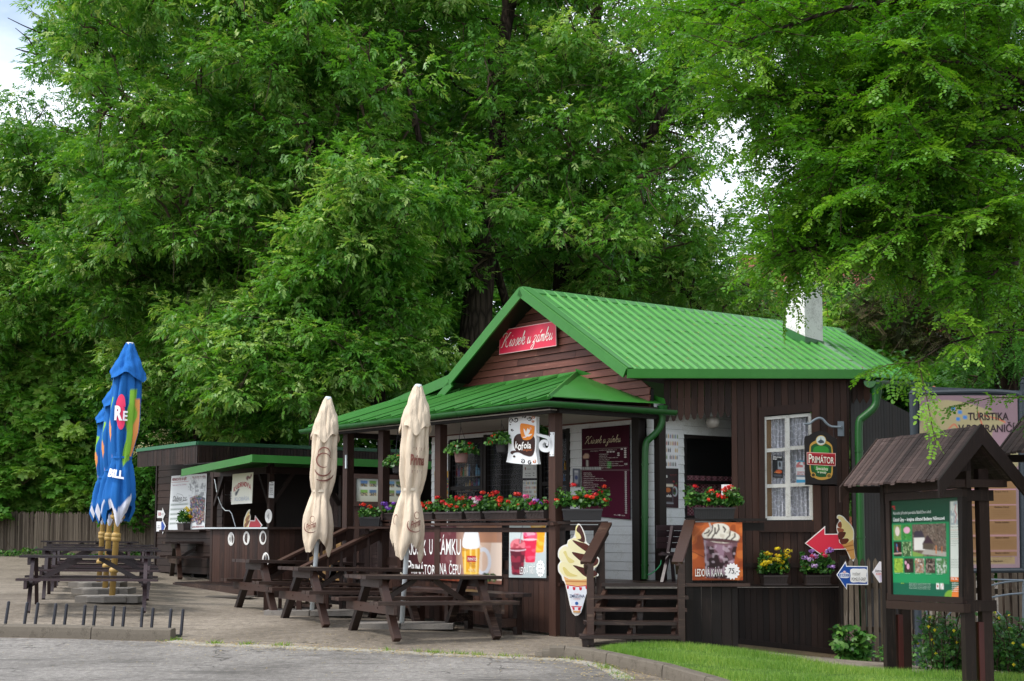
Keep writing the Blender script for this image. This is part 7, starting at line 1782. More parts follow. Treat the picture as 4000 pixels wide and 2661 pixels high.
simple('price_list', Quad(mg(2043, 1816), mg(2096, 1815), mg(2096, 1868), mg(2042, 1868)), lambda cv, A: (cv.fill(cv.ell(.2*A, .3, .08, .12), '8a5a44'), cv.fill(cv.rect(.75*A, .1, .92*A, .4), 'b8b8b8')), 24, 24, 'upper white paper price list hanging in the shop door', 'price list', 'd4d6d2', [('MÍCHANÁ', .35, .28, .6, .36, '333333', .02), ('MALÁ TOČENÁ', .2, .6, .62, .68, '333333', .02), ('VELKÁ TOČENÁ', .2, .78, .62, .86, '333333', .02), ('30,-', .75, .58, .9, .68, '333333', .02), ('40,-', .75, .76, .9, .86, '333333', .02)])
simple('price_list', Quad(mg(2043, 1877), mg(2096, 1876), mg(2096, 1964), mg(2042, 1964)), f_list, 26, 40, 'lower white paper price list with rows of bottles in the shop door', 'price list', 'd4d6d2')
# two papers in the window
fw = lambda x, y: onpl(x, y, WL-wn_*.02, wn_)
def f_bajk(cv, A): cv.fill(cv.rect(0, 0, A, 1), '15161a'); cv.fill(cv.rect(.5*A, .25, .95*A, .62), '8a929a'); cv.fill(cv.ell(.7*A, .4, .1*A, .12), '22262c'); cv.fill(cv.ell(.6*A, .72, .3*A, .08), 'c0562c'); cv.fill(cv.rect(.1*A, .85, .9*A, .95), '4a4e54')
simple('poster', Quad(fw(3017, 1779), fw(3057, 1781), fw(3058, 1867), fw(3019, 1865)), f_bajk, 18, 36, 'small dark poster behind the left window pane', 'poster', texts=[('ŽERNOVSKÝ', .05, .02, .95, .11, 'e8e8e8', .03), ('BAJK', .05, .13, .45, .21, 'e8e8e8', .03), ('SOBOTA', .15, .74, .7, .79, 'e8a060', .02)])
def f_beh(cv, A): cv.fill(cv.rect(0, 0, A, .4) & (cv.noise(12, 3) > .5), 'c23a3a', .8); cv.fill(cv.rect(0, 0, A, .07), '3a9ab8'); cv.fill(cv.rect(0, .82, A, 1), '4aa0cc'); cv.fill(cv.rect(0, .64, A, .7), '3a5a7a')
simple('poster', Quad(fw(3110, 1799), fw(3162, 1800), fw(3163, 1890), fw(3111, 1889)), f_beh, 22, 38, 'small pale blue and red poster behind the right window pane', 'poster', 'dfe6ea', [('CHARITATIVNÍ', .05, .46, .95, .53, 'c0304a', .02), ('BĚH NA ŠPIND', .05, .55, .95, .62, 'c0304a', .02)])
# white/pink sign inside the alcove
simple('price_sign', Quad(P(2818, 1893, 18.6), P(2858, 1893, 18.6), P(2858, 1935, 18.6), P(2818, 1935, 18.6)), lambda cv, A: cv.fill(cv.rect(.32*A, .2, .95*A, .9), 'eba090'), 10, 10, 'small white and pink card standing behind the geraniums of the alcove', 'sign', 'ececec')
# postcard display board between the porch posts
db = lambda x, y: onpl(x, y, L(0, 1.7, 0)+rr*.0, rr)
q = Quad(P(1391, 1869, 24), P(1575, 1874, 24), P(1575, 1962, 24), P(1391, 1959, 24))
def f_cards(cv, A):
    cv.grad('c9d2cf', 'a9ab98')
    for j in range(2):
        for i in range(5):
            x, y = (.1+.185*i)*A, .1+.38*j; mk = cv.rect(x, y, x+.15*A, y+.26); cv.fill(mk, ['5b84b8', '6fa04a', '4a6a90', '7fb0d8', '6a8a4a'][(i+j) % 5]); cv.speck(mk & (cv.Y > y+.12), ['2c4a2a', '8a6a44', 'c8b890', '3a5a7a', '1c2024'], 40, i+7*j)
ob = simple('display_board', q, f_cards, 56, 30, 'pale display board with rows of postcards between the porch posts', 'display board', 'c0c6c2', edge='241310')
m = MB()
for (x0, y0, x1, y1) in ((-.12, -.2, 1.12, 0), (-.12, 1, 1.12, 1.2), (-.12, 0, 0, 1), (1, 0, 1.12, 1)): m.slab([q.at(x0, y0, 0), q.at(x1, y0, 0), q.at(x1, y1, 0), q.at(x0, y1, 0)], q.n*.04)
m.build('frame', 'wood_wall', ob)
m = MB()
for x in (.02, .95): a = q.at(x, 1.1, -.03); m.beam(a, Vector((a.x, a.y, gz(a.x, a.y))), .08, .08, (0, 1, 0))
m.build('leg', 'wood_wall', ob)
# rack of bright souvenirs left of the first shop window
q = Quad(mg(1697, 1842), mg(1752, 1840), mg(1752, 1975), mg(1697, 1975))
def f_souv(cv, A): cv.speck(cv.rect(0, 0, A, 1), ['2c7a5a', 'c83a4a', '3a6ab0', 'e0b83a', '1c1c20', '8a3a8a', '2a9aa8', 'c86a2c'], 26, 4); cv.fill(cv.rect(0, 0, A, .16), 'e0b060'); cv.fill((np.sin(cv.X*90/A*.6) > .9), '1a1a1a')
simple('souvenir_rack', q, f_souv, 20, 44, 'narrow rack of bright coloured souvenirs left of the shop windows', 'rack', mat='print_matt')
# poster on the hut
qh = Quad(onH(670, 1860, -.04), onH(809, 1850, -.04), onH(800, 2066, -.04), onH(657, 2073, -.04))
def f_hut(cv, A):
    cv.grad('e0e4e6', 'd4dadc'); cv.fill(cv.rect(.02*A, .12, .5*A, .125), '9a2a3c'); cv.fill(cv.rect(.6*A, .075, .98*A, .08), '9a2a3c')
    mk = cv.rect(.5*A, .06, .97*A, .42); n = cv.noise(26, 1); cv.fill(mk & (n > .55) & (cv.noise(9, 2) > .4), '6a7076', .8); cv.fill(mk & (n < .3), '8f959a', .5)
    col_ = cv.poly([(.56*A, .42), (.75*A, .38), (.97*A, .44), (.98*A, .9), (.93*A, .86), (.9*A, .92), (.78*A, .92), (.74*A, .86), (.6*A, .90)]); cv.speck(col_, ['2c3a4a', '8a3a3a', '3a6a3a', '7a6a9a', '202428', 'c0b8a8', '54405a', 'a05a4a', '3a5a8a', '1a1c20'], 44, 5)
    for i in range(5): cv.fill(cv.rect(.03*A, .51+.085*i, .53*A, .55+.085*i), 'aab4b0', .8)
    cv.fill(cv.line([(.1*A, .46), (.3*A, .49), (.5*A, .45)], .008) | cv.line([(.16*A, .42), (.2*A, .33), (.34*A, .36), (.42*A, .44)], .006), '20282c')
o = simple('poster', qh, f_hut, 60, 92, 'large pale poster with black and white drawing and photo mosaic on the hut wall', 'poster', 'dfe3e4', [('NENECHTE SI UJÍT', .03, .03, .45, .105, '8e1c34', .03), ('tip ne jen na výlet', .6, .03, .97, .07, '8e1c34', .01), ('Dubno z.s.', .08, .37, .48, .47, '20282c', 0, .4), ('www.dubnozs.cz', .66, .935, .98, .97, '8e1c34', .01),
     ('nabízíme vyzkoušet Dubno a České Skalice', .05, .15, .45, .19, 'a8627a', 0)]+[(t_, .05, .52+.085*i, .05+w_, .545+.085*i, '4a5a5c', 0) for i, (t_, w_) in enumerate((('výhledy na okolí a říční údolí, lavičky', .45), ('naučná stezka 15 km nejen pro děti', .4), ('dětské herní prvky, rozhledna', .36), ('akce pro rodiny a dobré jídlo', .34), ('parkoviště a zázemí', .28)))], edge='1c1412')
# sausage sign, WC sign, notice, plates, counter arrow
kk = lambda t: (lambda x, y: onK(x, y, t))
q = Quad(*[kk(-.3)(*p) for p in ((909, 1853), (989, 1845), (984, 1966), (903, 1971))])
def f_kud(cv, A): cv.grad('cfcfae', 'dfe0d6'); cv.fill(cv.poly(sm([(.18*A, .62), (.26*A, .56), (.33*A, .49), (.38*A, .52), (.33*A, .60), (.28*A, .68), (.2*A, .72)], 4)), '1c2c34'); cv.fill(cv.poly(sm([(.66*A, .18), (.74*A, .10), (.84*A, .14), (.9*A, .05), (.93*A, .12), (.85*A, .22), (.78*A, .2), (.74*A, .26)], 4)), '6a2c18')
s6_ = simple('sausage_sign', q, f_kud, 30, 44, 'cream sign with curved red lettering and a black bird hanging in the counter stall', 'sign', 'd8d8c4', edge='c8c8b4')
m = MB()
for i, chh in enumerate('KUDRNOVA'):
    v, f, asp = textmesh(chh, .03); a = (i-3.5)/3.5; x0 = .10+i*.105; y0 = .30+.12*a*a-.02*i*.3
    m.add([q.at(x0+.10*p, y0+.16*(1-qq)+.03*a*(p-.5), .006) for p, qq in v], f, col=lin('a8242c'))
m.build('lettering', 'print', s6_); lettering(q, [('KLOBÁSA', .17, .74, .88, .90, 'b8c0c4', .03)], s6_)
q = Quad(*[kk(.9)(*p) for p in ((880, 1922), (912, 1920), (912, 1960), (878, 1960))])
simple('wc_sign', q, lambda cv, A: cv.fill(cv.rect(.05*A, .82, .8*A, .88), 'a02a3a'), 14, 14, 'small white toilet sign tucked behind the cream sausage sign', 'sign', 'd8dad8', [('WC', .15, .05, .6, .25, '1a1a1a', .03), ('ZÁKAZNÍK', .05, .35, .95, .52, '1a1a1a', .02), ('RESTAURACE', .05, .6, .95, .76, '1a1a1a', .02)])
q = Quad(*[kk(-.04)(*p) for p in ((1052, 1883), (1071, 1882), (1069, 1946), (1049, 1944))])
simple('notice', q, lambda cv, A: None, 10, 26, 'narrow white notice on the counter stall post', 'sign', 'dfe1e0', [('→', .3, .02, .8, .09, '1a1a1a', .02), ('PROSÍM', .12, .14, .9, .22, '1a1a1a', .02), ('POUŽITÉ', .2, .36, .85, .43, '1a1a1a', .01), ('NÁDOBÍ', .2, .48, .85, .55, '1a1a1a', .01), ('VRAŤTE', .2, .6, .85, .67, '1a1a1a', .01), ('K OKÉNKU', .15, .74, .88, .81, '1a1a1a', .01)])
plates = [((901, 2106), 'white painted plate leftmost in the row on the counter front'), ((961, 2103), 'white painted plate in the middle of the row on the counter front'), ((1025, 2101), 'white painted plate rightmost in the row on the counter front'), ((1047, 2017), 'white painted plate on the stall post above the counter'), ((1036, 2186), 'white painted plate low on the counter front near its corner')]
for i, ((x, y), lab) in enumerate(plates):
    c = onK(x, y, -.035 if i != 3 else -.06); m = MB(); m.lathe(c+rr*.02, [(.115, 0), (.128, -.012), (.122, -.016), (.085, -.006), (.0, -.006)], 32, up=rr, col=lin('e2e2de'))
    o = m.build('plate', 'print', None, smooth=True, tagd=(lab, 'plate', 'painted plates on the snack counter')); r_ = random.Random(i); m = MB()
    for k in range(7):
        a = r_.uniform(0, 6.3); d = r_.uniform(.01, .06); p0 = c-rr*.0+(-g)*math.cos(a)*d+UP*math.sin(a)*d
        pts = [p0+(-g)*r_.uniform(-.03, .03)+UP*r_.uniform(-.035, .035)-rr*.001 for _ in range(4)]; m.tube([p+rr*.008 for p in pts], .0012, 4, col=lin('6c747c'))
    m.build('drawing', 'print', o)
cz = lambda x, y: onK(640+x*.41284, 1830+y*.41295, .0)
cutout('arrow_sign', cz, -rr, [([(790, 580), (815, 490), (858, 492), (862, 445), (932, 538), (895, 580)], 'e4dcd8'), ([(796, 576), (820, 500), (864, 500), (868, 462), (922, 538), (892, 575)], 'bb2034'),
    (sm([(760, 580), (757, 500), (775, 440), (800, 395), (818, 390), (812, 420), (822, 460), (812, 520), (795, 578)], 4), 'efe8d8'), (sm([(764, 576), (762, 510), (782, 445), (806, 402), (812, 440), (814, 480), (800, 540), (790, 574)], 4), 'e6cc7c'),
    (sm([(775, 480), (808, 440), (815, 455), (785, 510)], 3), '9a6234'), (sm([(765, 530), (805, 490), (812, 505), (775, 560)], 3), '84502c')], None, ('red arrow sign with a soft ice cream standing on the snack counter', 'sign'), .01, .001)
hz = lambda x, y: onH(500+x*.51, 1650+y*.51, -.05)
o = cutout('arrow_sign', hz, -rr, [([(225, 676), (262, 676), (262, 655), (283, 705), (262, 750), (262, 733), (223, 733)], 'd2d4d4'), ([(234, 690), (240, 690), (240, 715), (234, 715)], 'a02a34'), ([(244, 690), (250, 690), (250, 715), (244, 715)], 'a02a34')], None, ('small white toilet arrow sign, upper of two at the left edge of the hut', 'sign'), .01, .001)
text_at(hz, -rr, [('TOALETY', 252, 698, 276, 708, '303030', 0)], o)
o = cutout('arrow_sign', hz, -rr, [([(218, 760), (262, 760), (264, 742), (289, 798), (264, 856), (262, 836), (217, 836)], 'dcdfe2'), ([(255, 764), (264, 760), (284, 798), (264, 842), (255, 832)], '2b4c9c'), ([(222, 766), (253, 766), (253, 830), (221, 830)], 'e8e8ea')], None, ('small blue and white arrow sign, lower of two at the left hut edge', 'sign'), .01, .001)
text_at(hz, -rr, [('TOČENÝ', 226, 785, 250, 795, '22304a', 0), ('POMELO', 226, 803, 250, 813, '22304a', 0)], o)
# ------------------------------------------------------------------ roofed notice board
def shelter(N, dd, pp_, h0, he, Lr, label):
    """N ridge near point (xy), dd far direction, pp_ right direction, h0 ridge height, he eave height"""
    N, dd, pp_ = Vector(N), Vector(dd).normalized(), Vector(pp_).normalized()
    def S(u, w, h): return Vector((N.x, N.y, 0))+dd*u+pp_*w+UP*h
    gd = gz(S(1, 0, 0).x, S(1, 0, 0).y); root = thing('notice_board', label, 'notice board', (S(1, 0, 0).x, S(1, 0, 0).y, gd)); W_ = .41
    for sgn in (-1, 1):
        m = MB(); n = 24; wv = Lr/n
        for k in range(n):
            a0, a1 = wv*k, wv*(k+1)-.008; j = rnd.uniform(0, .008); e = rnd.uniform(-.008, .012)
            q = [S(a0, sgn*.0, h0+.02+j), S(a1, 0, h0+.02+j), S(a1, sgn*(W_+e), he+.02+j-e), S(a0, sgn*(W_+e), he+.02+j-e)]
            m.slab(q, -UP*.022, rnd.random())
        m.build('roof_boards', 'wood_shingle', root)
    m = MB()
    for u in (-.01, Lr):
        for sgn in (-1, 1):
            a, b = S(u, 0, h0+.035), S(u, sgn*(W_+.03), he-.0); up_ = (UP*1.0)
            m.slab([a, b, b-UP*.16, a-UP*.19], -dd*.035)
        m.beam(S(u+.12, -.3, he-.02), S(u+.12, .3, he-.02), .07, .09, dd)
    m.beam(S(0.05, 0, h0-.06), S(Lr-.05, 0, h0-.06), .06, .10)
    m.build('verge_board', 'wood_dark', root)
    for u in (.20, 1.82):
        for w in (-.06, .115):
            m = MB(); b = S(u, w, 0); zb_ = gz(b.x, b.y)-.05; m.beam(Vector((b.x, b.y, zb_)), S(u, w, h0-.12 if w < 0 else he+.12), .10, .085, dd); m.build('post', 'wood_dark', root)
        m = MB(); zq = (P(3700, 2370, 13.6).z)
        for hz_ in (he-.13, zq+.02): m.beam(S(u, -.10, hz_), S(u, .20, hz_), .13, .10)
        m.build('tie_block', 'wood_dark', root)
        m = MB(); b = S(u, .05, 0); zb_ = gz(b.x, b.y); m.beam(Vector((b.x, b.y, zb_-.05)), S(u, .05, zb_+.62), .05, .09, dd); m.build('ground_anchor', 'dark_red_plastic', root)
    return root, S
Nn = P(3826, 1672, 13.2); Ff = P(3424, 1726, 15.3); dv = (Ff-Nn); dv.z = 0; Lr = dv.length; dv.normalize(); pv = Vector((-dv.y, dv.x, 0)); pv = pv if pv.x > 0 else -pv
he_ = P(3983, 1880, 13.28).z
nb, S = shelter(Nn, dv, pv, Nn.z, he_, Lr, 'roofed dark timber notice board with a green nature information panel')
sp = lambda x, y: onpl(x, y, S(0, -.10, 0), pv)
q = Quad(sp(3482, 1957), sp(3753, 1941), sp(3754, 2333), sp(3490, 2322)); A_ = q.asp
m = MB()
for (x0, y0, x1, y1, th_) in ((-.06, -.08, 1.06, 0, .03), (-.06, 1, 1.06, 1.06, .03), (-.06, 0, 0, 1, .025), (1.0, 0, 1.05, 1, .025), (-.05, 1.065, 1.1, 1.15, .05), (-.08, -.25, 1.1, -.085, .02)): m.slab([q.at(x0, y0, -.02), q.at(x1, y0, -.02), q.at(x1, y1, -.02), q.at(x0, y1, -.02)], q.n*(th_+.02))
m.build('frame', 'wood_dark', nb)
cv = Cv(92, 128, A_, '15513c'); cv.grad('14452f', '186048'); cv.fill(cv.rect(0, .245, A_*.84, .87), '1f8a55'); cv.fill(cv.rect(.015*A_, .06, .06*A_, .075), 'c82c34'); cv.fill(cv.rect(.04*A_, .083, .065*A_, .098), 'c82c34')
def ph(x0, y0, x1, y1, base, cols, n, sd): mk = cv.rect(x0*A_, y0, x1*A_, y1); cv.fill(mk, base); cv.speck(mk & (cv.noise(40, sd) > .45), cols, n, sd); return mk
ph(.03, .262, .15, .425, '7a9450', ['6d8a44', '8aa058'], 60, 1); cv.fill(cv.ell(.09*A_, .33, .035*A_, .05, .3), 'd8c8c4'); ph(.165, .262, .30, .425, '3a8a3a', ['4a9a48', '2a6a2c'], 60, 2); cv.fill(cv.ell(.235*A_, .32, .05*A_, .035), 'e0a8c0')
ph(.03, .44, .15, .595, '2a1c18', ['382420', '1c1210'], 60, 3); cv.fill(cv.line([(.075*A_, .47), (.085*A_, .54)], .02), '4a7ab0'); cv.fill(cv.line([(.085*A_, .5), (.09*A_, .53)], .015), 'd8662c'); cv.fill(cv.line([(.03*A_, .565), (.15*A_, .56)], .015), 'b89a90'); ph(.165, .44, .30, .595, '3a5a34', ['7a9a64', '2a4424', 'a8b890'], 70, 4)
mk = ph(.315, .262, .80, .595, '6b5a50', ['54463c', '7a6a5e', '8a7c70', '48403a'], 70, 5); cv.fill(cv.poly([(.34*A_, .36), (.36*A_, .33), (.46*A_, .33), (.50*A_, .40), (.34*A_, .41)]), '3a3440'); cv.fill(cv.rect(.34*A_, .40, .5*A_, .53), 'd8d4d0'); cv.fill(cv.poly([(.46*A_, .47), (.54*A_, .37), (.63*A_, .47)]), '3e2a34'); cv.fill(cv.rect(.47*A_, .46, .62*A_, .52), '54483e'); cv.fill(cv.poly([(.5*A_, .52), (.8*A_, .55), (.8*A_, .595), (.45*A_, .57)]), 'a8a29a'); cv.fill(cv.poly([(.315*A_, .54), (.5*A_, .58), (.45*A_, .595), (.315*A_, .595)]), '7a9a4a'); cv.fill(cv.line([(.66*A_, .49), (.66*A_, .56)], .02) | cv.line([(.74*A_, .5), (.74*A_, .55)], .02), 'c8743a')
for i, (b_, cs_) in enumerate((('8aa83a', ['a0c048', '6a8a2c']), ('2c2420', ['4a3a34', '1a1614']), ('8a7a6c', ['c8c0b8', '5a4a40', 'b07a54']), ('4a3c34', ['2a2220', '8a7a70']), ('4a7a44', ['c0c8c0', '3a5a34', '7a9a74']))):
    x = .03+.158*i; ph(x, .615, x+.14, .765, b_, cs_, 60, 10+i)
cv.fill(cv.ell(.245*A_, .70, .02*A_, .03), 'd8a0b8'); cv.fill(cv.ell(.21*A_, .66, .015*A_, .02), 'd8a0b8')
cv.fill(cv.rect(.855*A_, .045, .99*A_, .80), 'd8dcd4'); mk = cv.rect(.86*A_, .05, .985*A_, .28); cv.fill(mk & (cv.noise(40, 30) > .6), 'a8b4b8'); cv.fill(cv.line([(.93*A_, .08), (.92*A_, .14), (.94*A_, .18), (.92*A_, .26)], .012), 'c8444a')
cv.fill(cv.rect(.855*A_, .80, A_, .845), 'e4722c'); cv.fill(cv.ell(.86*A_, 1.0, .09*A_, .07), '7aa83a'); cv.fill(cv.ell(1.0*A_, .99, .13*A_, .11), 'e8803a')
for x in (.655, .715): cv.fill(cv.rect(x*A_, .865, (x+.045)*A_, .925), 'e4e6e4')
cv.fill(cv.rect(.668*A_, .88, .685*A_, .91), 'b02c34'); cv.fill(cv.line([(.72*A_, .92), (.755*A_, .87)], .006), 'c02c34')
pn = panel('info_panel', q, cv, nb, .012, '143a2c')
TX = [('Národní přírodní památka Babiččino údolí', .03, .115, .60, .16, 'e8efe8', .0), ('Údolí Úpy – krajina dětství Boženy Němcové', .03, .178, .79, .235, 'f4f8f4', .022), ('Víte, že...', .87, .805, .97, .835, 'f8f0e8', .01, .2), ('277–362 m n. m. / 334 ha', .862, .292, .985, .303, '2c3a30', .01), ('LESY ČR', .13, .87, .18, .885, 'b8d83a', .01)]
for i, (w_, c_) in enumerate([(.11, 'd87040'), (.12, '5a6a60'), (.12, '5a6a60'), (.1, '5a6a60'), (.12, 'd87040'), (.12, '5a6a60'), (.11, '5a6a60'), (.08, '5a6a60')]): TX.append(('Území chráněné památky údolí řeky', .865, .325+.022*i, .865+w_, .335+.022*i, c_, 0))
for i in range(6): TX.append(('Národní přírodní památka zahrnuje část údolí a svahů', .865, .62+.016*i, .98, .63+.016*i, '6a7a70', 0))
for i in range(5): TX.append(('Realizace podpořena z programu životního prostředí', .26, .87+.014*i, .58, .879+.014*i, 'd0e0d4', 0))
for i in range(5): TX.append(('... zde na lukách stále roste', .875, .855+.02*i, .985, .868+.02*i, 'e8efe8', .02))
for i in range(5): TX.append(('obrázek z údolí', .035+.158*i, .77, .12+.158*i, .779, 'c8e0d0', 0))
lettering(q, TX, pn)
nb2 = copy_tree(nb); nb2['label'] = 'second roofed notice board, only its grey eave corner showing at the right edge'
nb2.name = 'notice_board'; nb2.location = nb.location+Vector((1.14, -1.5, .26))
# ------------------------------------------------------------------ map board
Ym = 16.9; mf = lambda x, y: P(x, y, Ym-(x-3780)*.0012)
q = Quad(mf(3592, 1545), mf(3974, 1545), mf(3984, 2218), mf(3592, 2222)); A_ = q.asp
cv = Cv(96, 168, A_, 'c9a8b0'); cv.grad('7e6a73', '8f7a82'); mapm = cv.poly(sm([(.05*A_, .10), (.3*A_, .03), (.75*A_, .10), (.93*A_, .22), (.93*A_, .45), (.05*A_, .45)], 4)); cv.fill(mapm, '98906f'); cv.fill(mapm & (cv.noise(10, 3) > .6), '8c8c6a', .5)
for pts in ([(.3*A_, .2), (.36*A_, .17), (.4*A_, .2), (.42*A_, .24)], [(.6*A_, .1), (.66*A_, .2), (.72*A_, .26)], [(.66*A_, .12), (.8*A_, .14), (.9*A_, .17)], [(.6*A_, .3), (.7*A_, .4), (.8*A_, .42)]): cv.fill(cv.line(sm(pts, 4, False), .005), 'c23a3a')
cv.fill(cv.poly(sm([(.74*A_, .22), (.8*A_, .19), (.9*A_, .16), (.93*A_, .24), (.86*A_, .30), (.76*A_, .28)], 4)), '8c747e')
for (x, y) in ((.33, .07), (.40, .09), (.45, .12), (.38, .13), (.30, .20), (.29, .24)): cv.fill(cv.rect(x*A_, y, (x+.04)*A_, y+.02), '3a74b8')
cv.fill(cv.rect(.03*A_, .47, .97*A_, .93), '87694a')
for j in range(5):
    cv.fill(cv.rect(.03*A_, .545+.088*j, .97*A_, .55+.088*j), 'b48a9c')
    cv.fill(cv.rect(.03*A_, .565+.088*j, .16*A_, .625+.088*j), ['6a7a8a', '4a6a4a', '7a5a4a', '5a7a9a', '8a3a34'][j])
cv.fill(cv.line([(.62*A_, .5), (.63*A_, .6), (.61*A_, .75), (.64*A_, .9)], .006) | cv.line([(.3*A_, .6), (.31*A_, .7), (.29*A_, .85)], .005), 'e4dccc'); cv.fill(cv.rect(.05*A_, .935, .95*A_, .975), '9a8765')
mbd = thing('map_board', 'tall pink and beige tourist map board in a grey metal frame behind the notice board', 'map board', down(P(3780, 2640, Ym)))
pn = panel('map_panel', q, cv, mbd, .01, '606a72', 'print_matt')
TX = [('TURISTIKA', .50, .10, .91, .145, '2c2026', .02), ('V POHRANIČÍ', .40, .155, .97, .215, '2c2026', .02), ('POLSKO', .50, .245, .66, .262, 'b82c3a', .03), ('...nictvím Euroregionu Glacensis.', .50, .955, .84, .968, '2c2424', .01)]
for j in range(5):
    for i in range(3): 
        TX.append((['Aupa Park', 'Ratibor Hrad', 'Stezka údolím', 'Náchod zámek', 'Skalní město'][j], .30+.23*i, .556+.088*j, .44+.23*i, .566+.088*j, '4a3426', .01))
        for k in range(4): TX.append(('okolní památky regionu a cesty pro pěší', .27+.23*i, .575+.088*j+.011*k, .46+.23*i-.03*(k == 3), .581+.088*j+.011*k, '8a6a4a', 0))
lettering(q, TX, pn)
m = MB(); fr = sm([(-.04, 1.02), (-.04, .02), (-.035, -.005), (.2, -.018), (.6, -.024), (.9, -.018), (1.035, .0), (1.04, .06), (1.045, 1.02)], 4, False)
m.tube([q.at(x, y, -.01) for x, y in fr], .03, 8); m.tube([q.at(-.04, 1.015, -.01), q.at(1.045, 1.015, -.01)], .028, 8); 
m.add([q.at(x, y, -.014) for x, y in fr], [tuple(range(len(fr)))], .5)
m.build('frame', 'blue_grey_metal', mbd)
for x in (3565, 3998):
    m = MB(); a = P(x, 1540 if x < 3900 else 1500, Ym+.05); m.tube([Vector((a.x, a.y, gz(a.x, a.y)-.1)), a], .042, 16); m.lathe(Vector((a.x, a.y, gz(a.x, a.y)+.18)), [(.044, 0), (.06, .01), (.06, .05), (.044, .06)], 16); m.lathe(a, [(.044, 0), (.05, .01), (.03, .03), (.02, .05), (.03, .065), (.01, .085)], 12); m.build('post', 'blue_grey_metal', mbd)
# flat iron railing with arches
ir = thing('iron_railing', 'low grey iron railing of curved flat bars in front of the weathered fence', 'railing', down(P(3800, 2600, 15.6)))
m = MB(); F_ = lambda x, y: P(3400+x*.7407, 1500+y*.7407, 15.6)
def bar(pts, r=.011): m.tube([F_(*p) for p in pts], r, 6)
bar([(585, 1030), (810, 1036)]); bar([(296, 1190), (296, 1365), (480, 1375)]); bar([(296, 1365), (430, 1195)], .009); bar([(340, 1360), (480, 1215)], .009)
for (x0, y0, xm, ym, x1, y1) in ((590, 1080, 680, 1040, 810, 1038), (590, 1140, 690, 1108, 810, 1104), (590, 1145, 700, 1215, 810, 1360), (590, 1210, 680, 1285, 770, 1390)): bar([((1-t)**2*x0+2*t*(1-t)*xm+t*t*x1, (1-t)**2*y0+2*t*(1-t)*ym+t*t*y1) for t in [k/10 for k in range(11)]], .011)
bar([(590, 1390), (810, 1396)]); bar([(588, 1030), (588, 1500)]); bar([(296, 1365), (296, 1560)]); bar([(806, 1036), (806, 1480)])
m.build('bars', 'grey_metal', ir)
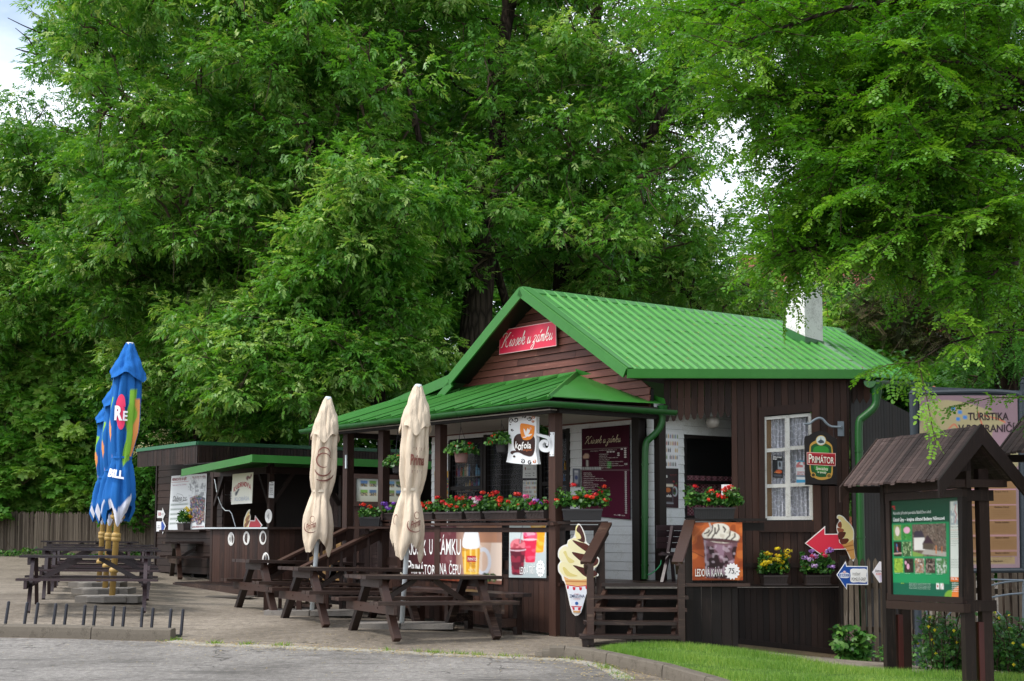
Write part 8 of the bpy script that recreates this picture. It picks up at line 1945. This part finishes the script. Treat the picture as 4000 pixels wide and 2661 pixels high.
# ------------------------------------------------------------------ flower boxes
def flower_thing(label, group, base, ax, W, Dp, H, leafH, cols, seed, planter='planter_dark', dens=1.0, spread=1.15, trail=.0, tray=False, name='flower_box', cat='flower box', leafmat_='leaf_geranium', pot=False, headr=.034, nh=None, leafs=.042):
    rs = np.random.RandomState(seed); base = Vector(base); ax = Vector(ax).normalized(); ay = Vector((-ax.y, ax.x, 0)); root = thing(name, label, cat, base, 0, group)
    m = MB()
    if pot:
        m.lathe(base, [(W*.30, 0), (W*.36, .01), (W*.44, H*.82), (W*.5, H*.84), (W*.5, H), (W*.42, H), (W*.40, H*.9)], 28)
    else:
        b = [base+ax*(sx_*W*.46)+ay*(sy*Dp*.42) for sx_, sy in ((-1, -1), (1, -1), (1, 1), (-1, 1))]; t = [base+UP*H+ax*(sx_*W*.5)+ay*(sy*Dp*.5) for sx_, sy in ((-1, -1), (1, -1), (1, 1), (-1, 1))]
        m.box8(b+t); n = int(W/.03)
        for k in range(n):
            f = (k+.5)/n*2-1; m.beam(base+ax*f*W*.455-ay*Dp*.425+UP*.01, base+ax*f*W*.49-ay*Dp*.503+UP*(H-.02), .012, .008, ay)
        for sy in (-1, 1): m.beam(base+ax*-W*.51+ay*sy*Dp*.5+UP*(H-.01), base+ax*W*.51+ay*sy*Dp*.5+UP*(H-.01), .018, .022)
        if tray: m.box(base+UP*-.0, (W*1.0, Dp*1.1, .018), ax, ay, UP)
    m.build('planter', planter, root)
    N = int(W*900*dens*leafH/.16) if not pot else int(900*dens)
    u = unit(rs.randn(N, 3)); u[:, 2] = np.abs(u[:, 2])*.95-.30*trail-.12
    c0 = np.array(base)+np.array([0, 0, H+leafH*.25]); rad = rs.rand(N)**.35
    axn, ayn = np.array(ax), np.array(ay)
    xx = (rs.rand(N)*2-1)*W*.5*spread; lump = 1+.35*np.sin(xx*23+seed)+.2*np.sin(xx*51+seed*2)
    pos = c0+axn*xx[:, None]+ayn*(u[:, 0]*rad*(Dp*.62))[:, None]+np.array([0, 0, 1])*(u[:, 2]*rad*leafH*.75*lump)[:, None]
    if pot:
        pos = c0+u*rad[:, None]*np.array([W*.78*spread, W*.7*spread, leafH])
    d = rs.randn(N, 3)+u*1.0+np.array([0, 0, -.2]); up = u*.9+rs.randn(N, 3)*.4+np.array([0, -.3, .6])
    V = place((np.array(leaflet(0, 0, 0, leafs, leafs*.95, 6, 0, -.006, .006)), 6), pos, d, up, rs.uniform(.6, 1.25, N)); npmesh('foliage', V, 6, leafmat_, root, tint=rs.rand(N)**1.3)
    k = nh or max(3, int(W*14)); P_, C_ = [], []
    for i in range(k):
        x = (rs.rand()*2-1)*W*.5*spread; c = lin(cols[rs.randint(len(cols))]) ; y = -Dp*rs.uniform(.1, .75); z = leafH*rs.uniform(.1, 1.0)
        hc = c0+axn*x+ayn*y+np.array([0, 0, z]) if not pot else c0+np.array([rs.uniform(-.9, .9)*W*.8, -rs.uniform(.3, .8)*W*.6, rs.uniform(-.4, .9)*leafH])
        r = headr*rs.uniform(.7, 1.2); n = 34; uu = unit(rs.randn(n, 3)); P_.append((hc+uu*r*np.array([1.15, 1, .62])*rs.uniform(.55, 1.35, (n, 1)), uu, r)); C_ += [np.array(c)*q for q in rs.uniform(.75, 1.15, n)]
    pos = np.concatenate([p for p, _, _ in P_]); uu = np.concatenate([u_ for _, u_, _ in P_])
    V = place((np.array(leaflet(-.011, 0, 0, .023, .021, 6, 0, 0, .003)), 6), pos, np.cross(uu, rs.randn(len(uu), 3)), uu, rs.uniform(.8, 1.3, len(pos)))
    npmesh('blossoms', V, 6, 'blossom', root, col=np.clip(np.array(C_), 0, 1)); return root
RED, PNK, WHT, YEL, PUR = ['e0301c', 'e8482c', 'd0242a'], ['d82c74', 'e85a98', 'c21c5c'], ['eceae4', 'e8dfe4'], ['f0d81c', 'f4e23c', 'e8c814'], ['9a5ad0', 'b48ad8', '7a48b8']
rz_ = L(0, -.03, RZ+.058).z
def onrail(px): p = onpl(px, 2030, L(0, -.04, 0), rr); return Vector((p.x, p.y, rz_))
GB = 'flower boxes along the porch railing'
for (a, b, cols, lab, sd, lh) in ((1632, 1709, RED, 'railing flower box with red geraniums just right of the tall cream parasol', 1, .15), (1709, 1828, RED, 'railing flower box with red geraniums under the hanging basket', 2, .19), (1831, 1898, PNK+WHT, 'railing flower box with pink and white blossoms, second red box on its left', 3, .17),
        (1898, 2046, RED, 'long railing flower box with many red geraniums below the shop door', 4, .20), (2066, 2146, PNK+PUR, 'railing flower box with magenta and violet blossoms beside the corner post', 5, .15), (1509, 1560, PUR+WHT, 'small railing flower box with purple blossoms left of the tall cream parasol', 6, .13)):
    pa, pb = onrail(a), onrail(b); c = (pa+pb)/2; flower_thing(lab, GB, c, -g*-1, (pb-pa).length*.9, .15, .10, lh, cols, sd, 'planter_brown', 1.3, 1.08, nh=int((pb-pa).length*13)+2)
p = P(1445, 2056, 20.9); flower_thing('leafy flower box with few red buds behind the left porch handrail', GB, p, (1, 0, 0), .30, .15, .13, .16, RED, 7, 'planter_dark', 1.2, 1.0, nh=2)
m = MB(); m.box(p+Vector((0, .05, -.02)), (.62, .25, .03)); m.beam(p+Vector((-.05, .08, -.03)), Vector((p.x-.05, p.y+.08, DECK-.3)), .06, .06); m.build('ledge', 'wood_wall', kiosk)
p = P(2275, 2034, 17.94); flower_thing('dark ribbed flower box with red geraniums on the ledge left of the stairs', None, p, (1, -.05, 0), .50, .18, .145, .25, RED, 8, 'planter_dark', 1.7, 1.32, nh=9)
p = P(2790, 2029, 17.93); flower_thing('dark ribbed flower box with red geraniums on the ledge above the iced coffee poster', None, p, (1, 0, 0), .50, .18, .145, .25, RED, 9, 'planter_dark', 1.7, 1.42, nh=9)
zl_ = onW(3100, 2290).z+.03
for (px_, W, cols, lab, sd, nh) in ((3012, .33, YEL, 'brown flower box of yellow chrysanthemums on the ledge under the window', 11, 16), (3178, .34, ['c8a0e0', 'b48ad8', 'd8b8e8', 'd8305a'], 'brown flower box of lilac daisies and pink blossoms right of the yellow one', 12, 12)):
    p = onW(px_, 2280)+wn_*.13; p.z = zl_; flower_thing(lab, None, p, wx, W, .17, .12, .28, cols, sd, 'planter_brown', 1.7, 1.2, nh=nh, tray=True, headr=.04)
p = onH(718, 2073, -.12); p.z = onH(718, 2074, 0).z; flower_thing('brown box of yellow flowers on the hut ledge in front of the poster', None, p, -g, .30, .17, .16, .26, YEL, 13, 'planter_brown', 2.2, 1.15, nh=12, headr=.05)
# hanging baskets
def basket(px_, pyb, pyh, Y, W, lab, sd, planter='planter_terracotta', nh=5):
    b = P(px_, pyb, Y); h = P(px_-2, pyh, Y); r_ = flower_thing(lab, 'hanging baskets under the porch roof', b, (1, 0, 0), W, W, W*.72, .16, RED, sd, planter, .9, 1.35, 1.0, name='hanging_basket', cat='hanging basket', pot=True, nh=nh, headr=.028)
    m = MB(); kn = h.lerp(b, .12)
    m.tube([h, kn], .003, 5)
    for a in (0, 2.1, 4.2): m.tube([kn, b+Vector((math.cos(a)*W*.48, math.sin(a)*W*.48, W*.70))], .003, 5)
    m.build('chain', 'black_metal', r_)
basket(1802, 1809, 1648, 19.4, .22, 'terracotta hanging basket of red geraniums between two porch posts', 21)
basket(1962, 1770, 1640, 18.75, .2, 'hanging basket with red blossoms half hidden behind the white mug sign', 22, 'planter_dark', 4)
basket(1555, 1850, 1665, 20.6, .2, 'hanging basket with red blossoms half hidden behind the tall cream parasol', 23, 'planter_dark', 6)
basket(2112, 1740, 1652, 18.6, .16, 'small dark hanging basket beside the corner post behind the scroll bracket', 24, 'planter_dark', 1)
# ------------------------------------------------------------------ wild plants at the fence
def bush(label, name, cat, cx, pyb, Y, rx, rz2, n, tm, mat, seed, cols=None, nfl=0, ry=.35):
    rs = np.random.RandomState(seed); b = P(cx, pyb, Y); z = gz(b.x, b.y); root = thing(name, label, cat, (b.x, b.y, z)); m = MB(); pos = []; dd_ = []
    for s in range(int(n/28)):
        x, y = rs.uniform(-rx, rx), rs.uniform(-ry, ry); top_ = np.array([b.x+x*1.15+rs.randn()*.05, b.y+y, z+rz2*rs.uniform(.55, 1.0)*(1-.35*(abs(x)/rx)**2)]); bt_ = np.array([b.x+x*.6, b.y+y*.6, z-.02]); cv_ = curve3(bt_, top_, .0, rs, 7)
        m.tube([Vector(q_) for q_ in cv_], [.006]*7, 5, cap=False)
        for k in range(28): t = rs.uniform(.15, 1)*6; i = min(5, int(t)); q_ = cv_[i]+(cv_[i+1]-cv_[i])*(t-i); pos.append(q_+rs.randn(3)*.035); dd_.append(rs.randn(3)*np.array([1, 1, .4])+np.array([0, -.3, -.1]))
    m.build('stems', 'twig', root); pos = np.array(pos); N = len(pos); V = place(tm, pos, np.array(dd_), np.array([0, -.5, 1])+rs.randn(N, 3)*.35, rs.uniform(.6, 1.15, N)); nl = len(tm[0])//tm[1]
    npmesh('foliage', V, tm[1], mat, root, tint=np.clip(np.repeat(rs.rand(N)*.8, nl)+rs.rand(N*nl)*.2, 0, 1))
    if nfl:
        k = rs.randint(0, N, nfl); c = pos[k]+np.array([0, -.06, .05]); pp = np.repeat(c, 4, 0); V = place((np.array(leaflet(0, 0, 0, .018, .015, 6)), 6), pp, np.tile(np.array([[1, 0, .2], [0, 0, 1], [-1, 0, .2], [0, 0, -1]]), (nfl, 1)), np.array([0, -1, .2])+rs.randn(len(pp), 3)*.1, np.ones(len(pp))); npmesh('blossoms', V, 6, 'blossom', root, col=np.array(lin(cols))*np.ones((len(pp), 3)))
    return root
def t_lobed():
    v = []
    for (x, a, s) in ((0, 0, 1), (.0, .9, .75), (0, -.9, .75), (-.02, 1.8, .5), (-.02, -1.8, .5)): v += leaflet(x+.03, 0, a, .045*s, .032*s, 6, 0, -.006, .004)
    return np.array(v), 6
LB = t_lobed()
bush('broad-leaved creeper climbing the first pickets beside the kiosk corner', 'creeper', 'plant', 3335, 2600, 18.4, .22, .55, 260, t_broad(6, 3, .10, .055), 'leaf_geranium', 51, ry=.12)
bush('celandine with small yellow flowers between the posts of the notice board', 'celandine', 'plant', 3690, 2680, 14.9, .30, .75, 1100, LB, 'leaf_geranium', 52, 'f0dc28', 26)
bush('celandine with small yellow flowers right of the notice board', 'celandine', 'plant', 3925, 2690, 14.8, .34, .68, 1300, LB, 'leaf_geranium', 53, 'f0dc28', 22)
bush('low ground elder growing at the foot of the blue grey post', 'ground_elder', 'plant', 3540, 2640, 16.2, .28, .30, 420, LB, 'leaf_geranium', 54)
# weeds along the left fence
rs = np.random.RandomState(9); N = 1500; k = rs.rand(N); x0 = np.array([P(-300, 2168, 35.8).x, P(600, 2168, 34.6).x]); X_ = x0[0]+(x0[1]-x0[0])*k; Y_ = 35.7-1.2*k+rs.randn(N)*.12-.1
Z_ = gza(X_, Y_)+rs.rand(N)*.18*(np.sin(X_*2)+1.1)*.5; V = place((np.array(leaflet(0, 0, 0, .09, .05, 6)), 6), np.c_[X_, Y_, Z_], rs.randn(N, 3), np.array([0, -.3, 1])+rs.randn(N, 3)*.4, rs.uniform(.5, 1.2, N))
o = npmesh('weeds', V, 6, 'leaf_geranium', tint=rs.rand(N)); o['kind'] = 'stuff'
# green hose on the deck
m = MB(); m.tube([P(x, y, 18.3) for x, y in sm([(2583, 2188), (2580, 2205), (2565, 2225), (2545, 2240), (2530, 2246)], 4, False)], .008, 6); m.build('garden_hose', 'hose_green', tagd=('thin green hose leading from the white wall to the deck', 'hose'))
m = MB(); c = G(860, 2333); m.box(c+UP*.008, (1.15, .55, .012), (1, -.08, 0), (.08, 1, 0)); m.build('doormat', 'mat_grey', tagd=('thin ribbed mat lying on the asphalt before the counter platform', 'mat'))
# plain white vertical strip on the porch post
m = MB(); a, b = onG(1352, 1778, -.08), onG(1352, 1830, -.08); m.beam(a, b, .03, .02, rr); m.build('white_strip', 'white_metal', kiosk)
# ------------------------------------------------------------------ light, sky
SUN_EL, SUN_AZ = math.radians(52), math.radians(242)   # from behind-left of the camera
w = bpy.data.worlds.new('World'); SC.world = w; w.use_nodes = True
t = w.node_tree; t.nodes.clear()
sky = t.nodes.new('ShaderNodeTexSky'); sky.sky_type = 'NISHITA'; sky.sun_disc = False; sky.sun_elevation = SUN_EL; sky.sun_rotation = SUN_AZ
sky.air_density = 1.0; sky.dust_density = 3.0
tc = t.nodes.new('ShaderNodeTexCoord'); mp = t.nodes.new('ShaderNodeMapping'); mp.inputs['Scale'].default_value = (1, 1, 2.2)
nz = t.nodes.new('ShaderNodeTexNoise'); nz.inputs['Scale'].default_value = 2.2; nz.inputs['Detail'].default_value = 7; nz.inputs['Roughness'].default_value = .55
rp = t.nodes.new('ShaderNodeValToRGB'); rp.color_ramp.elements[0].position = .34; rp.color_ramp.elements[1].position = .60
mx = t.nodes.new('ShaderNodeMix'); mx.data_type = 'RGBA'; mx.inputs[7].default_value = (7.6, 7.85, 8.3, 1)
bg = t.nodes.new('ShaderNodeBackground'); bg.inputs[1].default_value = .15
ou = t.nodes.new('ShaderNodeOutputWorld')
t.links.new(tc.outputs['Generated'], mp.inputs[0]); t.links.new(mp.outputs[0], nz.inputs[0]); t.links.new(nz.outputs['Fac'], rp.inputs[0])
t.links.new(rp.outputs[0], mx.inputs[0]); t.links.new(sky.outputs[0], mx.inputs[6]); t.links.new(mx.outputs[2], bg.inputs[0]); t.links.new(bg.outputs[0], ou.inputs[0])
sl = bpy.data.lights.new('sun', 'SUN'); sl.energy = 1.4; sl.angle = math.radians(12); sl.color = (1, .96, .9)
so = bpy.data.objects.new('sun', sl); COL.objects.link(so); so.location = (0, 0, 30)
d = Vector((math.sin(SUN_AZ)*math.cos(SUN_EL), math.cos(SUN_AZ)*math.cos(SUN_EL), math.sin(SUN_EL)))
so.rotation_euler = d.to_track_quat('Z', 'Y').to_euler()
SC.view_settings.view_transform = 'Standard'; SC.view_settings.look = 'None'; SC.view_settings.exposure = 0.78; SC.view_settings.gamma = 1
SC.cycles.max_bounces = 7; SC.cycles.diffuse_bounces = 4; SC.cycles.glossy_bounces = 2; SC.cycles.transmission_bounces = 4; SC.cycles.transparent_max_bounces = 12
SC.cycles.use_denoising = True
SC.cycles.sample_clamp_indirect = 6
